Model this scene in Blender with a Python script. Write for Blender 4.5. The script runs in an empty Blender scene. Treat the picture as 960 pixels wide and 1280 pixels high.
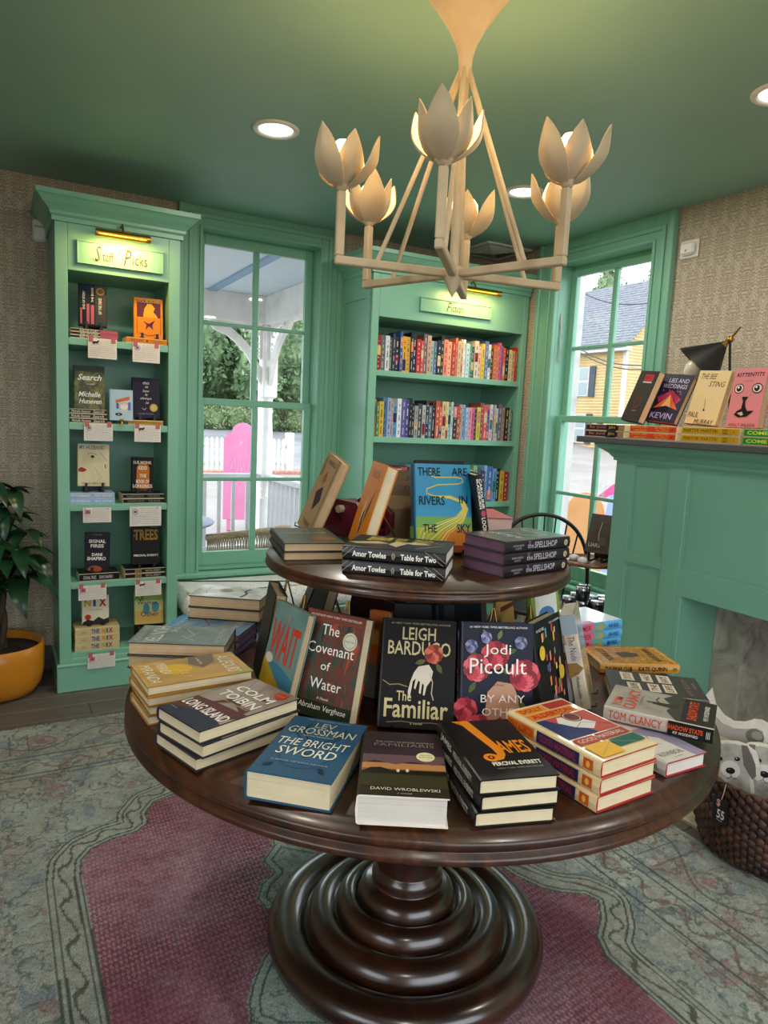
import bpy, math, random
import numpy as np
from mathutils import Matrix, Vector
PI = math.pi
random.seed(7)
scene = bpy.context.scene
COL = scene.collection

# ------------------------------------------------------------------ camera
FPX = 884.93
PITCH, ROLL, YAW = 0.12827, 0.04715, 0.50824
CAM = Vector((0, 0, 1.45))
_F = Vector((math.sin(YAW)*math.cos(PITCH), math.cos(YAW)*math.cos(PITCH), -math.sin(PITCH)))
_X0 = Vector((math.cos(YAW), -math.sin(YAW), 0)); _U0 = _X0.cross(_F)
_X = _X0*math.cos(ROLL) + _U0*math.sin(ROLL)
_U = _U0*math.cos(ROLL) - _X0*math.sin(ROLL)
cd = bpy.data.cameras.new('camera'); cam = bpy.data.objects.new('camera', cd); COL.objects.link(cam)
cam.matrix_world = Matrix(((_X.x, _U.x, -_F.x, CAM.x), (_X.y, _U.y, -_F.y, CAM.y), (_X.z, _U.z, -_F.z, CAM.z), (0, 0, 0, 1)))
cd.sensor_fit = 'VERTICAL'; cd.sensor_height = 36.0; cd.lens = FPX/1280*36; cd.clip_start = 0.02; cd.clip_end = 300
scene.camera = cam

# ------------------------------------------------------------------ world, exposure
scene.view_settings.view_transform = 'Standard'
scene.view_settings.look = 'None'
scene.view_settings.gamma = 1.0
scene.view_settings.use_curve_mapping = False
scene.view_settings.exposure = 0.2
world = bpy.data.worlds.new('overcast_sky'); scene.world = world; world.use_nodes = True
bg = world.node_tree.nodes['Background']
bg.inputs['Color'].default_value = (0.86, 0.93, 1.0, 1); bg.inputs['Strength'].default_value = 3.9

# ------------------------------------------------------------------ large lights of the room: recessed downlights are built with their lamps below
DOWN_W = 9.0       # watts of one recessed downlight
BULB_W = 3.9        # watts of one chandelier bulb
PICT_W = 2.0        # watts of one brass picture light

ZC = 2.60           # ceiling
YW = 4.20           # window wall (left in the photo)
XW = 3.13           # fireplace wall (right)
XL, YB = -2.1, -1.9

def ray(px, py):
    return (px-480)/FPX*_X - (py-640)/FPX*_U + _F
def onz(px, py, z):
    d = ray(px, py); return CAM + d*((z-CAM.z)/d.z)
def ony(px, py, y):
    d = ray(px, py); return CAM + d*((y-CAM.y)/d.y)
def onx(px, py, x):
    d = ray(px, py); return CAM + d*((x-CAM.x)/d.x)
def dep(px, py, t):
    return CAM + ray(px, py)*t

# ------------------------------------------------------------------ materials
def lin(h):
    h = h.lstrip('#'); r = [int(h[i:i+2], 16)/255 for i in (0, 2, 4)]
    return tuple(((c+0.055)/1.055)**2.4 if c > 0.04045 else c/12.92 for c in r) + (1,)
_M = {}
def mat(h, rough=0.5, metal=0.0, coat=0.0, name=None, spec=0.5):
    k = (h, rough, metal, coat, spec)
    if k in _M: return _M[k]
    m = bpy.data.materials.new(name or 'paint_'+h.lstrip('#')); m.use_nodes = True
    nt = m.node_tree; b = nt.nodes['Principled BSDF']
    b.inputs['Base Color'].default_value = lin(h); b.inputs['Roughness'].default_value = rough
    b.inputs['Metallic'].default_value = metal; b.inputs['Coat Weight'].default_value = coat
    b.inputs['Specular IOR Level'].default_value = spec
    _M[k] = m; return m
def nodes(name, rough=0.5, metal=0.0, coat=0.0, spec=0.5):
    m = bpy.data.materials.new(name); m.use_nodes = True; nt = m.node_tree
    b = nt.nodes['Principled BSDF']; b.inputs['Roughness'].default_value = rough
    b.inputs['Metallic'].default_value = metal; b.inputs['Coat Weight'].default_value = coat
    b.inputs['Specular IOR Level'].default_value = spec
    return m, nt, b
def N(nt, t, **kw):
    n = nt.nodes.new(t)
    for k, v in kw.items():
        if k.startswith('i_'): n.inputs[k[2:].replace('_', ' ')].default_value = v
        else: setattr(n, k, v)
    return n
def ramp(nt, fac, stops, interp='LINEAR'):
    r = nt.nodes.new('ShaderNodeValToRGB'); r.color_ramp.interpolation = interp
    e = r.color_ramp.elements
    while len(e) > 1: e.remove(e[-1])
    e[0].position = stops[0][0]; e[0].color = lin(stops[0][1])
    for p, c in stops[1:]:
        q = e.new(p); q.color = lin(c)
    nt.links.new(fac, r.inputs[0]); return r.outputs[0]
def coords(nt, scale=(1, 1, 1), kind='Object', rot=(0, 0, 0)):
    c = nt.nodes.new('ShaderNodeTexCoord'); mp = nt.nodes.new('ShaderNodeMapping')
    mp.inputs['Scale'].default_value = scale; mp.inputs['Rotation'].default_value = rot
    nt.links.new(c.outputs[kind], mp.inputs[0]); return mp.outputs[0]
def noise(nt, vec, scale, detail=3, rough=0.5, dist=0.0):
    n = N(nt, 'ShaderNodeTexNoise'); n.inputs['Scale'].default_value = scale; n.inputs['Detail'].default_value = detail
    n.inputs['Roughness'].default_value = rough; n.inputs['Distortion'].default_value = dist
    if vec is not None: nt.links.new(vec, n.inputs['Vector'])
    return n.outputs['Fac']
def bump(nt, b, fac, strength=0.2, dist=0.002):
    n = N(nt, 'ShaderNodeBump'); n.inputs['Strength'].default_value = strength; n.inputs['Distance'].default_value = dist
    nt.links.new(fac, n.inputs['Height']); nt.links.new(n.outputs[0], b.inputs['Normal'])
def math_(nt, op, a, b=None, c=None):
    n = nt.nodes.new('ShaderNodeMath'); n.operation = op
    for i, v in enumerate((a, b, c)):
        if v is None: continue
        if isinstance(v, (int, float)): n.inputs[i].default_value = v
        else: nt.links.new(v, n.inputs[i])
    return n.outputs[0]

def mk_noise(name, stops, scale=8, vscale=(1, 1, 1), rough=0.5, detail=4, coat=0, dist=0.0, bmp=0, metal=0, spec=0.5, kind='Object'):
    m, nt, b = nodes(name, rough, metal, coat, spec)
    f = noise(nt, coords(nt, vscale, kind), scale, detail, 0.55, dist)
    nt.links.new(ramp(nt, f, stops), b.inputs['Base Color'])
    if bmp: bump(nt, b, f, bmp)
    return m
M_PAINT = mk_noise('satin_green_paint', [(0.3, '#78b097'), (0.7, '#7db59c')], 3, rough=0.38)
M_CEIL = mk_noise('green_ceiling_paint', [(0.3, '#8cb4a3'), (0.7, '#91b9a8')], 2, rough=0.55)
M_DARKSHELF = mk_noise('mantel_slab_paint', [(0.3, '#4b4a4a'), (0.7, '#545252')], 6, rough=0.5)

def wallpaper():
    m, nt, b = nodes('floral_wallpaper', 0.75)
    c = nt.nodes.new('ShaderNodeTexCoord'); s = nt.nodes.new('ShaderNodeSeparateXYZ'); nt.links.new(c.outputs['Object'], s.inputs[0])
    hx = math_(nt, 'ADD', s.outputs[0], s.outputs[1])
    z = s.outputs[2]
    row = math_(nt, 'FLOOR', math_(nt, 'DIVIDE', z, 0.19))
    off = math_(nt, 'MULTIPLY', math_(nt, 'MODULO', row, 2.0), 0.05)
    u = math_(nt, 'PINGPONG', math_(nt, 'ADD', hx, off), 0.05)
    v = math_(nt, 'MULTIPLY', math_(nt, 'PINGPONG', z, 0.095), 1.0)
    cb = nt.nodes.new('ShaderNodeCombineXYZ'); nt.links.new(u, cb.inputs[0]); nt.links.new(v, cb.inputs[1])
    f = noise(nt, cb.outputs[0], 32, 2, 0.5, 1.8)
    w = math_(nt, 'ABSOLUTE', math_(nt, 'SUBTRACT', f, 0.5))
    vo = N(nt, 'ShaderNodeTexVoronoi'); vo.inputs['Scale'].default_value = 60; nt.links.new(cb.outputs[0], vo.inputs['Vector'])
    dots = math_(nt, 'LESS_THAN', vo.outputs['Distance'], 0.2)
    line = ramp(nt, w, [(0.0, '#ffffff'), (0.028, '#ffffff'), (0.05, '#000000'), (0.11, '#000000'), (0.135, '#ffffff')])
    mx = nt.nodes.new('ShaderNodeMix'); mx.data_type = 'RGBA'
    mx.inputs[6].default_value = lin('#998b76'); mx.inputs[7].default_value = lin('#cfc5b2')
    nt.links.new(math_(nt, 'MAXIMUM', math_(nt, 'MULTIPLY', line, 0.85), math_(nt, 'MULTIPLY', dots, 0.6)), mx.inputs[0])
    nt.links.new(mx.outputs[2], b.inputs['Base Color'])
    return m
M_PAPER = wallpaper()

def wood(name, dark, mid, light, rough=0.25, coat=0.5, vs=(6, 6, 1.2), sc=3):
    m, nt, b = nodes(name, rough, 0, coat)
    v = coords(nt, vs)
    f = noise(nt, v, sc, 6, 0.6, 1.2)
    f2 = noise(nt, coords(nt, (1, 1, 1)), 2.5, 2)
    mixf = math_(nt, 'ADD', math_(nt, 'MULTIPLY', f, 0.75), math_(nt, 'MULTIPLY', f2, 0.25))
    nt.links.new(ramp(nt, mixf, [(0.3, dark), (0.5, mid), (0.7, light)]), b.inputs['Base Color'])
    b.inputs['Coat Roughness'].default_value = 0.18
    bump(nt, b, f, 0.08, 0.001)
    return m
M_TABLE = wood('dark_walnut_stain', '#1a0b04', '#371a0a', '#5a2f14', 0.36, 0.28, (9, 1.4, 3))
M_TABLE2 = wood('dark_walnut_turned', '#140903', '#2e170b', '#4c2813', 0.3, 1.0, (3, 3, 8))
M_FLOOR = wood('grey_brown_floorboard', '#4f4944', '#5d5650', '#6a635c', 0.5, 0.0, (1.2, 9, 3))
M_STANDWOOD = wood('round_tray_wood', '#5a3a26', '#7c5236', '#94684a', 0.35, 0.2)
M_BRASS = mat('#b58b3a', 0.28, 1.0, name='aged_brass')
M_WIRE = mat('#8f6f38', 0.35, 1.0, name='dull_brass_wire')
M_BLACKM = mat('#0c0b0b', 0.4, 0.3, name='black_metal')
M_BLACK = mat('#0d0c0d', 0.45, name='black_plain')
M_WHITE = mat('#e9e7e2', 0.5, name='white_plastic')
M_CARD = mk_noise('white_card', [(0.3, '#ddd6cc'), (0.7, '#e6e0d6')], 30, rough=0.7)
M_PLASTER = mk_noise('chandelier_plaster', [(0.3, '#c9b391'), (0.7, '#d6c2a0')], 14, rough=0.7, bmp=0.25)
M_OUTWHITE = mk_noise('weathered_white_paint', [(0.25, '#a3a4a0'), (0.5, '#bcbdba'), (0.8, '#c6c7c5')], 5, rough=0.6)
def pages(name, c1, c2):
    m, nt, b = nodes(name, 0.85)
    v = coords(nt, (3, 3, 900)); f = noise(nt, v, 1.0, 2)
    f2 = noise(nt, coords(nt, (1, 1, 1)), 25, 2)
    nt.links.new(ramp(nt, math_(nt, 'ADD', math_(nt, 'MULTIPLY', f, 0.7), math_(nt, 'MULTIPLY', f2, 0.3)), [(0.2, c1), (0.55, c2)]), b.inputs['Base Color'])
    bump(nt, b, f, 0.3, 0.0005)
    return m
PG_CREAM = pages('cream_page_edges', '#c2b08e', '#e0d0ab')
PG_WHITE = pages('white_page_edges', '#bdb5ac', '#d8d0c7')
PG_TAN = pages('tan_page_edges', '#9a7e5c', '#c9ac84')
PG_PURPLE = pages('purple_sprayed_page_edges', '#4d3145', '#6b4a60')
PG_PINK = pages('pink_sprayed_page_edges', '#7d4a52', '#b07a80')

# ------------------------------------------------------------------ mesh builder
class MB:
    def __init__(s): s.v = []; s.f = []; s.m = []; s.mats = []; s.sm = []
    def mi(s, m):
        if m not in s.mats: s.mats.append(m)
        return s.mats.index(m)
    def add(s, vs, fs, m, M=None, smooth=False):
        o = len(s.v); k = s.mi(m)
        if M is not None: vs = [M @ Vector(p) for p in vs]
        s.v.extend([tuple(p) for p in vs])
        for f in fs: s.f.append(tuple(i+o for i in f)); s.m.append(k); s.sm.append(smooth)
        return s
    def box(s, a, b, m, M=None, bev=0.0):
        (x0, y0, z0), (x1, y1, z1) = a, b
        if x0 > x1: x0, x1 = x1, x0
        if y0 > y1: y0, y1 = y1, y0
        if z0 > z1: z0, z1 = z1, z0
        if bev <= 0:
            vs = [(x0, y0, z0), (x1, y0, z0), (x1, y1, z0), (x0, y1, z0), (x0, y0, z1), (x1, y0, z1), (x1, y1, z1), (x0, y1, z1)]
            return s.add(vs, [(0, 3, 2, 1), (4, 5, 6, 7), (0, 1, 5, 4), (1, 2, 6, 5), (2, 3, 7, 6), (3, 0, 4, 7)], m, M)
        e = min(bev, (x1-x0)/2.01, (y1-y0)/2.01, (z1-z0)/2.01)
        vs = []; 
        for sx, cx in ((-1, x0), (1, x1)):
            for sy, cy in ((-1, y0), (1, y1)):
                for sz, cz in ((-1, z0), (1, z1)):
                    vs += [(cx, cy-sy*e, cz-sz*e), (cx-sx*e, cy, cz-sz*e), (cx-sx*e, cy-sy*e, cz)]
        def I(x, y, z, k): return ((x*2+y)*2+z)*3+k
        fs = [(I(0,0,0,0), I(0,0,1,0), I(0,1,1,0), I(0,1,0,0)), (I(1,0,0,0), I(1,1,0,0), I(1,1,1,0), I(1,0,1,0)),
              (I(0,0,0,1), I(1,0,0,1), I(1,0,1,1), I(0,0,1,1)), (I(0,1,0,1), I(0,1,1,1), I(1,1,1,1), I(1,1,0,1)),
              (I(0,0,0,2), I(0,1,0,2), I(1,1,0,2), I(1,0,0,2)), (I(0,0,1,2), I(1,0,1,2), I(1,1,1,2), I(0,1,1,2))]
        for x in (0, 1):
            for y in (0, 1): 
                q = (I(x,y,0,0), I(x,y,0,1), I(x,y,1,1), I(x,y,1,0)); fs.append(q if (x ^ y) == 0 else q[::-1])
        for x in (0, 1):
            for z in (0, 1):
                q = (I(x,0,z,0), I(x,1,z,0), I(x,1,z,2), I(x,0,z,2)); fs.append(q if (x ^ z) == 0 else q[::-1])
        for y in (0, 1):
            for z in (0, 1):
                q = (I(0,y,z,1), I(0,y,z,2), I(1,y,z,2), I(1,y,z,1)); fs.append(q if (y ^ z) == 0 else q[::-1])
        for x in (0, 1):
            for y in (0, 1):
                for z in (0, 1):
                    q = (I(x,y,z,0), I(x,y,z,2), I(x,y,z,1)); fs.append(q if (x ^ y ^ z) == 0 else q[::-1])
        return s.add(vs, fs, m, M)
    def prism(s, poly, z0, z1, m, M=None, side=None):
        n = len(poly)
        a = sum(poly[i][0]*poly[(i+1) % n][1]-poly[(i+1) % n][0]*poly[i][1] for i in range(n))
        if a < 0: poly = poly[::-1]
        vs = [(x, y, z0) for x, y in poly] + [(x, y, z1) for x, y in poly]
        s.add(vs, [tuple(range(n-1, -1, -1)), tuple(range(n, 2*n))], m, M)
        return s.add(vs, [(i, (i+1) % n, n+(i+1) % n, n+i) for i in range(n)], side or m, M)
    def tube(s, pts, r, m, n=8, M=None, caps=True, closed=False):
        pts = [Vector(p) for p in pts]; rr = r if isinstance(r, (list, tuple)) else [r]*len(pts)
        vs = []; up = None; L = len(pts)
        for i, p in enumerate(pts):
            if closed: d = pts[(i+1) % L]-pts[i-1]
            else: d = pts[min(i+1, L-1)]-pts[max(i-1, 0)]
            d.normalize()
            if up is None: up = Vector((0, 0, 1)) if abs(d.z) < 0.9 else Vector((1, 0, 0))
            a = d.cross(up); a.normalize(); b = a.cross(d); up = b
            for k in range(n):
                t = 2*PI*k/n; vs.append(p + (a*math.cos(t)+b*math.sin(t))*rr[i])
        fs = []
        R = L if closed else L-1
        for i in range(R):
            j = (i+1) % L
            for k in range(n): fs.append((i*n+k, i*n+(k+1) % n, j*n+(k+1) % n, j*n+k))
        s.add(vs, fs, m, M, smooth=n > 5)
        if caps and not closed: s.add([vs[k] for k in range(n)], [tuple(range(n-1, -1, -1))], m, M); s.add([vs[(L-1)*n+k] for k in range(n)], [tuple(range(n))], m, M)
        return s
    def lathe(s, prof, m, n=32, M=None, smooth=True, arc=None):
        vs = []; L = len(prof)
        for i in range(n):
            t = 2*PI*i/n
            for r, z in prof: vs.append((r*math.cos(t), r*math.sin(t), z))
        fs = []
        for i in range(n):
            j = (i+1) % n
            for k in range(L-1): fs.append((i*L+k, j*L+k, j*L+k+1, i*L+k+1))
        return s.add(vs, fs, m, M, smooth)
    def grid(s, P, m, M=None, smooth=True):
        a, b = len(P), len(P[0]); vs = [p for r in P for p in r]
        fs = [(i*b+j, (i+1)*b+j, (i+1)*b+j+1, i*b+j+1) for i in range(a-1) for j in range(b-1)]
        return s.add(vs, fs, m, M, smooth)
    def mesh(s, name):
        me = bpy.data.meshes.new(name); me.from_pydata(s.v, [], s.f)
        for m in s.mats: me.materials.append(m)
        me.polygons.foreach_set('material_index', s.m); me.polygons.foreach_set('use_smooth', s.sm)
        me.update(); return me
def obj(name, mb, parent=None, loc=None, rz=0):
    me = mb.mesh(name) if isinstance(mb, MB) else mb
    o = bpy.data.objects.new(name, me); COL.objects.link(o)
    if parent is not None: o.parent = parent
    if loc is not None: o.location = loc
    o.rotation_euler.z = rz
    return o
def tag(o, label=None, cat=None, group=None, kind=None):
    if label: o['label'] = label
    if cat: o['category'] = cat
    if group: o['group'] = group
    if kind: o['kind'] = kind
    return o
def thing(name, label, cat, loc=(0, 0, 0), rz=0, group=None):
    o = bpy.data.objects.new(name, None); COL.objects.link(o); o.empty_display_size = 0.05
    o.location = loc; o.rotation_euler.z = rz
    return tag(o, label, cat, group)
def struct(name, mb, parent=None, loc=None):
    o = obj(name, mb, parent, loc)
    if parent is None: o['kind'] = 'structure'
    return o
def copy_tree(o, parent=None):
    c = o.copy(); COL.objects.link(c)
    if parent is not None: c.parent = parent
    for ch in o.children: copy_tree(ch, c)
    return c
T = Matrix.Translation
def R_(a, ax): return Matrix.Rotation(math.radians(a), 4, ax)

# ------------------------------------------------------------------ lettering and flat print
_TX = {}
def glyphs(s, bold=0.0, shear=0.0):
    k = (s, bold, shear)
    if k not in _TX:
        c = bpy.data.curves.new('lettering', 'FONT'); c.body = s; c.resolution_u = 2; c.offset = bold; c.shear = shear
        c.align_x = 'LEFT'
        o = bpy.data.objects.new('lettering', c); me = o.to_mesh()
        v = [tuple(p.co)[:2] for p in me.vertices]; f = [tuple(p.vertices) for p in me.polygons]
        o.to_mesh_clear(); bpy.data.objects.remove(o); bpy.data.curves.remove(c)
        x0 = min(p[0] for p in v); x1 = max(p[0] for p in v); y0 = min(p[1] for p in v); y1 = max(p[1] for p in v)
        _TX[k] = ([((x-x0)/(x1-x0), (y-y0)/(y1-y0)) for x, y in v], f)
    return _TX[k]
def ink(c): return c if not isinstance(c, str) else mat(c, 0.45, name='ink_'+c.lstrip('#'), spec=.18)
def prt(mb, items, W, H, M, lift=0.00012):
    """flat print in a W x H panel whose lower-left corner is M's origin"""
    z = lift
    for it in items:
        k = it[0]; z += lift
        if k == 't':      # text, string, x, y, w, h, colour, opts
            _, s, x, y, w, h, c = it[:7]; o = it[7] if len(it) > 7 else {}
            v, f = glyphs(s, o.get('b', 0.0), o.get('s', 0.0))
            rot = o.get('r', 0); ca, sa = math.cos(math.radians(rot)), math.sin(math.radians(rot))
            cx, cy = (x+w/2)*W, (y+h/2)*H; ww, hh = w*W, h*H
            if abs(rot) == 90: ww, hh = w*H*.6, h*W*1.6
            vs = []
            for a, b in v:
                dx, dy = (a-0.5)*ww, (b-0.5)*hh
                vs.append((cx+dx*ca-dy*sa, cy+dx*sa+dy*ca, z))
            mb.add(vs, f, ink(c), M)
        elif k == 'r':
            _, x0, y0, x1, y1, c = it; mb.add([(x0*W, y0*H, z), (x1*W, y0*H, z), (x1*W, y1*H, z), (x0*W, y1*H, z)], [(0, 1, 2, 3)], ink(c), M)
        elif k == 'e':
            _, x, y, rx, ry, c = it; n = 20
            mb.add([(x*W+rx*W*math.cos(2*PI*i/n), y*H+ry*H*math.sin(2*PI*i/n), z) for i in range(n)], [tuple(range(n))], ink(c), M)
        elif k == 'o':    # ring
            _, x, y, r, th, c = it; n = 24
            vs = [((x+q*math.cos(2*PI*i/n))*W, y*H+q*math.sin(2*PI*i/n)*W, z) for i in range(n) for q in (r, r-th)]
            mb.add(vs, [(2*i, 2*((i+1) % n), 2*((i+1) % n)+1, 2*i+1) for i in range(n)], ink(c), M)
        elif k == 'p':
            _, pts, c = it
            if sum(pts[i][0]*pts[(i+1) % len(pts)][1]-pts[(i+1) % len(pts)][0]*pts[i][1] for i in range(len(pts))) < 0: pts = pts[::-1]
            mb.add([(x*W, y*H, z) for x, y in pts], [tuple(range(len(pts)))], ink(c), M)
        elif k == 'l':    # polyline with width
            _, pts, wd, c = it
            q = [Vector((x*W, y*H)) for x, y in pts]; vs = []
            for i, p in enumerate(q):
                d = q[min(i+1, len(q)-1)]-q[max(i-1, 0)]; d.normalize(); nn = Vector((-d.y, d.x))*wd*W/2
                vs += [(p.x+nn.x, p.y+nn.y, z), (p.x-nn.x, p.y-nn.y, z)]
            mb.add(vs, [(2*i+1, 2*i+3, 2*i+2, 2*i) for i in range(len(q)-1)], ink(c), M)
        elif k == 'fl':   # flower: petals round a heart
            _, x, y, r, c1, c2 = it
            dk = '#%02x%02x%02x' % tuple(int(int(c1[i:i+2], 16)*.72) for i in (1, 3, 5))
            for ring, (rr, nn) in enumerate(((1.0, 9), (.80, 8), (.60, 7), (.42, 6), (.24, 5), (.1, 3))):
                for i in range(nn):
                    t = 2*PI*i/nn+ring*0.55; cc = (c1, c2, dk)[(i+ring) % 3]; px, py = x*W+math.cos(t)*r*rr*0.55*W, y*H+math.sin(t)*r*rr*0.55*W; q = r*(.12+rr*0.36)*W
                    mb.add([(px+q*math.cos(2*PI*j/10), py+q*math.sin(2*PI*j/10), z+ring*0.00008+i*0.000008) for j in range(10)], [tuple(range(10))], ink(cc), M)
            z += 0.0003
        elif k == 'lf':   # leaf
            _, x, y, L, a, c = it
            a = math.radians(a); pts = []
            for i in range(7):
                t = i/6; pts.append((t*L*W, math.sin(PI*t)*0.22*L*W))
            for i in range(5, 0, -1):
                t = i/6; pts.append((t*L*W, -math.sin(PI*t)*0.22*L*W))
            mb.add([(x*W+px*math.cos(a)-py*math.sin(a), y*H+px*math.sin(a)+py*math.cos(a), z) for px, py in pts][::-1], [tuple(range(len(pts)-1, -1, -1))], ink(c), M)

def art(name, stops, sc=12, vs=(1, 1, 1), rough=0.35, dist=1.0, detail=4):
    return mk_noise(name, stops, sc, vs, rough, detail, 0, dist)

def book(label, w, h, t, cover, spine=None, back=None, edge=None, pg=None, front=(), sp=(), hard=True, group=None, name='book', cat='book', wrapm=None):
    """local frame: x across the front cover (spine at -x), y up the cover, z thickness; front cover faces +z"""
    cm = ink(cover) if not isinstance(cover, str) else mat(cover, 0.42, name='cover_'+cover.lstrip('#'), spec=.18)
    sm = cm if spine is None else (spine if not isinstance(spine, str) else mat(spine, 0.36))
    bm = cm if back is None else (back if not isinstance(back, str) else mat(back, 0.36))
    em = cm if edge is None else (edge if not isinstance(edge, str) else mat(edge, 0.5))
    pg = pg or PG_CREAM
    root = thing(name, label, cat, group=group)
    c = MB(); b = 0.0026 if hard else 0.0006
    ov = 0.0035 if hard else 0.0
    W2, H2 = w/2, h/2
    out = [(W2, t), (-W2+0.005, t), (-W2+0.0015, t-0.0012), (-W2, t-0.004), (-W2-(0.002 if hard else 0), t/2), (-W2, 0.004), (-W2+0.0015, 0.0012), (-W2+0.005, 0), (W2, 0)]
    inn = [(W2, t-b), (-W2+0.005, t-b), (-W2+b+0.001, t-b-0.001), (-W2+b, t-0.004-b/2), (-W2+b, t/2), (-W2+b, 0.004+b/2), (-W2+b+0.001, b+0.001), (-W2+0.005, b), (W2, b)]
    n = len(out)
    def ring(y): return [(x, y, z) for x, z in out] + [(x, y, z) for x, z in inn]
    vs = ring(-H2) + ring(H2); o2 = 2*n
    for i in range(n-1):
        m = cm if i == 0 else (bm if i == n-2 else sm)
        c.add([vs[i], vs[i+1], vs[o2+i+1], vs[o2+i]], [(0, 3, 2, 1)], m, None, 1 <= i <= n-3)
        c.add([vs[n+i], vs[n+i+1], vs[o2+n+i+1], vs[o2+n+i]], [(0, 1, 2, 3)], em)
        for q, fl in ((0, 0), (o2, 1)):
            f = (0, 1, 2, 3) if not fl else (3, 2, 1, 0)
            c.add([vs[q+i], vs[q+i+1], vs[q+n+i+1], vs[q+n+i]], [f], em)
    for i in (0, n-1):
        f = (0, 1, 2, 3) if i == 0 else (3, 2, 1, 0)
        c.add([vs[i], vs[n+i], vs[o2+n+i], vs[o2+i]], [f], em)
    if front: prt(c, front, w-0.004, h, T((-W2+0.004, -H2, t)))
    if sp:    # spine panel: u runs from head (top) to foot, v across thickness upward to the front cover
        Ms = Matrix(((0, 0, -1, -W2-(0.0022 if hard else 0.0001)), (-1, 0, 0, H2), (0, 1, 0, 0), (0, 0, 0, 1)))
        prt(c, sp, h, t, Ms)
    co = obj('cover', c, root)
    p = MB(); p.box((-W2+b, -H2+ov, b), (W2-ov, H2-ov, t-b), pg)
    obj('page_block', p, root)
    root['_d'] = (w, h, t)
    return root
def flat(root, x, y, z, deg):
    root.location = (x, y, z); root.rotation_euler = (0, 0, math.radians(deg)); return root
def lean(root, x, y, z0, dirdeg, leandeg, roll=0):
    w, h, t = root['_d']; a = math.radians(dirdeg); th = math.radians(leandeg)
    d = Vector((math.cos(a), math.sin(a), 0)); Z = Vector((0, 0, 1))
    n = d*math.cos(th)+Z*math.sin(th); u = Z*math.cos(th)-d*math.sin(th); r = u.cross(n)
    if roll:
        q = math.radians(roll); r, u = r*math.cos(q)+u*math.sin(q), u*math.cos(q)-r*math.sin(q)
    o = Vector((x, y, z0+t*math.sin(th)+ (w/2*abs(math.sin(math.radians(roll))) if roll else 0)))
    L = o + u*h/2 - n*t
    root.matrix_world = Matrix(((r.x, u.x, n.x, L.x), (r.y, u.y, n.y, L.y), (r.z, u.z, n.z, L.z), (0, 0, 0, 1)))
    return root
def stack(root, x, y, z0, deg, n, labels, jit=1.0, group=None):
    """n copies from the table up; labels from the bottom up"""
    t = root['_d'][2]; rng = random.Random(hash((round(x, 2), round(y, 2))) % 999)
    for i in range(n):
        b = root if i == n-1 else copy_tree(root)
        dx, dy, da = ((0, 0, 0) if i == n-1 else (rng.uniform(-.004, .004)*jit, rng.uniform(-.004, .004)*jit, rng.uniform(-2, 2)*jit))
        flat(b, x+dx, y+dy, z0+i*(t+0.0004), deg+da)
        b['label'] = labels[i]
        if group: b['group'] = group

# ================================================================== THE SETTING
fl = MB(); fl.box((XL-.2, YB-.2, -.12), (XW+.7, YW+.2, -.012), mat('#2a2622', 0.8)); floor = struct('floor', fl)
ys = YB; i = 0; bw = 0.145
while ys < YW:
    y1 = min(ys+bw-0.002, YW)
    q = MB(); x = XL; k = 0; off = (i*0.77) % 1.6
    q.box((XL, ys, -.012), (XL+1.2+off, y1, 0), M_FLOOR, None, 0.0015); obj('floor_board', q, floor)
    q = MB(); q.box((XL+1.202+off, ys, -.012), (XW if ys > 1.95 else 2.26, y1, 0), M_FLOOR, None, 0.0015); obj('floor_board', q, floor)
    ys += bw; i += 1
ce = MB(); ce.box((XL-.2, YB-.2, ZC), (XW+.2, YW+.2, ZC+.12), M_CEIL); struct('ceiling', ce)

def wall_with_hole(name, axis, p0, p1, a0, a1, h0, h1, z0, z1, m):
    """wall slab between p0..p1 (thickness) running a0..a1, opening h0..h1 x z0..z1"""
    w = MB()
    def bx(a, b, za, zb):
        if axis == 'y': w.box((a, p0, za), (b, p1, zb), m)
        else: w.box((p0, a, za), (p1, b, zb), m)
    bx(a0, h0, 0, ZC); bx(h1, a1, 0, ZC); bx(h0, h1, 0, z0); bx(h0, h1, z1, ZC)
    return struct(name, w)
wall_with_hole('wall_window', 'y', YW, YW+.16, XL, XW+.16, 1.065, 1.80, .50, 2.49, M_PAPER)
wall_with_hole('wall_fireplace', 'x', XW, XW+.16, YB, YW, 2.765, 3.50, .50, 2.46, M_PAPER)
wall_with_hole('wall_left', 'x', XL-.16, XL, YB, YW, -1.4, .6, .9, 2.2, M_PAPER)
wall_with_hole('wall_back', 'y', YB-.16, YB, XL, XW+.16, -.6, 2.6, .45, 2.3, M_PAPER)
q = MB(); q.box((XL, YW-.018, 0), (.26, YW, .13), mat('#4a4038', 0.5)); struct('shadow_strip_window_wall', q)  # dark strip added to stand in for the shadow at the wall foot
q = MB(); q.box((XW-.018, 2.66, 0), (XW, 3.74, .14), M_PAINT); struct('baseboard_fireplace_wall', q)

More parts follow.
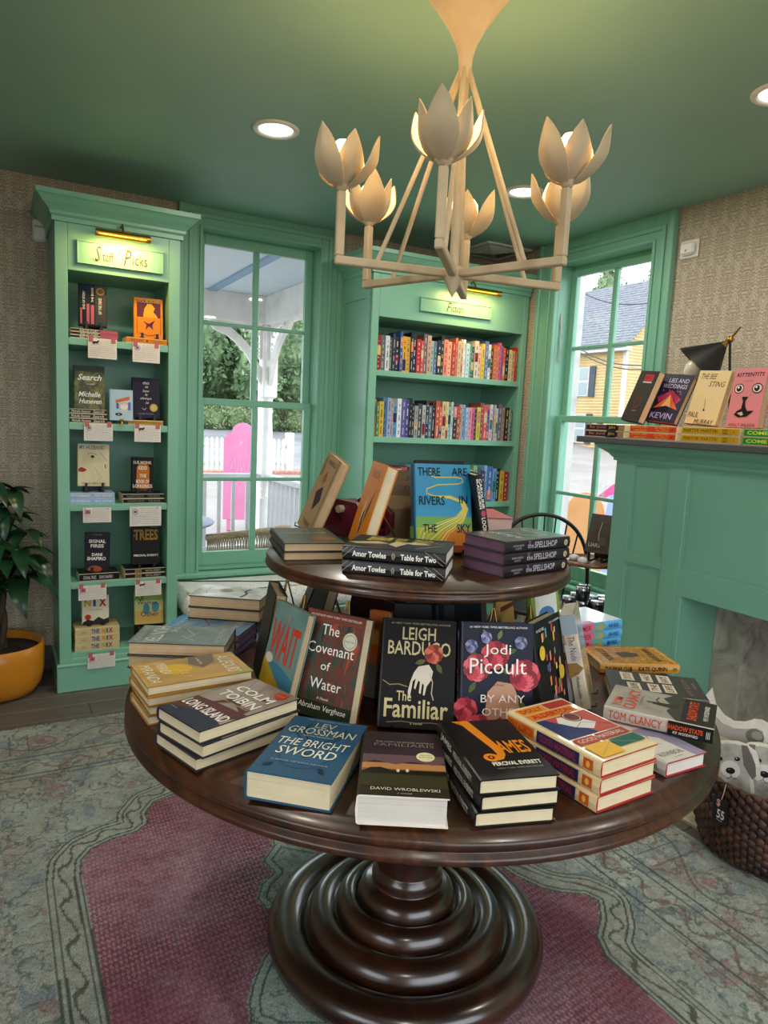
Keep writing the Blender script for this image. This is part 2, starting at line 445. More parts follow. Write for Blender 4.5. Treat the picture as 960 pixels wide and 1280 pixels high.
M_GLASS = bpy.data.materials.new('window_glass'); M_GLASS.use_nodes = True
_nt = M_GLASS.node_tree; _nt.nodes.remove(_nt.nodes['Principled BSDF'])
_g = _nt.nodes.new('ShaderNodeBsdfGlossy'); _g.inputs['Roughness'].default_value = 0.02; _t = _nt.nodes.new('ShaderNodeBsdfTransparent')
_lw = _nt.nodes.new('ShaderNodeLayerWeight'); _fr = _nt.nodes.new('ShaderNodeMath'); _fr.operation = 'POWER'; _nt.links.new(_lw.outputs['Facing'], _fr.inputs[0]); _fr.inputs[1].default_value = 4.5; _mx = _nt.nodes.new('ShaderNodeMixShader')
_f2 = _nt.nodes.new('ShaderNodeMath'); _f2.operation = 'MULTIPLY_ADD'; _nt.links.new(_fr.outputs[0], _f2.inputs[0]); _f2.inputs[1].default_value = .7; _f2.inputs[2].default_value = .02; _nt.links.new(_f2.outputs[0], _mx.inputs[0]); _nt.links.new(_t.outputs[0], _mx.inputs[1]); _nt.links.new(_g.outputs[0], _mx.inputs[2])
_nt.links.new(_mx.outputs[0], _nt.nodes['Material Output'].inputs[0])

def window(num, M, a0, a1, g0, g1, gm, gz0, gz1, meet, m_up, m_lo, ctop, c0, c1, ztop, zsill):
    """local frame: x along the wall, y outwards, z up. a = opening, g = glass, c = outer casing"""
    w = MB()
    # casing boards, stepped
    P = M_PAINT
    for (x0, x1, z0, z1) in ((c0, a0, zsill, ZC), (a1, c1, zsill, ZC), (a0, a1, ztop, ZC)):
        w.box((x0, -.022, z0), (x1, 0.0, z1), P, M, 0.002)
    tb = 0.085
    for (x0, x1, z0, z1) in ((a0-.075, a0-.05, zsill, ztop+.075), (a1+.05, a1+.075, zsill, ztop+.075), (a0-.05, a1+.05, ztop+.05, ztop+.075)):
        w.box((x0, -.032, z0), (x1, -.022, z1), P, M, 0.003)
    for (x0, x1, z0, z1) in ((a0-.014, a0+.004, zsill, ztop+.012), (a1-.004, a1+.014, zsill, ztop+.012), (a0, a1, ztop-.004, ztop+.014)):
        w.box((x0, -.034, z0), (x1, -.02, z1), P, M, 0.004)
    for (x0, x1, z0, z1) in ((c0-.012, c0+.02, zsill, ZC), (c1-.02, c1+.012, zsill, ZC)):
        w.box((x0, -.04, z0), (x1, -.0, z1), P, M, 0.004)
    # jambs
    w.box((a0-.02, -.001, zsill), (a0+.0015, .161, ztop), P, M); w.box((a1-.0015, -.001, zsill), (a1+.02, .161, ztop), P, M); w.box((a0, -.001, ztop-.0015), (a1, .161, ztop+.02), P, M)
    w.box((a0, .0, zsill), (a1, .17, zsill+.03), P, M)
    root = struct('window_%d' % num, w)
    s = MB(); s.box((c0-.03, -.07, zsill-.022), (c1+.03, 0.0, zsill+.012), P, M, 0.008); s.box((c0-.01, -.045, zsill-.075), (c1+.01, 0, zsill-.022), P, M, 0.004)
    obj('window_sill', s, root)
    def sash(z0, z1, y, mz, name):
        f = MB(); st = .044
        f.box((a0+.002, y, z0), (g0, y+.035, z1), P, M, .003); f.box((g1, y, z0), (a1-.002, y+.035, z1), P, M, .003)
        bot = gz0 if name == 'lower' else meet+.012; top = gz1 if name == 'upper' else meet-.02
        f.box((g0, y, z0), (g1, y+.035, bot), P, M, .003); f.box((g0, y, top), (g1, y+.035, z1), P, M, .003)
        f.box((gm-.018, y+.002, bot), (gm+.018, y+.033, top), P, M, .005)
        f.box((g0, y+.004, mz-.011), (g1, y+.031, mz+.011), P, M, .004)
        so = obj('sash', f, root)
        for xa, xb in ((g0, gm-.018), (gm+.018, g1)):
            for za, zb in ((bot, mz-.011), (mz+.011, top)):
                g = MB(); g.box((xa-.003, y+.016, za-.003), (xb+.003, y+.019, zb+.003), M_GLASS, M); obj('glass_pane', g, so)
    sash(meet-.02, ztop, .095, m_up, 'upper'); sash(zsill+.03, meet+.02, .055, m_lo, 'lower')
    return root
MW1 = T((0, YW, 0))
window(1, MW1, 1.065, 1.80, 1.112, 1.752, 1.43, .600, 2.425, 1.515, 1.978, 1.048, 0, .945, 1.935, 2.487, .485)
MW2 = Matrix(((0, 1, 0, XW), (-1, 0, 0, 0), (0, 0, 1, 0), (0, 0, 0, 1)))   # local x -> -y, local y -> +x
w2 = window(2, MW2, -3.50, -2.765, -3.452, -2.812, -3.135, .600, 2.400, 1.515, 1.957, 1.044, 0, -3.66, -2.645, 2.46, .485)
c = MB(); pz = [(XW+.03, 3.497, 2.17), (XW+.034, 3.492, 2.10), (XW+.028, 3.490, 2.05), (XW+.035, 3.489, 1.98), (XW+.03, 3.486, 1.90), (XW+.045, 3.480, 1.86)]
c.tube(pz, .0035, M_OUTWHITE, 6); pz = [(XW+.03, 3.497, 2.17), (XW+.022, 3.490, 2.11), (XW+.036, 3.488, 2.06), (XW+.026, 3.488, 2.0), (XW+.034, 3.487, 1.93), (XW+.03, 3.485, 1.88)]
c.tube(pz, .0035, M_OUTWHITE, 6)
tag(obj('blind_cord', c), 'white knotted cord hanging down the green jamb of the right window', 'cord')

# recessed downlights -------------------------------------------------
M_LAMP = bpy.data.materials.new('lit_diffuser'); M_LAMP.use_nodes = True
_b = M_LAMP.node_tree.nodes['Principled BSDF']; _b.inputs['Emission Color'].default_value = (1, .93, .8, 1); _b.inputs['Emission Strength'].default_value = 6; _b.inputs['Base Color'].default_value = (1, 1, 1, 1)
def downlight(x, y, label):
    r = thing('recessed_downlight', label, 'ceiling light', (x, y, ZC), 0, 'recessed ceiling downlights')
    m = MB(); m.lathe([(.094, 0), (.094, -.006), (.088, -.010), (.074, -.009), (.068, -.002), (.066, 0)], M_WHITE, 40); obj('trim_ring', m, r)
    d = MB(); d.lathe([(.0001, -.004), (.067, -.004)], M_LAMP, 32, None, False); obj('diffuser', d, r)
    L = bpy.data.lights.new('downlight', 'AREA'); L.shape = 'DISK'; L.size = .13; L.energy = DOWN_W; L.color = (1, .92, .8)
    lo = bpy.data.objects.new('downlight_lamp', L); COL.objects.link(lo); lo.parent = r; lo.location = (0, 0, -.012)
    return r
downlight(1.033, 2.903, 'lit round recessed downlight left of the chandelier')
downlight(2.317, 2.898, 'lit round recessed downlight behind the right arms of the chandelier')
downlight(2.335, 1.60, 'round recessed downlight cut off by the right edge of the photo')
for x, y, w_ in ((-.3, 1.3, 'left of'), (1.03, -.1, 'behind'), (-.3, -.9, 'far behind and left of'), (2.33, -.1, 'behind and right of')): downlight(x, y, 'recessed downlight on the ceiling %s the camera, outside the photo' % w_)

# ceiling vent ---------------------------------------------------------
v = thing('ceiling_vent', 'square white louvred ceiling vent above the fiction bookcase', 'vent', (2.93, 3.94, ZC))
m = MB()
for a, b in (((-.18, -.18, -.012), (.18, -.15, 0)), ((-.18, .15, -.012), (.18, .18, 0)), ((-.18, -.15, -.012), (-.15, .15, 0)), ((.15, -.15, -.012), (.18, .15, 0))): m.box(a, b, M_WHITE, None, .003)
obj('frame', m, v)
m = MB(); m.box((-.15, -.15, -.002), (.15, .15, 0), mat('#a3a4a2', .6)); obj('backing', m, v)
for k, rr in enumerate((.135, .108, .081, .054, .027)):
    m = MB()
    pr = [(-rr, -rr), (rr, -rr), (rr, rr), (-rr, rr)]; pi = [(a*(rr-.02)/rr, b*(rr-.02)/rr) for a, b in pr]
    m.add([(a, b, -.006-.003*k) for a, b in pr]+[(a, b, -.016-.003*k) for a, b in pi]+[(a, b, -.0075-.003*k) for a, b in pr]+[(a, b, -.0175-.003*k) for a, b in pi],
          [(i, (i+1) % 4, 4+(i+1) % 4, 4+i) for i in range(4)]+[(8+i, 12+i, 12+(i+1) % 4, 8+(i+1) % 4) for i in range(4)], M_WHITE)
    obj('louvre', m, v)

# small wall devices -----------------------------------------------------
r = thing('wall_sensor', 'small white plastic sensor on the wallpaper left of the staff picks bookcase', 'sensor', (.235, YW, 2.33))
m = MB(); m.box((-.032, -.035, -.055), (.032, 0, .055), M_WHITE, None, .01); obj('housing', m, r)
m = MB(); m.box((-.026, -.038, .012), (.026, -.035, .022), mat('#bdb8b0', .5), None, .001); obj('lens_strip', m, r)
r = thing('wall_thermostat', 'small white thermostat on the wallpaper right of the right window', 'thermostat', (XW, 2.55, 2.385))
m = MB(); m.box((-.012, -.055, -.045), (0, .055, .045), M_WHITE, None, .008); m.box((-.034, -.042, -.032), (-.012, .042, .032), M_WHITE, None, .012); obj('housing', m, r)
m = MB(); m.lathe([(.0001, .001), (.006, .001), (.006, 0)], mat('#e8a070', .4), 12, T((-.035, .0, -.01)) @ R_(-90, 'Y')); obj('indicator', m, r)

# ================================================================== CHANDELIER
CH = Vector((1.085, 1.63, 0)); HZ = 1.845
ch = thing('chandelier', 'cream plaster chandelier with six tulip cups and slanting rods', 'chandelier', (CH.x, CH.y, ZC))
def Z(z): return z-ZC
m = MB(); m.lathe([(.0001, 0), (.155, 0), (.155, Z(2.585)), (.12, Z(2.55)), (.085, Z(2.505)), (.05, Z(2.455)), (.028, Z(2.415)), (.019, Z(2.385)), (.0165, Z(2.36)), (.017, Z(2.33)), (.0001, Z(2.33))], M_PLASTER, 40)
obj('canopy', m, ch)
m = MB(); m.tube([(0, 0, Z(2.34)), (0, 0, Z(HZ))], .0125, M_PLASTER, 12); obj('centre_rod', m, ch)
m = MB(); m.lathe([(.0001, Z(HZ+.022)), (.02, Z(HZ+.02)), (.026, Z(HZ+.01)), (.026, Z(HZ-.014)), (.02, Z(HZ-.024)), (.012, Z(HZ-.04)), (.0001, Z(HZ-.062))], M_PLASTER, 20); obj('finial', m, ch)
AR, RISE = .315, .165
def petal_mesh():
    m = MB(); nu, nv = 10, 9
    def pt(s, tt, o):
        wd = .0345*math.sin(PI*(.05+.95*s**.9))**0.85 if s < 1 else 0
        r = .011 + .055*math.sin(min(1, s*1.5)*PI/2) + .008*s
        z = .008 + .128*s**1.25
        a = tt*wd
        crease = .0035*(1-abs(tt)*4) if abs(tt) < .25 else 0
        rr = r - (abs(tt)**2)*.012*math.sin(PI*s) + crease*math.sin(PI*s) - o
        return (rr, a, z)
    P = [[pt(i/nu, -1+2*j/nv, 0) for j in range(nv+1)] for i in range(nu+1)]
    Q = [[pt(i/nu, -1+2*j/nv, .0028) for j in range(nv+1)] for i in range(nu+1)]
    m.grid([r[::-1] for r in P], M_PLASTER); m.grid(Q, M_PLASTER)
    for i in range(nu):
        for j, fl in ((0, 0), (nv, 1)):
            f = (0, 1, 2, 3) if fl else (3, 2, 1, 0)
            m.add([P[i][j], P[i+1][j], Q[i+1][j], Q[i][j]], [f], M_PLASTER)
    return m.mesh('petal')
PET = petal_mesh()
M_BULB = bpy.data.materials.new('lit_bulb'); M_BULB.use_nodes = True
_b = M_BULB.node_tree.nodes['Principled BSDF']; _b.inputs['Emission Color'].default_value = (1, .68, .32, 1); _b.inputs['Emission Strength'].default_value = 7; _b.inputs['Base Color'].default_value = (1, .9, .7, 1)
for k in range(6):
    a = math.radians(-130+60*k); ca, sa = math.cos(a), math.sin(a)
    E1 = Vector((AR*ca, AR*sa, Z(HZ)))
    m = MB(); m.box((0, -.0105, -.0105), (AR+.0105, .0105, .0105), M_PLASTER, T((0, 0, Z(HZ))) @ Matrix.Rotation(a, 4, 'Z'), .003)
    m.box((AR-.0105, -.0105, .0105), (AR+.0105, .0105, RISE), M_PLASTER, T((0, 0, Z(HZ))) @ Matrix.Rotation(a, 4, 'Z'), .003); obj('arm', m, ch)
    m = MB(); m.tube([(.008*ca, .008*sa, Z(2.36)), (AR*.68*ca, AR*.68*sa, Z(HZ+.008))], .0065, M_PLASTER, 8); obj('slanting_rod', m, ch)
    cup = MB(); cup.lathe([(.0001, 0), (.0105, 0), (.014, .006), (.022, .014), (.020, .018), (.0001, .017)], M_PLASTER, 20)
    co = obj('tulip_cup', cup, ch, (E1.x, E1.y, Z(HZ+RISE)), a)
    for j in range(6):
        pe = obj('petal', PET, co); pe.rotation_euler.z = 2*PI*j/6+(k % 3)*.35
        pe.scale = (.88, 1.02, .95) if j % 2 else (1.22, 1.08, .98)
    b = MB(); b.lathe([(.0001, .018), (.012, .018), (.013, .045), (.022, .062), (.029, .083), (.027, .103), (.016, .118), (.0001, .123)], M_BULB, 16); obj('bulb', b, co)
    L = bpy.data.lights.new('bulb_light', 'POINT'); L.energy = BULB_W; L.color = (1, .66, .3); L.shadow_soft_size = .03
    lo = bpy.data.objects.new('bulb_lamp', L); COL.objects.link(lo); lo.parent = co; lo.location = (0, 0, .112)

# ================================================================== BOOKCASES
def crown(m, x0, x1, yf, yb, z0, P, left=True, right=True, M=None):
    """stepped crown running across the front and returning to the wall"""
    prof = [(0, 0), (.012, 0), (.012, .02), (.022, .03), (.022, .042), (.034, .056), (.052, .072), (.068, .092), (.076, .10), (.082, .10), (.082, .122), (0, .122)]
    pts = []
    for o, z in prof:
        l = o if left else 0; r = o if right else 0
        pts.append([(x0-l, yb, z0+z), (x0-l, yf-o, z0+z), (x1+r, yf-o, z0+z), (x1+r, yb, z0+z)])
    m.grid([[p[k] for k in range(4)] for p in pts], P, M, False)
    m.add([(x0-(.082 if left else 0), yb, z0+.122), (x0-(.082 if left else 0), yf-.082, z0+.122), (x1+(.082 if right else 0), yf-.082, z0+.122), (x1+(.082 if right else 0), yb, z0+.122)], [(0, 1, 2, 3)], P, M)
def picture_light(label, x, y, z, L=.20, tilt=-3, M=None, up=.045, power=None):
    r = thing('picture_light', label, 'picture light', (x, y, z), 0, 'brass picture lights')
    m = MB(); m.tube([(-L/2, -.07, 0), (L/2, -.07, 0)], .0185, M_BRASS, 20); obj('brass_tube_shade', m, r)
    m = MB(); m.box((-.045, -.008, up-.012), (.045, 0, up+.02), M_BRASS, None, .004); obj('wall_plate', m, r)
    m = MB(); m.tube([(0, 0, up), (0, -.04, up+.012), (0, -.068, .014)], .006, M_BRASS, 8); obj('bracket_arm', m, r)
    li = bpy.data.lights.new('picture_light', 'AREA'); li.shape = 'RECTANGLE'; li.size = L*.85; li.size_y = .05; li.energy = power or PICT_W; li.color = (1, .64, .2)
    lo = bpy.data.objects.new('picture_lamp', li); COL.objects.link(lo); lo.parent = r; lo.location = (0, -.115, -.026); lo.rotation_euler = (math.radians(40), 0, 0)
    r.rotation_euler.y = math.radians(tilt)
    return r
def plaque(parent, x0, x1, y, z0, z1, items):
    m = MB(); m.box((x0, y-.012, z0), (x1, y, z1), M_PAINT, None, .002)
    bw = .008
    for a, b in (((x0, z0), (x1, z0+bw)), ((x0, z1-bw), (x1, z1)), ((x0, z0+bw), (x0+bw, z1-bw)), ((x1-bw, z0+bw), (x1, z1-bw))): m.box((a[0], y-.018, a[1]), (b[0], y-.012, b[1]), M_PAINT, None, .002)
    M = Matrix(((1, 0, 0, x0), (0, 0, -1, y-.0122), (0, 1, 0, z0), (0, 0, 0, 1)))
    prt(m, items, x1-x0, z1-z0, M)
    return obj('sign_plaque', m, parent)

def bookcase(name, label, x0, x1, yf, i0, i1, itop, shelves, zbase, left_panel=False, crown_z=2.31, right_crown=True):
    r = thing(name, label, 'bookcase', ((x0+x1)/2, yf, 0)); O = Vector(((x0+x1)/2, yf, 0))
    def bx(m, a, b, bev=0): m.box(Vector(a)-O, Vector(b)-O, M_PAINT, None, bev)
    f = MB(); bx(f, (x0, yf, zbase), (i0, yf+.022, crown_z+.03), .002); bx(f, (i1, yf, zbase), (x1, yf+.022, crown_z+.03), .002); bx(f, (i0, yf, itop), (i1, yf+.022, crown_z+.03), .002)
    bx(f, (i0, yf, zbase), (i1, yf+.022, shelves[-1]-.03), .002); fr = obj('face_frame', f, r)
    for xa, xb in ((x0, x0+.02), (x1-.02, x1)):
        s = MB(); bx(s, (xa, yf+.022, 0), (xb, YW-.001, crown_z+.05)); 
        if left_panel and xa == x0:
            for a, b in (((yf+.02, .2), (yf+.07, crown_z)), ((YW-.06, .2), (YW-.002, crown_z)), ((yf+.07, 2.16), (YW-.06, crown_z)), ((yf+.07, .2), (YW-.06, .5))): bx(s, (x0-.008, a[0], a[1]), (x0, b[0], b[1]), .001)
        obj('side_panel', s, r)
    b = MB(); bx(b, (x0+.02, YW-.02, 0), (x1-.02, YW-.002, crown_z)); obj('back_panel', b, r)
    b = MB(); bx(b, (i0, yf+.022, itop-.0), (i1, YW-.02, itop+.02)); obj('top_panel', b, r)
    for z in shelves:
        s = MB(); bx(s, (i0-.0, yf+.003, z-.034), (i1+.0, YW-.02, z), .002); obj('shelf', s, r)
    for xa, xb in ((x0+.02, i0), (i1, x1-.02)):
        s = MB(); bx(s, (xa, yf+.022, zbase), (xb, YW-.02, itop)); obj('inner_side', s, r)
    s = MB(); bx(s, (x0-.014, yf-.025, 0), (x1+.014, yf+.0, zbase), .003); bx(s, (x0-.016, yf-.03, zbase-.004), (x1+.016, yf+.0, zbase+.012), .005)
    bx(s, (x0-.014, yf, 0), (x0, YW-.02, zbase), 0); bx(s, (x1, yf, 0), (x1+.014, YW-.02, zbase), 0); obj('plinth', s, r)
    c = MB(); crown(c, x0-O.x, x1-O.x, 0, YW-.002-O.y, crown_z, M_PAINT, True, right_crown); obj('crown_moulding', c, r)
    return r, O
YF1 = 3.808
bc, O1 = bookcase('bookcase', 'tall narrow green bookcase with the staff picks plaque left of the window', .277, .862, YF1, .333, .806, 2.094, [1.779, 1.369, .962, .563, .196], .135)
plaque(bc, .372-O1.x, .775-O1.x, 0, 2.128, 2.238, [('t', 'S', .2, .18, .07, .66, '#3c2c12', {'s': .35}), ('l', [(.17, .28), (.2, .16), (.25, .2), (.285, .84), (.33, .9), (.345, .8)], .006, '#3c2c12'), ('t', 'taff', .285, .22, .13, .42, '#4a3818'),
    ('t', 'P', .53, .16, .09, .68, '#3c2c12', {'s': .35}), ('l', [(.46, .5), (.5, .78), (.6, .9), (.68, .82)], .006, '#3c2c12'), ('t', 'icks', .635, .22, .17, .48, '#4a3818')])
picture_light('brass tube picture light over the staff picks plaque', .575, YF1-.0, 2.272, .25, 0, power=2.2)
YF2 = 3.76
fc, O2 = bookcase('bookcase', 'wide green bookcase with the fiction plaque in the corner behind the table', 1.952, 3.112, YF2, 2.0, 3.075, 2.055, [1.747, 1.352, .945, .55, .2], .135, True, 2.30, False)
plaque(fc, 2.27-O2.x, 2.80-O2.x, 0, 2.115, 2.20, [('t', 'F', .36, .2, .07, .62, '#3c3a20', {'s': .35}), ('l', [(.34, .75), (.37, .9), (.43, .8), (.47, .9)], .005, '#3c3a20'), ('t', 'iction', .425, .22, .17, .5, '#3c3a20')])
picture_light('brass tube picture light over the fiction plaque', 2.63, YF2, 2.272, .38, 0, power=2.0)

# window bench between the bookcases --------------------------------------
r = thing('window_bench', 'built-in green bench box under the left window', 'bench', (1.4, 3.95, 0))
m = MB(); m.box((.878-1.4, 3.80-3.95, 0), (1.93-1.4, .245, .30), M_PAINT); m.box((.878-1.4, -.18, .30), (1.93-1.4, .245, .325), M_PAINT, None, .005); obj('bench_box', m, r)
m = MB()
for a, b in ((-.50, -.04), (.02, .50)):
    for p, q in (((a, .05), (b, .09)), ((a, .24), (b, .28)), ((a, .09), (a+.04, .24)), ((b-.04, .09), (b, .24))): m.box((p[0], -.158, p[1]), (q[0], -.15, q[1]), M_PAINT, None, .001)
obj('panel_trim', m, r)
mb, nt, b = nodes('speckled_boucle', 0.9)
v1 = noise(nt, coords(nt), 260, 2, 0.6); nt.links.new(ramp(nt, v1, [(0.32, '#5c5e58'), (0.39, '#a8aaa4'), (0.5, '#dcdcd6'), (0.75, '#eceae4')]), b.inputs['Base Color']); bump(nt, b, v1, .6, .003)
def cushion(name, label, x0, x1, y0, y1, z0, z1, mt):
    m = MB(); nx, ny = 26, 14; P = []
    prof = []
    h = (z1-z0)/2
    for k in range(9):
        t = -PI/2+PI*k/8; prof.append((h*.75*(1-math.cos(t)), z0+h+h*math.sin(t)))
    rings = []
    for o, z in prof:
        rr = []; rad = .03
        for (cx, cy, a0) in ((x1-rad, y1-rad, 0), (x0+rad, y1-rad, 90), (x0+rad, y0+rad, 180), (x1-rad, y0+rad, 270)):
            for j in range(4):
                a = math.radians(a0+30*j); rr.append((cx+(rad-o)*math.cos(a), cy+(rad-o)*math.sin(a), z))
        rings.append(rr+[rr[0]])
    m.grid([r for r in rings][::-1], mt)
    m.add(rings[-1][:-1], [tuple(range(16))], mt); m.add(rings[0][:-1], [tuple(range(15, -1, -1))], mt)
    return tag(obj(name, m), label, 'cushion')
cushion('bench_cushion', 'thick pale speckled boucle cushion on the bench below the left window', .885, 1.925, 3.765, 4.15, .327, .465, mb)

# ================================================================== MANTEL AND FIREPLACE
XM = 2.555
ma = thing('fireplace_mantel', 'green panelled fireplace mantel under a dark grey shelf on the right', 'mantel', (XM, 1.2, 0)); OM = Vector((XM, 1.2, 0))
def mb_(a, b, bev=0, m=None, mt=None):
    m = m or MB(); m.box(Vector(a)-OM, Vector(b)-OM, mt or M_PAINT, None, bev); return m
YM1, YM0 = 2.378, .30      # left and right ends of the body
FB1, FB0, FBZ = 1.955, .72, .765   # firebox opening
m = MB(); mb_((XM+.012, FB1, 0), (XW-.001, YM1, 1.36), 0, m); mb_((XM+.012, YM0, 0), (XW-.001, FB0, 1.36), 0, m); mb_((XM+.012, FB0, FBZ), (XW-.001, FB1, 1.36), 0, m); obj('body', m, ma)
# stiles and rails: recessed panels
rail = MB()
def fr(y0, y1, z0, z1): rail.box((XM-OM.x, y0-OM.y, z0), (XM+.012-OM.x, y1-OM.y, z1), M_PAINT, None, .0025)
fr(2.275, YM1, 0, 1.345); fr(1.98, 2.075, 0, 1.345) ; fr(2.075, 2.275, .858, .905); fr(2.075, 2.275, 0, .14); fr(2.075, 2.275, 1.31, 1.345)
fr(FB1, 1.98, 0, FBZ); fr(FB0, 1.98, FBZ, FBZ+.115); fr(FB0, 1.98, 1.318, 1.345); fr(YM0, FB0, 0, 1.345)
obj('panel_frame', rail, ma)
pl = MB()
for y0, y1, z0, z1 in ((2.075, 2.275, .905, 1.31), (2.075, 2.275, .14, .858), (FB0, 1.98, FBZ+.115, 1.318)):
    for a, b in (((y0, z0), (y1, z0+.008)), ((y0, z1-.008), (y1, z1)), ((y0, z0+.008), (y0+.008, z1-.008)), ((y1-.008, z0+.008), (y1, z1-.008))):
        pl.box((XM+.004-OM.x, a[0]-OM.y, a[1]), (XM+.012-OM.x, b[0]-OM.y, b[1]), M_PAINT)
obj('panel_bead', pl, ma)
c = MB()
prof = [(0, 0), (.01, 0), (.01, .012), (.018, .02), (.03, .035), (.05, .048), (.066, .056), (.066, .066), (.074, .066), (.074, .078), (0, .078)]
rows = []
for o, z in prof: rows.append([(XW-.001-OM.x, YM1+o-OM.y, 1.318+z), (XM-o-OM.x, YM1+o-OM.y, 1.318+z), (XM-o-OM.x, YM0-o-OM.y, 1.318+z), (XW-.001-OM.x, YM0-o-OM.y, 1.318+z)])
c.grid(rows, M_PAINT, None, False); obj('bed_moulding', c, ma)
s = mb_((XM-.112, YM0-.15, 1.394), (XW-.001, YM1+.158, 1.422), .003, None, M_DARKSHELF); obj('mantel_shelf', s, ma)
M_FIREPL = mk_noise('rough_firebox_plaster', [(0.25, '#6e675e'), (0.45, '#a39b8e'), (0.7, '#c6beb0')], 7, (1, 1, 1), .85, 8, 0, 1.2, .9)
fb = MB(); fb.box((3.02, FB0-.02, 0), (3.06, FB1, FBZ+.06), M_FIREPL, T(-OM)); 
for y0, y1 in ((FB1-.14, FB1-.002), (FB0-.0, FB0+.14)): fb.box((2.80, y0, 0), (3.02, y1, FBZ), M_FIREPL, T(-OM))
obj('firebox_lining', fb, ma)
h = MB(); h.box((2.262, FB0-.35, -.012), (XM+.0, FB1+.02, .012), mk_noise('cream_hearth_stone', [(0.3, '#a89a80'), (0.7, '#cbbd9f')], 6, rough=.7), None, .003); h.box((XM, FB0, -.012), (3.02, FB1-.001, .010), M_FIREPL)
tag(obj('hearth_slab', h), 'cream stone hearth slab in front of the firebox, under the basket', 'hearth')

# ================================================================== RUG
def rug():
    x0, x1, y0, y1 = -.52, 2.19, -.25, 3.395
    def axis(a, b, f0, f1, fine, coarse):
        r = [a]
        while r[-1] < b:
            s = fine if f0 < r[-1] < f1 else coarse
            r.append(min(b, r[-1]+s))
        return np.array(r)
    xs = axis(x0, x1, -.1, 2.19, .0045, .02); ys = axis(y0, y1, .85, 3.395, .0045, .02)
    X, Y = np.meshgrid(xs, ys); nx, ny = len(xs), len(ys)
    rng = np.random.RandomState(3)
    def vn(sc, seed, oct=3):
        out = 0; amp = 1; tot = 0
        for o in range(oct):
            g = np.random.RandomState(seed+o).rand(64, 64); u = (X/sc*2**o) % 63; v = (Y/sc*2**o) % 63
            i = u.astype(int); j = v.astype(int); fu = u-i; fv = v-j; fu = fu*fu*(3-2*fu); fv = fv*fv*(3-2*fv)
            q = g[i, j]*(1-fu)*(1-fv)+g[(i+1) % 64, j]*fu*(1-fv)+g[i, (j+1) % 64]*(1-fu)*fv+g[(i+1) % 64, (j+1) % 64]*fu*fv
            out = out+q*amp; tot += amp; amp *= .5
        return out/tot
    def sd(poly):
        P = np.array(poly); d = np.full(X.shape, 1e9); ins = np.zeros(X.shape, bool)
        for i in range(len(P)):
            a, b = P[i], P[(i+1) % len(P)]; ex, ey = b-a; wx, wy = X-a[0], Y-a[1]
            t = np.clip((wx*ex+wy*ey)/(ex*ex+ey*ey+1e-12), 0, 1); d = np.minimum(d, np.hypot(wx-ex*t, wy-ey*t))
            c = ((a[1] <= Y) & (b[1] > Y)) | ((b[1] <= Y) & (a[1] > Y))
            with np.errstate(divide='ignore', invalid='ignore'): xi = a[0]+(Y-a[1])/(ey if ey else 1e-9)*ex
            ins ^= c & (X < xi)
        return np.where(ins, -d, d)
    field = [(.22, .62), (.215, 2.20), (.225, 2.28), (.26, 2.33), (.33, 2.36), (.41, 2.37), (.455, 2.41), (.46, 2.48), (.50, 2.54), (.60, 2.575), (.80, 2.60), (.98, 2.58), (1.12, 2.48), (1.17, 2.34), (1.22, 2.2), (1.35, 1.95),
             (1.42, 1.75), (1.455, 1.62), (1.49, 1.54), (1.54, 1.49), (1.595, 1.455), (1.61, 1.42), (1.56, 1.36), (1.49, 1.31), (1.455, 1.24), (1.46, .62), (1.35, .52), (.84, .45), (.35, .52)]
    med = [(.82, 2.17), (.80, 2.10), (.74, 2.04), (.755, 1.97), (.70, 1.93), (.665, 1.87), (.675, 1.81), (.71, 1.80), (.75, 1.78), (.66, 1.68), (.61, 1.645), (.56, 1.58), (.525, 1.52), (.51, 1.46), (.56, 1.40), (.66, 1.35), (.8, 1.25), (1.0, 1.2), (1.2, 1.3), (1.3, 1.5), (1.25, 1.75), (1.1, 1.9), (1.02, 1.98), (.93, 2.03), (.86, 2.09)]
    D = sd(field); Dm = sd(med)
    def C3(h): return np.array([int(h[i:i+2], 16)/255 for i in (1, 3, 5)])
    def mixc(A, B, f): f = np.clip(f, 0, 1)[..., None]; return A*(1-f)+B*f
    n1 = vn(.12, 1); n2 = vn(.035, 11); n3 = vn(.30, 21); n4 = vn(.018, 31, 2)
    ones = np.ones(X.shape+(3,))
    pale = mixc(ones*C3('#9a9f96'), ones*C3('#b4bcb3'), (n3-.3)*2.2)
    pale = mixc(pale, ones*C3('#aaa497'), (n1-.55)*3)
    # worn floral traces
    pale = mixc(pale, ones*C3('#6d7f8c'), ((vn(.07, 41) > .60) & (n4 > .40))*.55)
    pale = mixc(pale, ones*C3('#946f72'), ((vn(.09, 51) > .655) & (n4 > .42))*.55)
    cont = np.abs(vn(.055, 61)-.5); pale = mixc(pale, ones*C3('#5b6660'), (cont < .022)*(n1 > .35)*.65)
    cont = np.abs(vn(.09, 71)-.45); pale = mixc(pale, ones*C3('#6b6d5e'), (cont < .016)*.6)
    # straight guard stripes along the four sides
    ex = np.minimum(X-x0, x1-X); ey = y1-Y; E = np.minimum(ex, ey)
    def band(v, c, w): return (np.abs(v-c) < w)
    for c, w, col, k in ((.30, .004, '#4f564c', .75), (.335, .003, '#5d5a48', .6), (.46, .004, '#4f564c', .75), (.49, .003, '#5d5a48', .6), (.02, .003, '#7b8078', .6)):
        pale = mixc(pale, ones*C3(col), band(E, c, w)*k)
    inb = (E > .30) & (E < .49); run = np.where(ex < ey, Y, X)
    wav = np.abs(np.sin(run*38)*.03+.395-E); pale = mixc(pale, ones*C3('#6a604e'), (inb & (wav < .0055))*.65)
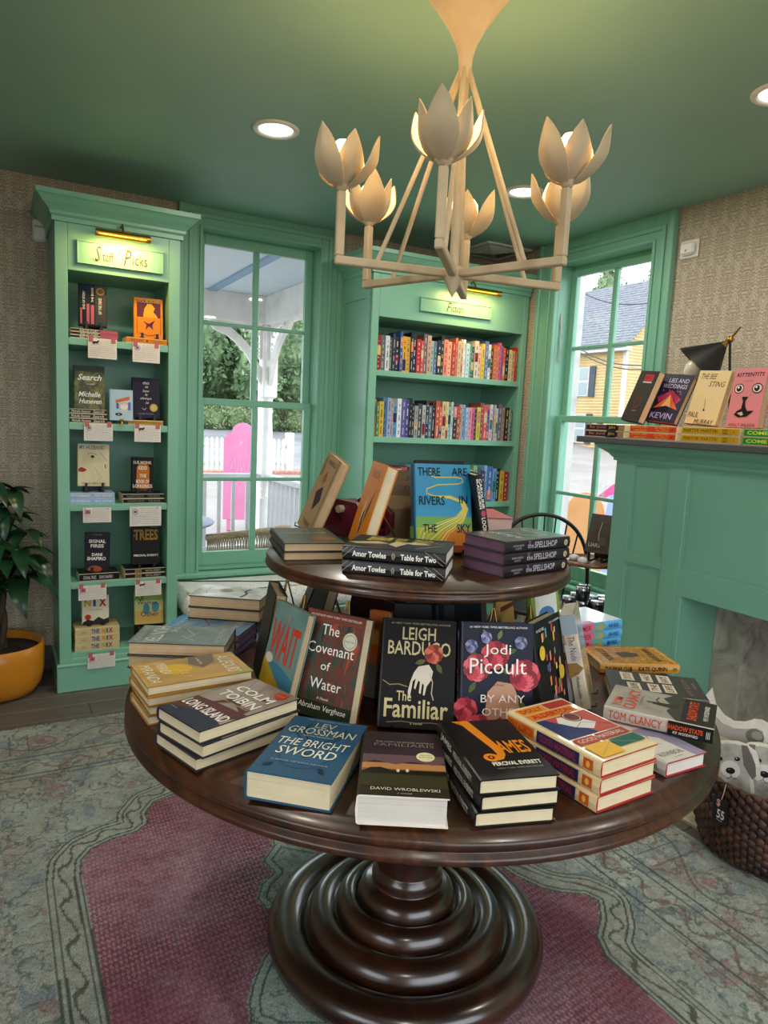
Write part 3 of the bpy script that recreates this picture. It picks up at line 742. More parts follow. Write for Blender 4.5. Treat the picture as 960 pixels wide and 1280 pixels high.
    bl = (np.sin(run*38+1.57)**2 > .86) & (np.abs(E-.395) < .018); pale = mixc(pale, ones*C3('#8d6f66'), bl*.6)
    wide = (E > .06) & (E < .28); sc = np.abs(np.sin(run*11)*.075+.17-E); pale = mixc(pale, ones*C3('#5b5f50'), (wide & (sc < .006))*.6)
    for cx in np.arange(-1, 4, .29):
        rr = np.hypot(run-cx, (E-.17)*1.2); pale = mixc(pale, ones*C3('#7b675f'), (wide & (np.abs(rr-.055) < .006))*.55); pale = mixc(pale, ones*C3('#94626a'), (wide & (rr < .03) & (n4 > .4))*.6)
    lin_ = (np.abs((run*14) % 1-.5) < .06) & (np.abs(E-.17) < .10) & (((run*2.1) % 1) < .3); pale = mixc(pale, ones*C3('#525a50'), lin_*.5)
    # maroon field with weft streaks
    st = vn(.05, 81); red = mixc(ones*C3('#864e5c'), ones*C3('#a87a86'), (vn(.25, 91)-.35)*2)
    red = mixc(red, ones*C3('#947078'), ((n1 > .56)*.45)); red = mixc(red, ones*C3('#8d5058'), (st > .62)*.5)
    Xr = X*.9+Y*.25; Yr = Y-X*.18
    row = np.floor(Yr/.020); dash = (((Xr+row*.006) % .012) < .0055) & ((Yr % .020) > .006)
    red = mixc(red, ones*C3('#c0b0b6'), dash*(.30+.6*np.clip((vn(.4, 95)-.35)*2.5, 0, 1)))
    col = np.where((D < 0)[..., None], red, pale)
    # ornament band round the field and the medallion
    def ornament(col, d, inner, outer):
        z_ = (d > inner) & (d < outer)
        base = mixc(ones*C3('#9c9f93'), ones*C3('#b2b8ab'), n3); col = np.where(z_[..., None], base, col)
        for c in (inner+.004, inner+.020, outer-.024, outer-.006): col = mixc(col, ones*C3('#454f47'), (np.abs(d-c) < .0032)*(z_)*.8)
        mid = (inner+outer)/2; ang = (X*1.3+Y)*34; c2 = np.abs(np.sin(ang)*.016+mid-d); col = mixc(col, ones*C3('#4f5850'), (z_ & (c2 < .0045))*.8)
        dot = ((np.sin(ang+1.57)**2 > .9) & (np.abs(d-mid) < .010)); col = mixc(col, ones*C3('#6f5a55'), (z_ & dot)*.7)
        return col
    col = ornament(col, D, .0, .105)
    insm = Dm < 0; pm = mixc(ones*C3('#9fb0a6'), ones*C3('#b8c6bd'), n3); pm = mixc(pm, ones*C3('#5f6f66'), (np.abs(n2-.5) < .03)*.5)
    col = np.where((insm & (D < 0))[..., None], pm, col)
    for c in (-.006, -.03): col = mixc(col, ones*C3('#46524a'), (np.abs(Dm-c) < .003)*.7)
    col = col*(.90+.2*n4[..., None])
    lc = np.where(col > .04045, ((col+.055)/1.055)**2.4, col/12.92)
    ym = y0
    V = np.empty((ny*nx, 3), np.float32); V[:, 0] = X.ravel(); V[:, 1] = Y.ravel(); V[:, 2] = .009
    I = np.arange(ny*nx).reshape(ny, nx)
    F = np.stack([I[:-1, :-1], I[:-1, 1:], I[1:, 1:], I[1:, :-1]], -1).reshape(-1, 4)
    me = bpy.data.meshes.new('pile'); me.vertices.add(len(V)); me.vertices.foreach_set('co', V.ravel())
    me.loops.add(F.size); me.loops.foreach_set('vertex_index', F.ravel().astype(np.int32)); me.polygons.add(len(F))
    me.polygons.foreach_set('loop_start', np.arange(0, F.size, 4, dtype=np.int32)); me.update(calc_edges=True)
    ca = me.color_attributes.new('dye', 'FLOAT_COLOR', 'POINT'); rgba = np.ones((ny*nx, 4), np.float32); rgba[:, :3] = lc.reshape(-1, 3)
    ca.data.foreach_set('color', rgba.ravel())
    m, nt, b = nodes('woven_wool', 0.95, spec=.15); at = nt.nodes.new('ShaderNodeAttribute'); at.attribute_name = 'dye'
    f = noise(nt, coords(nt, (1, .35, 1)), 420, 2); mx = nt.nodes.new('ShaderNodeMix'); mx.data_type = 'RGBA'; mx.blend_type = 'MULTIPLY'; mx.inputs[0].default_value = 1
    nt.links.new(at.outputs['Color'], mx.inputs[6]); nt.links.new(ramp(nt, f, [(0.3, '#b8b8b8'), (0.7, '#ffffff')]), mx.inputs[7]); nt.links.new(mx.outputs[2], b.inputs['Base Color'])
    bump(nt, b, f, .6, .002); me.materials.append(m)
    r = thing('area_rug', 'worn pale green rug with a maroon field under the round table', 'rug', (0, 0, 0))
    o = bpy.data.objects.new('pile', me); COL.objects.link(o); o.parent = r
    mm = MB(); wm = mk_noise('rug_edge', [(0.3, '#8f968c'), (0.7, '#b0b5a8')], 60, rough=.95); mm.box((x0, y0, .0005), (x1, y1, .0085), wm); obj('backing', mm, r)
    f = MB(); rg = random.Random(5); xx = x0
    while xx < x1:
        f.box((xx, y1, .001), (xx+.006, y1+.006+rg.random()*.012, .006), wm); xx += .0085
    o = obj('fringe', f, r); o['kind'] = 'stuff'
rug()

# ================================================================== ROUND TABLE
TX, TY, ZT, Z2 = 1.0, 1.562, .77, 1.10
tb = thing('round_table', 'large round dark walnut pedestal table stacked with books', 'table', (TX, TY, 0))
m = MB(); m.lathe([(.0001, .70), (.66, .70), (.70, .704), (.742, .708), (.750, .716), (.748, .726), (.738, .730), (.738, .734), (.746, .740), (.749, .748), (.746, .756), (.728, .760), (.722, .766), (.714, .7695), (.0001, .77)], M_TABLE, 96); obj('table_top', m, tb)
m = MB(); prof = [(.0001, .011), (.370, .011), (.382, .018), (.387, .034), (.385, .050), (.376, .066), (.358, .078), (.334, .083), (.308, .077), (.290, .063), (.2815, .048), (.2795, .050), (.279, .066), (.272, .086), (.258, .102), (.240, .110), (.222, .108), (.207, .099),
                  (.199, .090), (.1975, .092), (.197, .104), (.190, .122), (.178, .136), (.163, .142), (.150, .138), (.142, .128), (.138, .118), (.1365, .119), (.136, .142), (.127, .162), (.112, .174), (.100, .175), (.097, .178), (.100, .192), (.097, .210), (.088, .217), (.0865, .222), (.092, .26), (.094, .32), (.088, .4), (.08, .5), (.085, .6), (.12, .67), (.16, .70), (.0001, .7)]
m.lathe(prof, M_TABLE2, 80); obj('pedestal', m, tb)
r = thing('table_riser', 'smaller round dark walnut tier standing on the round table', 'riser', (TX-.012, TY+.018, ZT+.0005))
m = MB(); m.lathe([(.0001, .298), (.375, .298), (.396, .301), (.401, .308), (.398, .315), (.393, .317), (.398, .320), (.399, .325), (.394, .3295), (.0001, .33)], M_TABLE, 80); obj('tier_top', m, r)
m = MB(); m.lathe([(.0001, 0), (.15, 0), (.155, .012), (.14, .03), (.10, .04), (.07, .06), (.06, .10), (.075, .15), (.085, .19), (.06, .23), (.055, .26), (.09, .285), (.12, .298), (.0001, .298)], M_TABLE2, 48); obj('turned_column', m, r)

# easels ---------------------------------------------------------------
def easel(label, root, mtl=None, h=.5, name='book_easel', group='wire book easels'):
    """wire easel under a leaning book, built in the book's frame"""
    mtl = mtl or M_WIRE
    w, H, t = root['_d']; M = root.matrix_world.copy()
    up = Vector((0, 0, 1)); u = (M.to_3x3() @ Vector((0, 1, 0))); n = (M.to_3x3() @ Vector((0, 0, 1)))
    z0 = (M @ Vector((0, -H/2, t))).z - t*max(0, n.z)
    r = thing(name, label, 'easel', (M.translation.x, M.translation.y, z0)); O = Vector(r.location)
    def q(x, y, z): return (M @ Vector((x, y, z))) - O
    for s in (-.3, .3):
        m = MB(); a = q(s*w, -H/2-.004, t+.012); b = q(s*w, -H/2-.004, -.004); c = q(s*w*(.35 if h < 1 else .04), -H/2+H*h, -.004)
        k = q(s*w, -H/2+.006, t+.013)
        m.tube([k, a, b, c], .0022, mtl, 6); obj('front_leg', m, r)
    top = q(0, -H/2+H*h-.004, -.005); hb = Vector((n.x, n.y, 0)).normalized()
    foot = Vector((top.x, top.y, 0.002)) - hb*.07
    m = MB(); m.tube([top, foot], .0022, mtl, 6); obj('back_leg', m, r)
    return r
ORD = ['', 'first', 'second', 'third', 'fourth', 'fifth', 'sixth', 'seventh', 'eighth', 'ninth', 'tenth', 'eleventh', 'twelfth', 'thirteenth', 'fourteenth', 'fifteenth', 'sixteenth', 'seventeenth', 'eighteenth', 'nineteenth', 'twentieth',
       'twenty-first', 'twenty-second', 'twenty-third', 'twenty-fourth', 'twenty-fifth', 'twenty-sixth', 'twenty-seventh', 'twenty-eighth', 'twenty-ninth', 'thirtieth']

# ---------------------------------------------------------------- flat stacks on the table top
W_, K_ = '#efe9df', '#141214'
G = 'books laid out on the round table'
A_dusk = art('dusk_landscape_art', [(0.3, '#2a2426'), (0.6, '#4a3d42'), (0.8, '#6a565a')], 5)
b = book('brown dusk-sky hardcover with a cream seal lying at the front edge of the table', .157, .247, .054, '#3a2f33', '#2b2224', pg=PG_WHITE, edge='#e4ddd2', group=G, front=[
    ('r', 0, .0, 1, .34, '#2c2416'), ('r', 0, .32, 1, .45, '#8a5c2e'), ('r', 0, .38, 1, .47, '#b98350'), ('p', [(0, .46), (.15, .5), (.4, .45), (.6, .5), (.85, .46), (1, .49), (1, .6), (0, .6)], '#6d5258'),
    ('p', [(0, .33), (.1, .39), (.22, .40), (.36, .36), (1, .37), (1, .2), (0, .2)], '#1e1a12'), ('r', 0, .12, 1, .3, '#34331b'), ('e', .43, .355, .02, .025, '#cfc6b8'), ('e', .54, .36, .02, .025, '#cfc6b8'), ('e', .67, .33, .025, .012, '#15110c'),
    ('t', 'THE STORY OF EDGAR SAWTELLE', .15, .80, .74, .022, '#b9a998'), ('t', 'FAMILIARIS', .13, .735, .76, .05, '#8d7f7c', {'b': -.005}), ('e', .77, .58, .115, .075, '#e8dcae'), ('t', 'Oprahs', .70, .595, .14, .02, '#6b5c32'), ('t', 'Book Club', .69, .565, .16, .018, '#6b5c32'),
    ('t', 'DAVID WROBLEWSKI', .12, .065, .78, .038, '#d8cfc0'), ('t', 'a novel', .42, .02, .16, .02, '#b9a998')])
flat(b, .655, 1.060, ZT, -29.7)
b = book('blue hardcover with pale curling lettering lying left of the dusk-sky book', .161, .247, .054, '#24506f', '#1d2a3a', back='#1d2a3a', pg=PG_CREAM, group=G, front=[
    ('e', .5, .5, .40, .30, '#2b5a7a'), ('o', .5, .32, .3, .008, '#16344b'), ('l', [(.5, .3), (.45, .55), (.25, .75), (.3, .9)], .02, '#14303f'), ('l', [(.5, .3), (.6, .6), (.8, .72), (.78, .86)], .02, '#14303f'), ('l', [(.5, .5), (.3, .6), (.12, .75)], .014, '#14303f'), ('l', [(.5, .5), (.7, .6), (.9, .8)], .014, '#14303f'),
    ('t', 'LEV', .36, .82, .27, .09, '#b9b79a'), ('t', 'GROSSMAN', .06, .69, .88, .115, '#c9c6a6', {'s': .1}), ('t', 'NEW YORK TIMES BESTSELLER', .3, .65, .4, .018, '#c9c6a6'), ('t', 'THE BRIGHT', .05, .47, .90, .12, '#e6e2cc', {'s': .1}), ('t', 'SWORD', .13, .31, .74, .13, '#e6e2cc', {'s': .1}),
    ('t', 'THE MAGICIANS TRILOGY', .2, .94, .6, .02, '#9fb0b5'), ('t', 'A NOVEL OF KING ARTHUR', .15, .2, .7, .022, '#9fb0b5'), ('lf', .1, .1, .15, 40, '#10283a'), ('lf', .85, .1, .15, 130, '#10283a')])
flat(b, .524, 1.185, ZT, -42.1)
b = book('x', .148, .231, .0282, '#131313', '#161414', pg=PG_CREAM, group='stack of three black books with an orange letter J', front=[
    ('p', [(.16, 1), (.40, 1), (.56, .44), (.545, .36), (.48, .29), (.40, .27), (.40, .33), (.44, .38), (.43, .46), (.28, .9)], '#e0851c'), ('e', .33, .325, .10, .065, '#e0851c'), ('e', .33, .325, .045, .03, '#1c1410'), ('e', .33, .325, .02, .014, '#e0851c'),
    ('t', 'AMES', .51, .37, .42, .22, '#e0851c', {'b': .02}), ('t', 'PERCIVAL EVERETT', .28, .185, .64, .06, '#e9e2d6', {'b': .025}), ('t', 'NEW YORK TIMES BESTSELLER', .3, .13, .6, .022, '#8e8a84'), ('t', 'A NOVEL', .17, .9, .18, .02, '#5a3108', {'r': -75})],
    sp=[('t', 'JAMES', .12, .2, .28, .6, '#c9c2b6', {'b': .03}), ('t', 'PERCIVAL EVERETT', .45, .28, .42, .45, '#c9c2b6', {'b': .02})])
stack(b, .811, .989, ZT, -15.5, 3, ['black orange-J hardcover at the bottom of its stack of three', 'black orange-J hardcover in the middle of its stack of three', 'black hardcover with a huge orange letter J, topmost of its stack of three'])
A_gl = mat('#f3e6c8', .08, 0, .8)
b = book('x', .158, .246, .0323, mat('#e7d2a4', .12, 0, .9), '#e2c99a', back='#e2c99a', edge='#a3171c', pg=PG_CREAM, group='stack of three cream and red novels', front=[
    ('r', .06, .86, .52, .97, '#d88a1c'), ('t', 'DOLLY', .10, .885, .38, .07, '#a62820', {'b': .03}), ('r', .55, .86, .97, .97, '#a8332a'), ('r', .06, .74, .90, .845, '#d9781f'), ('t', 'ALDERTON', .12, .76, .72, .07, '#a62820', {'b': .03}),
    ('r', .06, .36, .97, .72, '#26315e'), ('p', [(.2, .72), (.3, .6), (.5, .55), (.6, .36), (.97, .36), (.97, .72)], '#b54a3e'), ('p', [(.3, .62), (.42, .50), (.62, .42), (.8, .5), (.6, .68), (.4, .7)], '#d9d4cf'), ('e', .62, .66, .14, .09, '#6d2a2e'), ('o', .62, .66, .12, .012, '#d8c9a8'), ('l', [(.3, .45), (.6, .55), (.95, .42)], .008, '#1c2038'),
    ('r', .06, .24, .42, .34, '#a8332a'), ('r', .45, .24, .97, .34, '#9c3a34'), ('t', 'GOOD MATERIAL', .1, .265, .8, .05, '#d9cdb6'), ('r', .5, .10, .97, .22, '#1c5a4a'), ('r', .06, .03, .46, .22, '#d9a630'), ('l', [(.1, .06), (.5, .2), (.95, .05)], .008, '#9b8f74')],
    sp=[('r', .02, .16, .33, .84, '#d9781f'), ('t', 'DOLLY ALDERTON', .04, .26, .28, .48, '#a62820', {'b': .03}), ('r', .36, .14, .80, .86, '#29264e'), ('t', 'GOOD MATERIAL', .39, .27, .38, .46, '#8a2a3c', {'b': .03}), ('r', .84, .2, .93, .82, '#c2571c'), ('e', .885, .5, .018, .2, '#e2b04a')])
stack(b, 1.006, .971, ZT, 4.1, 3, ['cream and red novel at the bottom of its stack of three', 'cream and red novel in the middle of its stack of three', 'glossy cream novel with orange and red blocks, topmost of its stack of three'], .5)
b = book('lilac and white novel with a red edge half under the soldier thriller', .122, .212, .031, '#8f8aa3', '#c9c5bd', edge='#a01c26', pg=PG_WHITE, group=G, front=[('r', 0, .62, 1, 1, '#a58591'), ('r', .25, .66, .8, .93, '#d2bcc2'), ('p', [(0, .0), (.72, 0), (.66, .42), (.40, .55), (0, .5)], '#c8c4bb'), ('l', [(.12, .42), (.3, .36), (.42, .42), (.5, .5)], .02, '#6e6a64'), ('l', [(.2, .5), (.4, .36), (.5, .3)], .014, '#6e6a64'),
    ('t', 'RUTH REICHL', .08, .10, .56, .07, '#3a3836'), ('t', 'a novel', .3, .05, .2, .02, '#3a3836')], sp=[('t', 'REICHL', .72, .3, .2, .4, '#3a3836')])
flat(b, 1.221, .988, ZT, 0.5)
A_sold = art('grey_mist_art', [(0.3, '#8d8880'), (0.7, '#b3ada4')], 6, rough=.15)
b = book('grey and black soldier thriller with orange capitals near the right table edge', .156, .226, .0315, A_sold, '#b5ada2', back='#191919', pg=PG_CREAM, group=G, front=[
    ('r', 0, .0, 1, .34, '#22211f'), ('p', [(0, .34), (.3, .44), (.55, .40), (.8, .5), (1, .42), (1, .3), (0, .3)], '#3b3a33'), ('p', [(.42, .34), (.48, .58), (.56, .6), (.6, .44), (.7, .34)], '#2f3126'), ('l', [(.5, .5), (.66, .56), (.8, .54)], .02, '#22211f'), ('e', .53, .62, .03, .025, '#5b5642'),
    ('t', 'TOM', .10, .855, .38, .085, '#cc4a1e', {'b': .01}), ('t', 'CLANCY', .08, .72, .84, .115, '#cc4a1e', {'b': .01}), ('t', 'ACT OF DEFIANCE', .3, .68, .4, .02, '#4b4842'), ('t', 'SHADOW STATE', .12, .16, .76, .09, '#cc4a1e', {'b': .02}), ('t', 'M.P. WOODWARD', .2, .06, .6, .045, W_)],
    sp=[('r', .60, 0, 1, 1, '#191919'), ('t', 'TOM CLANCY', .05, .22, .5, .6, '#cc4a1e'), ('t', 'SHADOW STATE', .59, .40, .32, .36, '#cc4a1e', {'b': .03}), ('t', 'M.P. WOODWARD', .65, .12, .22, .2, W_), ('t', '|||', .94, .25, .03, .5, W_)])
flat(b, 1.322, 1.034, .8055, 33.8)
b = book('dark grey book patterned with cream panels between the soldier thriller and the golden book', .165, .233, .0345, '#3b3a39', '#2c2b2b', pg=PG_CREAM, group=G, front=[
    ('r', .10, .66, .46, .80, '#c9b9a6'), ('r', .55, .70, .92, .84, '#c9b9a6'), ('r', .12, .46, .48, .58, '#c9b9a6'), ('r', .55, .50, .92, .62, '#c9b9a6'), ('r', .14, .30, .5, .42, '#c9b9a6'), ('r', .56, .30, .93, .44, '#c9b9a6'),
    ('t', 'OLIVE', .14, .69, .28, .08, '#4a4238'), ('t', 'DUTCH', .6, .73, .28, .08, '#4a4238'), ('t', 'THE', .16, .485, .28, .07, '#4a4238'), ('t', 'HALF', .6, .525, .28, .07, '#4a4238'), ('t', 'LIFE', .18, .325, .28, .07, '#4a4238'), ('t', 'RAYS', .6, .33, .28, .08, '#4a4238'),
    ('t', 'AMY BLOOM', .1, .13, .7, .06, '#8c6a60'), ('t', 'A NOVEL', .4, .06, .3, .03, '#9a948c')])
flat(b, 1.493, 1.196, ZT, 49.8)
A_gold = art('golden_ornament_art', [(0.3, '#5c3c16'), (0.5, '#a56f22'), (0.62, '#c99438'), (0.8, '#7d531c')], 55, rough=.3, dist=2)
b = book('golden brown ornamented hardcover with a dark keyhole beside the pastel stack', .159, .236, .028, A_gold, '#c0872b', pg=PG_TAN, group=G, front=[('p', [(.35, .62), (.62, .64), (.66, .5), (.6, .36), (.42, .38), (.36, .5)], '#4b3e36'), ('r', .04, .03, .96, .045, '#e0b45a'), ('r', .04, .955, .96, .97, '#e0b45a'), ('t', 'THE BRIAR CLUB', .15, .74, .7, .10, '#3c2710', {'b': .01}), ('t', 'KATE QUINN', .15, .14, .7, .10, '#3c2710', {'b': .01})],
    sp=[('t', 'THE BRIAR CLUB', .06, .25, .34, .5, '#3c2710', {'b': .02}), ('t', 'KATE QUINN', .48, .25, .36, .5, '#3c2710', {'b': .02}), ('t', 'WM', .91, .3, .05, .4, '#3c2710')])
flat(b, 1.631, 1.407, ZT, 66.5)
A_pas = art('pale_sheen_cover', [(0.3, '#b9cbe8'), (0.5, '#d3dcf0'), (0.8, '#e2d3e6')], 4, rough=.12)
b = book('x', .162, .236, .0276, A_pas, '#5fa9dd', pg=PG_CREAM, group='stack of three pastel books', front=[('r', 0, .5, .14, 1, '#d98aa6')],
    sp=[('r', 0, 0, .50, 1, '#d0728c'), ('p', [(.42, 0), (.62, 0), (.70, .5), (.62, 1), (.46, 1), (.5, .5)], '#5fae9c'), ('p', [(.52, .1), (.62, .2), (.66, .6), (.56, .9)], '#b59d6e'), ('t', 'SUMMER', .06, .2, .36, .62, '#a2304a', {'b': .02}), ('t', 'EVA RICE', .74, .25, .18, .45, '#1d4f94', {'b': .02})])
stack(b, 1.641, 1.635, ZT, 90.7, 3, ['pastel book with a pink and blue spine, bottom of its stack of three', 'pastel book with a pink and blue spine, middle of its stack of three', 'pastel book with a shiny pale cover, topmost of its stack by the mantel'], .5)
A_li = art('misty_brown_boards_art', [(0.3, '#7d6a5a'), (0.7, '#a59282')], 3, (6, 1, 1))
b = book('x', .156, .245, .0273, A_li, '#2a2227', back='#2a2227', edge='#23202a', pg=PG_CREAM, group='stack of three brown harbour novels', front=[
    ('l', [(.05, 1), (.5, .55)], .006, '#6b5a4c'), ('l', [(.3, 1), (.8, .5)], .006, '#6b5a4c'), ('l', [(.6, 1), (1, .62)], .006, '#6b5a4c'), ('p', [(0, 0), (1, 0), (1, .18), (.55, .28), (0, .14)], '#26283c'), ('p', [(0, .1), (.4, .2), (.9, .22), (1, .34), (1, .44), (.5, .42), (0, .38)], '#582a28'), ('p', [(.3, .36), (.5, .5), (.62, .5), (.95, .4), (.9, .52), (.7, .5), (.62, .62), (.45, .62)], '#4a2c28'),
    ('t', 'COLM', .12, .70, .76, .11, W_, {'b': .02}), ('t', 'TOIBIN', .10, .53, .80, .12, W_, {'b': .02}), ('t', 'THE NEW YORK TIMES BESTSELLER', .1, .485, .8, .018, '#d9a48c'), ('t', 'LONG ISLAND', .04, .20, .92, .12, W_, {'b': .02}), ('e', .80, .90, .10, .06, '#c9401e'), ('t', 'book club', .73, .89, .14, .02, '#e8a088'), ('t', 'A Novel', .06, .09, .14, .02, '#9aa0b0')],
    sp=[('t', 'LONG ISLAND', .2, .2, .5, .6, W_)])
stack(b, .423, 1.381, ZT, -71.8, 3, ['brown harbour novel at the bottom of the stack by the left table edge', 'brown harbour novel in the middle of the stack by the left table edge', 'brown harbour novel with tall white capitals, topmost of its stack'])
A_july = art('golden_sky_art', [(0.25, '#7d6f58'), (0.45, '#b08a48'), (0.6, '#d8a440'), (0.8, '#e0b968')], 4.5)
b = book('x', .155, .241, .0217, A_july, '#c27a22', edge='#a0702a', pg=PG_CREAM, group='stack of four golden-sky novels', front=[
    ('p', [(0, .55), (.3, .5), (.55, .6), (.35, .75), (0, .8)], '#7d6a58'), ('e', .45, .35, .22, .16, '#dcae34'), ('r', .86, .82, 1, 1, '#a5a868'), ('t', 'ALL', .1, .80, .34, .12, '#efe4c8', {'s': .4}), ('t', 'FOURS', .42, .78, .5, .13, '#efe4c8', {'s': .4, 'b': .01}), ('t', 'A NOVEL', .1, .6, .3, .03, '#efe4c8'),
    ('t', 'MIRANDA', .1, .20, .5, .10, '#efe4c8', {'s': .4}), ('t', 'JULY', .45, .34, .45, .10, '#e8cd90', {'s': .5}), ('t', 'MIRANDA', .1, .05, .8, .10, '#efe4c8', {'s': .4})])
stack(b, .397, 1.597, ZT, -86.6, 4, ['golden-sky novel at the bottom of its stack, left of the harbour novels', 'golden-sky novel second from the bottom of its stack', 'golden-sky novel third from the bottom of its stack', 'golden-sky novel with curling cream lettering, topmost of its stack'])
A_gr = art('slate_cloud_art', [(0.3, '#56605f'), (0.55, '#7c8684'), (0.8, '#9ea6a2')], 6)
b = book('x', .155, .244, .0328, A_gr, '#1b1a1c', back='#2a282a', edge='#3a3838', pg=PG_TAN, group='stack of three slate-grey hardcovers', front=[('t', 'HUNTER', .06, .14, .88, .16, '#c6cac4', {'b': .01}), ('t', 'THE', .06, .34, .3, .06, '#c6cac4'), ('l', [(.2, .5), (.5, .62), (.6, .5), (.8, .66)], .02, '#b5bab5'), ('l', [(.3, .66), (.6, .58), (.85, .5)], .012, '#b5bab5'), ('t', 'TANA FRENCH', .08, .03, .8, .07, '#b5bab5'), ('t', 'FRENCH', .1, .86, .8, .07, '#b5bab5')])
stack(b, .430, 1.818, ZT, -116.9, 3, ['slate-grey hardcover at the bottom of its stack', 'slate-grey hardcover in the middle of its stack', 'slate-grey hardcover with pale lettering, topmost behind the golden-sky novels'])
A_bl = art('blue_bands_art', [(0.25, '#1f4f8c'), (0.42, '#3f86b8'), (0.55, '#8d8a86'), (0.7, '#5a9ab8'), (0.85, '#22356e')], 5, (.6, 3, 1))
b = book('x', .153, .240, .0185, A_bl, '#1d2f66', edge='#28407a', pg=PG_PINK, group='stack of three blue books with reddish page edges', front=[('t', 'BEACH', .1, .8, .8, .08, '#b8cfe0'), ('t', 'A NOVEL', .2, .1, .6, .05, '#b8cfe0'), ('l', [(.1, .3), (.5, .5), (.9, .42)], .02, '#5a3c34')])
stack(b, .554, 2.024, ZT, -129.0, 3, ['blue banded book at the bottom of the stack by the left rear table edge', 'blue banded book in the middle of its stack', 'bright blue banded book, topmost of its stack behind the slate-grey one'], .5)
A_gw = art('grey_white_figure_art', [(0.3, '#6b706a'), (0.45, '#a6a89f'), (0.6, '#d2d6d4'), (0.8, '#e5e8e8')], 6, rough=.2)
b = book('x', .150, .222, .0355, A_gw, '#1b1a1c', back='#1b1a1c', edge='#23211f', pg=PG_TAN, group='pair of thick grey-white hardcovers', front=[('l', [(.9, .7), (.6, .74), (.4, .68), (.2, .72)], .06, '#2a3032'), ('e', .4, .42, .16, .1, '#8d8a74'), ('t', 'JAMES', .1, .1, .7, .08, '#e9ebea')])
stack(b, .645, 2.109, ZT+.0575, -123.8, 2, ['thick grey-white hardcover under its twin on the blue stack', 'thick grey-white hardcover on top of the rear left pile, by the bench'], .4)
b = book('grey paper-covered book lying behind the thick grey-white pair', .15, .225, .03, '#8c8578', '#6f6a60', pg=PG_TAN, group=G)
flat(b, .86, 2.13, ZT, -150)

# ---------------------------------------------------------------- leaning books on the table top
A_wait = art('teal_coast_art', [(0.3, '#4a7476'), (0.55, '#6f928c'), (0.8, '#9aaa98')], 5)
GL = 'books leaning on easels round the table'
b = book('teal seaside book with big red capitals leaning at the left', .157, .238, .021, A_wait, '#3a2a22', pg=PG_TAN, group=GL, front=[
    ('p', [(0, 0), (1, 0), (1, .12), (.5, .34), (0, .42)], '#a88a26'), ('p', [(.2, .36), (1, .1), (1, .34), (.6, .4), (.2, .42)], '#3e7a94'), ('t', 'WAIT', .06, .44, .88, .38, '#c73c2a', {'b': .02}), ('e', .16, .43, .12, .05, '#c9c6b8'), ('t', 'GABRIELLA BURNHAM', .06, .03, .88, .09, '#e4dcc0'), ('lf', .5, .84, .12, 90, '#c58a4a')], sp=[('t', 'WAIT', .2, .2, .2, .6, '#c73c2a')])
lean(b, .555, 1.510, ZT, -174.1, 13.5); easel('brass wire easel holding the teal seaside book', b, None, 1.13)
b = book('dark green book with its pale page edges up, leaning behind the seaside book', .156, .237, .030, '#23291f', '#1c2119', pg=PG_TAN, group=GL)
lean(b, .592, 1.712, ZT, 166.8, 9); easel('brass wire easel behind the dark green book', b, None, 1.13)
A_cov = art('autumn_forest_art', [(0.3, '#1a2822'), (0.42, '#34463a'), (0.5, '#6c2a1c'), (0.56, '#2c3a30'), (0.66, '#a03c20')], 20, (1.6, .5, 1), dist=.8, detail=6)
b = book('forest-red novel with white serif title leaning left of centre', .159, .238, .0405, A_cov, '#2a302c', back='#c8bb9c', pg=PG_CREAM, group=GL, front=[
    ('r', 0, .90, 1, 1, '#7c4030'), ('r', 0, 0, 1, .15, '#2a3322'), ('t', 'AN INSTANT NEW YORK TIMES BESTSELLER', .06, .945, .88, .02, W_), ('t', 'The', .3, .78, .30, .10, W_), ('t', 'Covenant', .10, .60, .80, .10, W_), ('t', 'of', .38, .45, .16, .08, W_), ('t', 'Water', .24, .27, .54, .10, W_), ('t', 'A Novel', .4, .175, .2, .025, W_), ('t', 'Abraham Verghese', .1, .06, .82, .07, W_, {'s': .2}), ('e', .80, .76, .12, .085, '#c9c6b0'), ('o', .80, .76, .10, .008, '#7c785c'), ('t', 'Book Club', .72, .75, .16, .02, '#5c583c')], sp=[('t', 'The Covenant of Water', .1, .3, .7, .4, W_)])
lean(b, .628, 1.386, ZT, 212.1, 14.5); easel('brass wire easel holding the forest-red novel', b, None, 1.13)
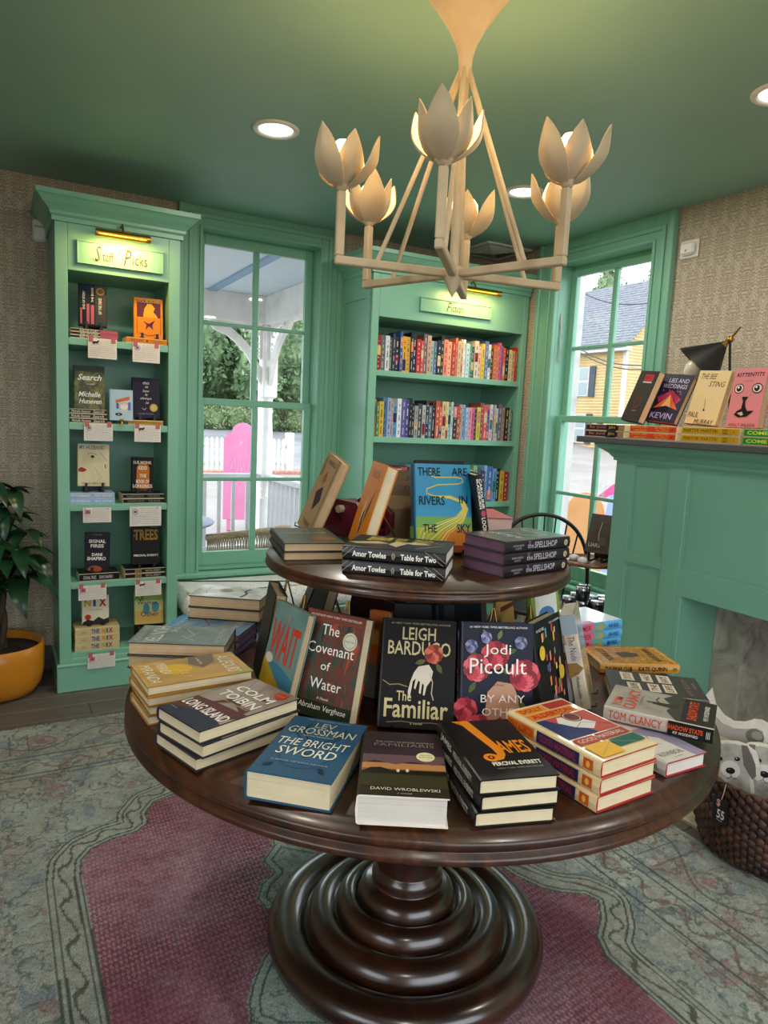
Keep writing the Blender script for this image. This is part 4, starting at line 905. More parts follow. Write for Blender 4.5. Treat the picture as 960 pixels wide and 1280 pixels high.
b = book('black fantasy hardcover with a pale hand and gold blackletter title at centre', .168, .240, .0354, '#131011', '#0f0d0e', pg=PG_WHITE, group=GL, front=[
    ('t', '#1 NEW YORK TIMES BESTSELLING AUTHOR', .1, .945, .82, .018, '#a89a7c'), ('t', 'LEIGH', .26, .80, .46, .12, '#c9b98c', {'b': .01}), ('t', 'BARDUGO', .07, .66, .86, .13, '#c9b98c', {'b': .01}), ('fl', .70, .68, .13, '#b5483a', '#d2705a'), ('lf', .6, .62, .16, 200, '#5c5c34'), ('lf', .74, .6, .16, -60, '#5c5c34'),
    ('p', [(.50, .56), (.64, .58), (.70, .52), (.68, .44), (.62, .38), (.60, .30), (.575, .30), (.585, .39), (.56, .41), (.545, .31), (.52, .32), (.53, .42), (.505, .43), (.47, .35), (.45, .36), (.47, .45), (.43, .42), (.42, .36), (.40, .28), (.38, .26), (.37, .33), (.40, .42), (.44, .50)], '#cfc4b4'), ('l', [(.66, .5), (.7, .42), (.69, .32), (.72, .26)], .014, '#b5a88a'), ('l', [(.02, .42), (.12, .38), (.24, .39), (.36, .37)], .014, '#8d7c54'),
    ('t', 'The', .22, .24, .20, .09, '#c9b98c', {'b': .01}), ('t', 'Familiar', .06, .09, .86, .17, '#c9b98c', {'b': .015}), ('l', [(.1, .045), (.3, .06), (.5, .05), (.7, .06), (.9, .045)], .012, '#7c6c48'), ('t', 'a novel', .42, .035, .16, .022, '#c9b98c')])
lean(b, .797, 1.247, ZT, -121.6, 24); easel('black wire easel under the black fantasy hardcover', b, M_BLACKM)
b = book('navy book of pink roses with white serif lettering right of centre', .164, .240, .0378, '#171a2c', '#131424', pg=PG_WHITE, group=GL, front=[
    ('t', '#1 NEW YORK TIMES BESTSELLING AUTHOR', .1, .945, .82, .02, W_), ('p', [(.30, .0), (.36, .36), (.5, .46), (.72, .44), (.86, .2), (.9, 0)], '#b98a70'), ('p', [(.45, .1), (.55, .14), (.6, .1), (.53, .06)], '#8a3434'),
    ('lf', .2, .7, .18, 150, '#4c5c30'), ('lf', .3, .55, .2, 200, '#4c5c30'), ('lf', .62, .72, .16, 20, '#4c5c30'), ('lf', .55, .58, .16, -30, '#5e6c3a'), ('lf', .8, .3, .2, -60, '#4c5c30'), ('lf', .1, .35, .18, 60, '#4c5c30'), ('lf', .5, .84, .15, 70, '#6c7442'), ('lf', .35, .86, .13, 120, '#6c7442'),
    ('fl', .46, .70, .20, '#b83444', '#d2505c'), ('fl', .20, .58, .19, '#c04452', '#dc6a72'), ('fl', .88, .52, .22, '#b83444', '#d8606a'), ('fl', .05, .2, .17, '#b03040', '#cc4c58'), ('fl', .25, .03, .2, '#c04452', '#dc6a72'), ('fl', .12, .78, .09, '#6a6c94', '#8c8eb4'), ('fl', .82, .82, .09, '#6a6c94', '#8c8eb4'), ('fl', .33, .86, .08, '#7a7ca4', '#9c9ec4'),
    ('t', 'Jodi', .30, .68, .38, .12, W_), ('t', 'Picoult', .10, .53, .80, .14, W_), ('t', 'A Novel', .44, .42, .14, .02, '#5c2c2c'), ('t', 'BY ANY', .26, .27, .62, .07, '#e6dcd4'), ('t', 'OTHER', .28, .15, .56, .07, '#e6dcd4'), ('t', 'NAME', .32, .03, .48, .07, '#e6dcd4')],
    sp=[('e', .12, .5, .05, .3, '#7a7ca4'), ('t', 'BY ANY OTHER NAME', .12, .3, .3, .35, '#b9a8b0'), ('t', 'Jodi Picoult', .5, .25, .42, .55, W_, {'s': .3}), ('e', .46, .5, .03, .3, '#c04452')])
lean(b, .962, 1.172, ZT, -115.3, 13.4); easel('brass wire easel holding the rose-covered book', b, None, 1.13)
rg = random.Random(4); its = [('t', 'A NOVEL', .06, .9, .3, .03, W_), ('t', 'FREYA SAMPSON', .55, .93, .4, .02, W_)]
pal = ['#c84a3a', '#d9a53a', '#4a7ab0', '#6a9c5a', '#c9b58a', '#d98a5a', '#8a5a9a', '#e0c860', '#5aa0a8']
for k in range(46):
    cx, cy = .16+.70*rg.random(), .06+.80*rg.random()
    if abs(cx-(.32+.5*(1-cy)*0.9)) > .28: continue
    hh = .06+.05*rg.random(); its.append(('p', [(cx, cy), (cx+.05, cy+.01), (cx+.05, cy+hh), (cx, cy+hh-.01)], rg.choice(pal)))
its += [('e', .14, .70, .10, .07, '#d8b83a'), ('e', .78, .42, .10, .07, '#c9a93a')]
b = book('black book with scattered coloured books on its cover beside the roses', .157, .238, .0313, '#18181a', '#141416', pg=PG_CREAM, group=GL, front=its)
lean(b, 1.151, 1.180, ZT, -64.1, 11.6); easel('brass wire easel behind the scattered-books cover', b, None, 1.13)
A_nude = art('beige_stone_art', [(0.3, '#7d5c34'), (0.5, '#c2ae94'), (0.7, '#d8d0c6')], 5, rough=.12)
b = book('glossy beige novel shown by its rounded spine, leaning right of the table centre', .150, .236, .036, A_nude, mat('#c9bba4', .12, 0, .9), pg=PG_WHITE, group=GL,
    sp=[('r', 0, 0, .20, 1, '#93a0aa'), ('p', [(.3, 0), (.5, .0), (.55, .4), (.45, 1), (.3, .8)], '#b9b0a8'), ('p', [(.5, .0), (.66, 0), (.62, .6), (.56, 1), (.5, .6)], '#8a6838'), ('t', 'The Nude', .22, .3, .26, .42, '#4a4c5c'), ('t', 'C. Michelle Lindley', .6, .3, .28, .34, '#3c3a3c'), ('o', .93, .5, .014, .003, '#3c3a3c')])
lean(b, 1.315, 1.235, ZT, -47, 14); easel('brass wire easel behind the glossy beige novel', b)
b = book('lime green book leaning behind the beige novel under the tier edge', .13, .205, .024, '#7d9a3a', '#8fae44', pg=PG_WHITE, group=GL, front=[('r', .1, .5, .9, .9, '#d2d6d0'), ('e', .5, .6, .3, .12, '#4a7ab0')])
lean(b, 1.400, 1.490, ZT+.02, -78, 10); easel('dark wire easel of the lime green book', b, M_BLACKM)

# books half hidden around the column under the tier
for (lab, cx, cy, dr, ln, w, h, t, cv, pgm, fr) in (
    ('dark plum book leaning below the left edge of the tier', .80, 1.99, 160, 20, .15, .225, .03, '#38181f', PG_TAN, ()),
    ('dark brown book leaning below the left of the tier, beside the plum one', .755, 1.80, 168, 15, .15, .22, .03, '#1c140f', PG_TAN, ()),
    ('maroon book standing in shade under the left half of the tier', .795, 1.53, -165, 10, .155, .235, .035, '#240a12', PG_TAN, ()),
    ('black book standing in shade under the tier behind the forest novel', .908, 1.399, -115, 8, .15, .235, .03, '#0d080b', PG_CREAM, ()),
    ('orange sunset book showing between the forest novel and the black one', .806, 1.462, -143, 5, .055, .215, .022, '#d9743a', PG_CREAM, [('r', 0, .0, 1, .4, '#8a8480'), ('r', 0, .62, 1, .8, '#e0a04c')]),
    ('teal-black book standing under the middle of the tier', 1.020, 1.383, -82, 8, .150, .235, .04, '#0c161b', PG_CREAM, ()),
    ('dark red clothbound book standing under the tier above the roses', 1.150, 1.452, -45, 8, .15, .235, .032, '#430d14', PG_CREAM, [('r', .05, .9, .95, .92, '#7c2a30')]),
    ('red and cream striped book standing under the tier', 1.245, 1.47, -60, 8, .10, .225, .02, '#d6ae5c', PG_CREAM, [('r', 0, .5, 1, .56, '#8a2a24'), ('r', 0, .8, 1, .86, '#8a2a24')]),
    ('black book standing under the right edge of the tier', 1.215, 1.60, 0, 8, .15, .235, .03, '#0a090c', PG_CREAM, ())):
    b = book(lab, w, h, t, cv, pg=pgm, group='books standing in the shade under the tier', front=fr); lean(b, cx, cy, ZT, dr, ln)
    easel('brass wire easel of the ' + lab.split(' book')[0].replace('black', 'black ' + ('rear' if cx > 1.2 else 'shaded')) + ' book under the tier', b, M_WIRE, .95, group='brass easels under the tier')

# ---------------------------------------------------------------- books on the tier
A_ol = art('olive_cloth_art', [(0.3, '#35342a'), (0.7, '#4d4a3a')], 8)
its = [('e', .72, .28, .22, .12, '#7c5a2c'), ('t', 'THE GOD OF THE WOODS', .12, .62, .76, .05, '#d2c696'), ('r', 0, 0, 1, .02, '#8c8468')]
for k in range(22): its.append(('e', .08+.84*rg.random(), .35+.6*rg.random(), .012, .008, '#d8c456'))
b = book('x', .153, .236, .0223, A_ol, '#1f1b18', back='#1f1b18', edge='#241f1a', pg=PG_TAN, group='pair of olive books on the tier', front=its)
stack(b, .712, 1.690, Z2, -11.9, 2, ['olive-brown book under its twin at the left of the tier', 'olive-brown book dotted with gold, on top at the left of the tier'])
b = book('x', .168, .238, .0322, '#1a1815', '#151311', pg=PG_WHITE, group='pair of black and gold story collections', front=[
    ('r', .1, .1, .9, .9, '#25211c'), ('t', 'TABLE', .56, .62, .30, .24, '#cdb43a', {'b': .02, 'r': 0}), ('p', [(.2, .9), (.36, .6), (.5, .72), (.3, 1)], '#b5a684'), ('p', [(.14, .5), (.5, .42), (.6, .55), (.3, .6)], '#c0b292'), ('p', [(.5, .2), (.62, .3), (.52, .5), (.42, .36)], '#c0b292'), ('t', 'TWO', .56, .20, .32, .2, '#cdb43a', {'b': .02}), ('t', 'FOR', .6, .46, .24, .12, '#cdb43a', {'b': .02}), ('l', [(.1, .3), (.45, .1)], .03, '#8d8468'), ('l', [(.86, .4), (.6, .08)], .02, '#8d8468')],
    sp=[('t', 'Amor Towles', .10, .28, .33, .42, W_, {'b': .03}), ('o', .50, .5, .018, .004, '#b5a684'), ('r', .49, .25, .495, .75, '#b5a684'), ('r', .505, .25, .51, .75, '#b5a684'), ('t', 'Table for Two', .57, .28, .34, .42, W_, {'b': .03}),
        ('l', [(0, .15), (.12, .95)], .004, '#a8a08a'), ('l', [(0, .55), (.06, .95)], .004, '#a8a08a'), ('l', [(.88, .95), (1, .3)], .004, '#a8a08a'), ('l', [(.8, 1), (.98, .1)], .004, '#a8a08a')])
stack(b, .840, 1.419, Z2, 48.9, 2, ['black book with white spine lettering, lower of the pair at the front of the tier', 'black and gold book, upper of the pair at the front of the tier'], .5)
A_sp = art('moonlit_blue_art', [(0.3, '#3f4048'), (0.5, '#62666e'), (0.65, '#8a7c74'), (0.8, '#a3a7ae')], 12, rough=.2)
b = book('x', .143, .230, .0284, A_sp, '#1f1a22', back='#2a2028', edge='#3a2c36', pg=PG_PURPLE, group='stack of three purple-edged books', front=[('l', [(.2, .3), (.4, .5), (.6, .42), (.8, .6)], .02, '#c9b8a0'), ('t', 'the SPELLSHOP', .15, .6, .7, .12, '#c6c9d2'), ('t', 'SARAH BETH DURST', .2, .2, .6, .04, '#c6c9d2')],
    sp=[('t', 'SARAH BETH', .10, .50, .16, .16, '#b9b2bc'), ('t', 'DURST', .14, .26, .09, .16, '#b9b2bc'), ('t', 'the', .32, .30, .09, .42, '#c4bccb'), ('t', 'SPELLSHOP', .425, .28, .35, .52, '#d2ccd6'), ('e', .92, .5, .028, .26, '#c9b98a'), ('t', 'b', .912, .35, .02, .34, '#2a222a', {'b': .02}), ('e', .34, .84, .02, .1, '#7a4a7c')])
stack(b, 1.137, 1.357, Z2, 97.8, 3, ['purple-edged book at the bottom of the stack on the right of the tier', 'purple-edged book in the middle of the stack on the right of the tier', 'purple-edged book with a moonlit cover, topmost on the right of the tier'], .5)
GT = 'books leaning on the tier'
b = book('beige book with slim dark drawings leaning steeply at the left rear of the tier', .158, .236, .0284, art('beige_paper_art', [(0.3, '#9c7c54'), (0.7, '#b59468')], 5), '#b08e62', pg=PG_TAN, group=GT, front=[('p', [(.3, .5), (.6, .62), (.75, .45), (.5, .28)], '#3a2730'), ('p', [(.35, .72), (.5, .8), (.6, .7), (.45, .62)], '#a3592a'), ('t', 'MARGO', .3, .88, .5, .06, '#3a2c24'), ('t', 'THORPE', .25, .08, .5, .06, '#6a3a2a'), ('r', .9, 0, .92, 1, '#2c221c'), ('r', .1, .7, .12, .95, '#3a2c24'), ('r', .18, .7, .2, .95, '#3a2c24')])
lean(b, .785, 1.895, Z2, 172.7, 20.2, -9); easel('black wire easel of the steeply leaning beige book', b, M_BLACKM)
b = book('bright orange book with a diving bird leaning left of the river cover', .158, .232, .033, '#cd7a14', '#c47410', pg=PG_CREAM, group=GT, front=[('t', 'REASON', .25, .82, .5, .09, '#7c4a1c'), ('p', [(.45, .62), (.5, .45), (.4, .3), (.45, .22), (.52, .3), (.62, .45), (.75, .66), (.8, .7), (.66, .4), (.56, .24), (.52, .05), (.46, .05), (.46, .2), (.34, .32), (.4, .5)], '#c9b9a4'), ('p', [(.45, .4), (.5, .42), (.56, .2), (.48, .05)], '#3a2a34'), ('p', [(.62, .45), (.8, .72), (.68, .4), (.56, .24)], '#3a2a34')])
lean(b, .864, 1.714, Z2, 166.9, 15.6, -2); easel('brass wire easel of the bright orange book', b)
A_riv = mk_noise('river_blue_art', [(0.3, '#167ba8'), (0.7, '#1f93b4')], 3, rough=.3)
riv = []
for k in range(7):
    c_ = '#d9cf7c' if k % 2 else '#c9b94a'
    riv.append(('l', [(.28, .93), (.26, .87), (.36, .845), (.7, .85), (.84, .84), (.86, .80), (.78, .775), (.4, .76), (.2, .71), (.2, .66), (.34, .63), (.62, .61+.004*k), (.80+.012*k, .57), (.84+.016*k, .49), (.72+.02*k, .40-.01*k), (.4+.03*k, .33-.02*k), (.10+.05*k, .26-.04*k), (.0+.06*k, .10-.03*k)], .020, c_))
riv = [('r', 0, 0, 1, .40, '#6c9c54'), ('r', 0, 0, 1, .28, '#9aa83c'), ('r', 0, 0, 1, .14, '#c9a82c'), ('e', .72, .18, .28, .10, '#d07a28'), ('r', .0, 0, 1, .08, '#8a3c24')] + [x for x in riv]
b = book('turquoise book with a golden winding river leaning at the centre of the tier', .161, .240, .0355, A_riv, '#155a7c', pg=PG_CREAM, group=GT, front=riv+[('t', 'THERE', .05, .86, .40, .095, '#14222c', {'b': .01}), ('t', 'ARE', .66, .87, .28, .09, '#14222c', {'b': .01}), ('t', 'RIVERS', .06, .53, .46, .10, '#14222c', {'b': .01}), ('t', 'IN', .78, .55, .15, .09, '#14222c', {'b': .01}), ('t', 'THE', .12, .22, .24, .095, '#14222c', {'b': .01}), ('t', 'SKY', .72, .22, .25, .10, '#14222c', {'b': .01})],
    sp=[('t', 'THERE ARE RIVERS IN THE SKY', .05, .25, .8, .4, '#0c2c3c'), ('r', .7, 0, 1, 1, '#6c9c54')])
lean(b, 1.048, 1.541, Z2, -105.2, 15.7); easel('black wire easel of the turquoise river book', b, M_BLACKM)
b = book('dark book with a pink top edge standing close behind the turquoise river book', .145, .245, .03, '#201a1c', '#201a1c', pg=PG_PINK, group=GT)
lean(b, 1.095, 1.625, Z2, -105, 14)
b = book('black book with white spine letters leaning right of the river book', .145, .222, .022, '#19181a', '#141315', pg=PG_CREAM, group=GT, sp=[('t', 'LOOK IN THE', .52, .2, .40, .5, W_, {'b': .02}), ('t', 'CAROLINE', .05, .45, .36, .3, W_, {'b': .02}), ('t', 'BLACKBURN', .05, .12, .36, .28, W_, {'b': .02}), ('e', .47, .5, .04, .3, '#b5485a')])
lean(b, 1.195, 1.56, Z2, -20, 11)
b = book('taupe book with faint script leaning between the orange and the river book', .13, .205, .02, '#7d6c58', '#6f604e', pg=PG_TAN, group=GT, front=[('t', 'seven', .4, .84, .5, .07, '#5a4a38', {'s': .3}), ('t', 'small', .35, .72, .55, .07, '#5a4a38', {'s': .3}), ('r', 0, .42, 1, .62, '#a08a68')])
lean(b, 1.085, 1.80, Z2, -118, 10); easel('brass wire easel of the taupe book', b)
b = book('x', .150, .225, .0405, '#b55a5e', '#8c3c40', pg=pages('blush_page_edges', '#b08c84', '#d8b8ac'), edge='#8c3238', group='pair of pink books at the rear right of the tier', front=[('t', 'FUNNY STORY', .1, .6, .8, .1, '#8c7a5c')])
stack(b, 1.315, 1.755, Z2, -22, 2, ['dusty pink book under its twin at the rear right of the tier', 'dusty pink book on top at the rear right of the tier'], .4)

# maroon typewriter on the tier
M_MAR = mat('#6d1f33', .3, 0, .4)
r = thing('typewriter', 'small maroon typewriter half hidden behind the leaning books on the tier', 'typewriter', (.962, 1.885, Z2), math.radians(20))
for s, nm in ((-1, 'side_cheek'), (1, 'side_cheek')):
    m = MB(); pf = [(-.075, .004), (-.09, .03), (-.085, .075), (-.055, .11), (.03, .115), (.075, .09), (.09, .05), (.085, .004)]
    M = Matrix(((0, 0, 1, s*.058), (1, 0, 0, 0), (0, 1, 0, 0), (0, 0, 0, 1)))
    m.prism(pf, -.012, .012, M_MAR, M); obj(nm, m, r)
m = MB(); m.box((-.05, -.07, .004), (.05, .07, .03), M_MAR, None, .006); m.box((-.05, -.03, .03), (.05, .06, .07), M_BLACK, None, .01); m.box((-.05, .04, .07), (.05, .07, .108), M_MAR, None, .01); obj('body', m, r)
m = MB(); m.tube([(-.046, .0, .088), (.046, .0, .088)], .016, M_BLACK, 16); obj('platen_roller', m, r)
m = MB(); m.tube([(-.088, .0, .088), (-.07, .0, .088)], .011, mat('#c9bda4', .4), 14); obj('platen_knob', m, r)
for k in range(3):
    m = MB(); m.box((-.048, -.068+.02*k, .03+.006*k), (.048, -.054+.02*k, .04+.006*k), M_BLACK, None, .002); obj('key_row', m, r)

# ================================================================== BOOKS ON THE MANTEL
GM = 'books leaning in a row on the mantel'
def mstack(label_c, y0, y1, x0, t, cover, sp, pg=PG_CREAM, back=None, w=.15):
    h = abs(y1-y0); cy = (y0+y1)/2
    b = book('x', w, h, t, cover, back=back or cover, pg=pg, sp=sp, hard=False, group='pairs of flat books along the mantel edge')
    stack(b, x0+w/2, cy, 1.4225, 0, 2, [label_c + ', lower of its pair on the mantel', label_c + ', upper of its pair on the mantel'], .4)
mstack('dark red and black book with its spine out', 2.268, 2.500, 2.468, .0285, '#3a1116', [('r', .55, 0, .8, 1, '#171214'), ('r', .85, 0, 1, 1, '#9a7c50'), ('t', 'Bear  Journal', .10, .25, .42, .55, '#c98a84'), ('t', 'JEN', .60, .25, .16, .5, '#d9b83c')])
mstack('bright orange book with its spine out', 1.992, 2.235, 2.468, .0295, '#d8441a', [('t', 'JENNINE CAPO', .04, .56, .36, .26, '#e9c24a'), ('t', 'CRUCET', .10, .16, .28, .26, '#e9c24a'), ('t', 'SAY HELLO TO', .55, .56, .3, .26, '#e9c24a'), ('t', 'MY LITTLE', .58, .16, .26, .26, '#e9c24a'), ('e', .92, .5, .02, .14, '#8a2412')])
mstack('yellow book with its spine out', 1.708, 1.966, 2.468, .0305, '#c9981f', [('t', 'MARTYR! MARTYR!', .04, .3, .60, .42, '#2a2016'), ('t', 'KAVEH', .72, .52, .09, .3, '#2a2016'), ('t', 'AKBAR', .72, .14, .09, .3, '#2a2016'), ('r', .85, .1, .855, .9, '#8a6a1c'), ('t', 'K', .9, .3, .03, .4, '#8a6a1c')], back='#3a2c1c')
mstack('green book with its spine out', 1.44, 1.690, 2.468, .0305, '#1f8a34', [('t', 'COME & GET IT', .05, .28, .84, .46, '#cfe04a', {'b': .03})])
ZM = 1.4225+.0622
b = book('charcoal book with a red label leaning at the window end of the mantel', .158, .241, .034, '#37302e', '#2c2524', back='#b0303a', pg=PG_TAN, group=GM, front=[('r', .35, .80, .82, .93, '#b8303c'), ('t', 'HEADSHOT', .38, .84, .42, .06, '#2c1a1c'), ('r', .35, .765, .82, .79, '#c9c0b6'), ('o', .5, .38, .18, .015, '#8a3444'), ('l', [(.35, .3), (.5, .5), (.62, .34), (.5, .26)], .02, '#8a3444'), ('l', [(.4, .2), (.66, .22)], .012, '#c9c0b6')])
lean(b, 2.566, 2.337, ZM, 163, 18, -5)
b = book('midnight blue book with a glowing mountain and pink sky on the mantel', .155, .232, .0312, '#1c1a2c', '#1c1a2c', back='#141422', pg=PG_TAN, group=GM, front=[('r', .05, .04, .95, .96, '#201e34'), ('t', 'LIES AND', .25, .82, .66, .09, '#a9a2b0', {'b': .01}), ('t', 'WEDDINGS', .12, .70, .80, .09, '#a9a2b0', {'b': .01}), ('p', [(.1, .26), (.5, .58), (.92, .26)], '#c4582a'), ('p', [(.1, .5), (.5, .66), (.9, .48), (.8, .38), (.5, .58), (.2, .38)], '#a02c50'), ('p', [(.34, .3), (.5, .56), (.66, .3)], '#d9a06a'), ('p', [(.1, .26), (.5, .33), (.92, .26), (.92, .2), (.1, .2)], '#15131c'),
    ('t', 'KEVIN', .12, .06, .72, .12, '#a090b0', {'b': .01})] + [('e', .15+.7*rg.random(), .55+.1*rg.random(), .02, .012, '#d04468') for k in range(10)])
lean(b, 2.590, 2.190, ZM, 180+6, 24, -5)
b = book('cream book with slanting black handwriting title on the mantel', .157, .233, .0335, '#cdb686', '#c0a674', pg=PG_TAN, group=GM, front=[('t', 'THE BEE', .10, .84, .50, .10, '#1c1812', {'s': .25}), ('t', 'STING', .42, .70, .50, .10, '#1c1812', {'s': .25}), ('l', [(.45, .46), (.47, .40), (.50, .34), (.49, .28)], .012, '#2a241a'), ('e', .50, .265, .03, .018, '#1c1812'), ('t', 'PAUL', .04, .12, .34, .10, '#1c1812', {'s': .2}), ('t', 'MURRAY', .30, .0, .62, .09, '#1c1812', {'s': .2})])
lean(b, 2.606, 1.995, ZM, 179, 14, -3)
b = book('pink book with two eyes and a black mouth on the mantel', .158, .236, .033, '#cf7f86', '#c06c74', back='#8c3c48', pg=PG_TAN, group=GM, front=[('t', 'KITTENTITS', .08, .86, .84, .065, '#15100f', {'b': .02, 's': .15}), ('t', 'A NOVEL', .34, .77, .3, .035, '#b05a66'), ('e', .22, .66, .15, .085, '#15100f'), ('e', .22, .66, .13, .07, '#d9c0b8'), ('e', .22, .66, .08, .052, '#24201e'), ('e', .2, .68, .03, .02, '#e9e0da'), ('e', .78, .66, .16, .085, '#15100f'), ('e', .78, .66, .135, .068, '#d9c0b8'), ('e', .77, .66, .08, .052, '#24201e'), ('e', .75, .68, .03, .02, '#e9e0da'),
    ('p', [(.36, .52), (.56, .52), (.49, .45), (.52, .35), (.60, .28), (.80, .29), (.62, .19), (.36, .17), (.20, .22), (.28, .28), (.40, .32), (.42, .44)], '#15100f'), ('p', [(.3, .24), (.44, .20), (.5, .22), (.44, .27)], '#c9a8a4'), ('e', .62, .55, .01, .008, '#15100f'), ('t', 'HOLLY WILSON', .1, .02, .8, .05, '#15100f')])
lean(b, 2.603, 1.800, ZM, 172.5, 6, 0)
b = book('black book cut off by the right edge of the photo on the mantel', .15, .225, .04, '#121011', '#121011', back='#b0522a', pg=PG_TAN, group=GM)
lean(b, 2.600, 1.60, ZM, 175, 7)

# reading lamp on the mantel --------------------------------------------
r = thing('table_lamp', 'small lamp with a tilted black cone shade and brass joint behind the mantel books', 'lamp', (2.84, 2.06, 1.4225))
J = Vector((0, 0, .45))
m = MB(); m.lathe([(.0001, 0), (.06, 0), (.06, .008), (.02, .016), (.006, .02), (.0001, .02)], M_BLACKM, 28, T((.0, -.05, 0))); obj('lamp_base', m, r)
m = MB(); m.tube([(0, -.05, .01), (0, 0, .45)], .0055, M_BLACKM, 8); obj('stem', m, r)
m = MB(); m.tube([(0, 0, .45), (0, -.045, .50)], .0045, M_BRASS, 8); m.lathe([(.0001, -.012), (.012, -.012), (.014, 0), (.012, .012), (.0001, .012)], M_BRASS, 16, T(J) @ R_(90, 'Y')); obj('brass_joint', m, r)
ax = Vector((-.42, .60, -.74)).normalized(); S = T(J+ax*.012) @ ax.to_track_quat('Z', 'Y').to_matrix().to_4x4()
m = MB(); m.lathe([(.008, 0), (.013, .01), (.020, .022)], M_BRASS, 28, S); obj('shade_cap', m, r)
m = MB(); m.lathe([(.020, .022), (.118, .158)], M_BLACK, 40, S); m.lathe([(.117, .1585), (.019, .024)], M_BRASS, 40, S); m.lathe([(.118, .158), (.117, .1585)], M_BRASS, 40, S); obj('cone_shade', m, r)
m = MB(); m.lathe([(.012, .05), (.014, .09), (.03, .12), (.044, .155), (.044, .185), (.028, .212), (.0001, .222)], mat('#efe9dc', .25), 20, S); obj('bulb', m, r)

# ================================================================== STAFF PICKS BOOKCASE CONTENTS
YS = 3.835   # line along which the displays stand
def disp(label, px0, py0, px1, py1, zsh, cover, front=(), y=None, t=.022, ln=9, base=None, stand=True, pg=PG_CREAM, spine=None, dirdeg=-96, back=None):
    y = y or YS+.045
    a = ony(px0, py1, y); c = ony(px1, py0, y); w = c.x-a.x; h = (c.z-a.z)/math.cos(math.radians(ln))
    b = book(label, w, h, t, cover, spine, back=back, front=front, pg=pg, group='staff picks shown face out')
    z = base if base is not None else a.z
    lean(b, (a.x+c.x)/2, y-.015, z-t*math.sin(math.radians(ln)), dirdeg, ln)
    return b, z
def stand(label, b, zfloor):
    """black display easel standing under a face-out book"""
    M = b.matrix_world; w, H, t = b['_d']; c = M @ Vector((0, -H/2, 0))
    r = thing('display_easel', label, 'easel', (c.x, c.y, zfloor+.0005), 0, 'black plastic display easels')
    hz = max(.004, c.z-zfloor-.0015)
    for s in (-1, 1):
        m = MB(); m.box((s*w*.26-.008, -.045, 0), (s*w*.26+.008, .075, .006), M_BLACK); m.box((s*w*.26-.007, -.006, .006), (s*w*.26+.007, .006, hz+.0), M_BLACK) if hz > .012 else None
        m.box((s*w*.26-.006, -.047, .0), (s*w*.26+.006, -.038, hz+.022), M_BLACK); obj('foot', m, r)
    m = MB(); m.box((-w*.3, .050, .0), (w*.3, .058, hz+.11), M_BLACK); obj('back_rest', m, r)
    return r
def flats(labels, px0, px1, ybot, ytop, zsh, cover, sp, y=None, pg=PG_CREAM, w=.14, n=1, group='books lying flat on the staff picks shelves'):
    y = y or YS-.012
    a = ony(px0, ybot, y); c = ony(px1, ybot, y); tt = (ony((px0+px1)/2, ytop, y).z - ony((px0+px1)/2, ybot, y).z)/n
    h = c.x-a.x
    b = book('x', w, h, tt-.0006, cover, pg=pg, sp=sp, hard=False, group=group)
    # spine faces the room: rotate so that the book's -x side looks towards -y
    stack(b, (a.x+c.x)/2, y+w/2, zsh, 90, n, labels, .4)
    return zsh+tt*n
S1, S2, S3, S4, S5 = 1.7795, 1.3695, .9625, .5635, .1965
t1 = flats(['black and pink book at the bottom of three on the top staff picks shelf', 'black and pink book in the middle of three on the top staff picks shelf', 'black and pink book, topmost of three on the top staff picks shelf'], 88, 147, 424, 411.5, S1, '#191c26', [('r', .62, 0, 1, 1, '#b0586c'), ('t', 'END OF STORY', .2, .2, .38, .6, W_)], n=3)
b, z = disp('book with dark spines and a gold seal pictured on the top staff picks shelf', 98, 357, 133, 406, S1, '#23262e', [('r', .02, .02, .10, .98, '#131c30'), ('r', .12, .02, .22, .98, '#131c30'), ('r', .03, .04, .09, .42, '#b0586c'), ('r', .25, .02, .37, .98, '#1a2238'), ('r', .26, .04, .36, .52, '#b0586c'), ('r', .40, .02, .54, .98, '#131c30'), ('r', .41, .04, .53, .5, '#b0586c'), ('r', .57, .02, .97, .98, '#3a3c40'), ('t', 'END OF STORY', -.2, .58, .72, .05, W_, {'r': 90}), ('t', 'OF THE DEAD', .42, .45, .66, .07, W_, {'r': 90}), ('t', 'THE BOOK', .17, .72, .6, .05, W_, {'r': 90}), ('e', .76, .84, .15, .09, '#a8833a'), ('e', .76, .84, .11, .065, '#6a5026')], t=.03)
stand('black easel under the dark spines book on the top staff picks shelf', b, t1)
t1 = flats(['bright orange book lying flat under the orange portrait book'], 158, 209, 432, 424.5, S1, '#d07a1c', [('t', 'FOUR SQUARES', .1, .3, .3, .4, '#7c2c1c'), ('e', .5, .5, .02, .2, '#3a1c2c'), ('t', 'TOM CREW', .6, .3, .3, .4, '#a8642a')])
b, z = disp('orange book with a purple portrait silhouette on the top staff picks shelf', 167, 376, 203, 423, S1, '#d8821e', [('r', .08, .52, .92, .94, '#5c2438'), ('p', [(.3, .52), (.34, .72), (.45, .86), (.6, .86), (.72, .76), (.66, .66), (.78, .58), (.82, .52)], '#d8a02a'), ('t', 'FOUR', .12, .88, .38, .06, '#e0c060'), ('t', 'SQUARES', .52, .88, .38, .06, '#e0c060'), ('p', [(.3, .42), (.5, .36), (.72, .46), (.62, .32), (.66, .22), (.5, .3), (.38, .2), (.42, .33)], '#4a1f3a'), ('l', [(.08, .1), (.08, .5)], .02, '#8a3c1c'), ('l', [(.92, .1), (.92, .5)], .02, '#8a3c1c'), ('l', [(.15, .12), (.5, .06), (.85, .12)], .02, '#8a3c1c')], base=t1+.004)
stand('black easel under the orange portrait book on the top staff picks shelf', b, t1)
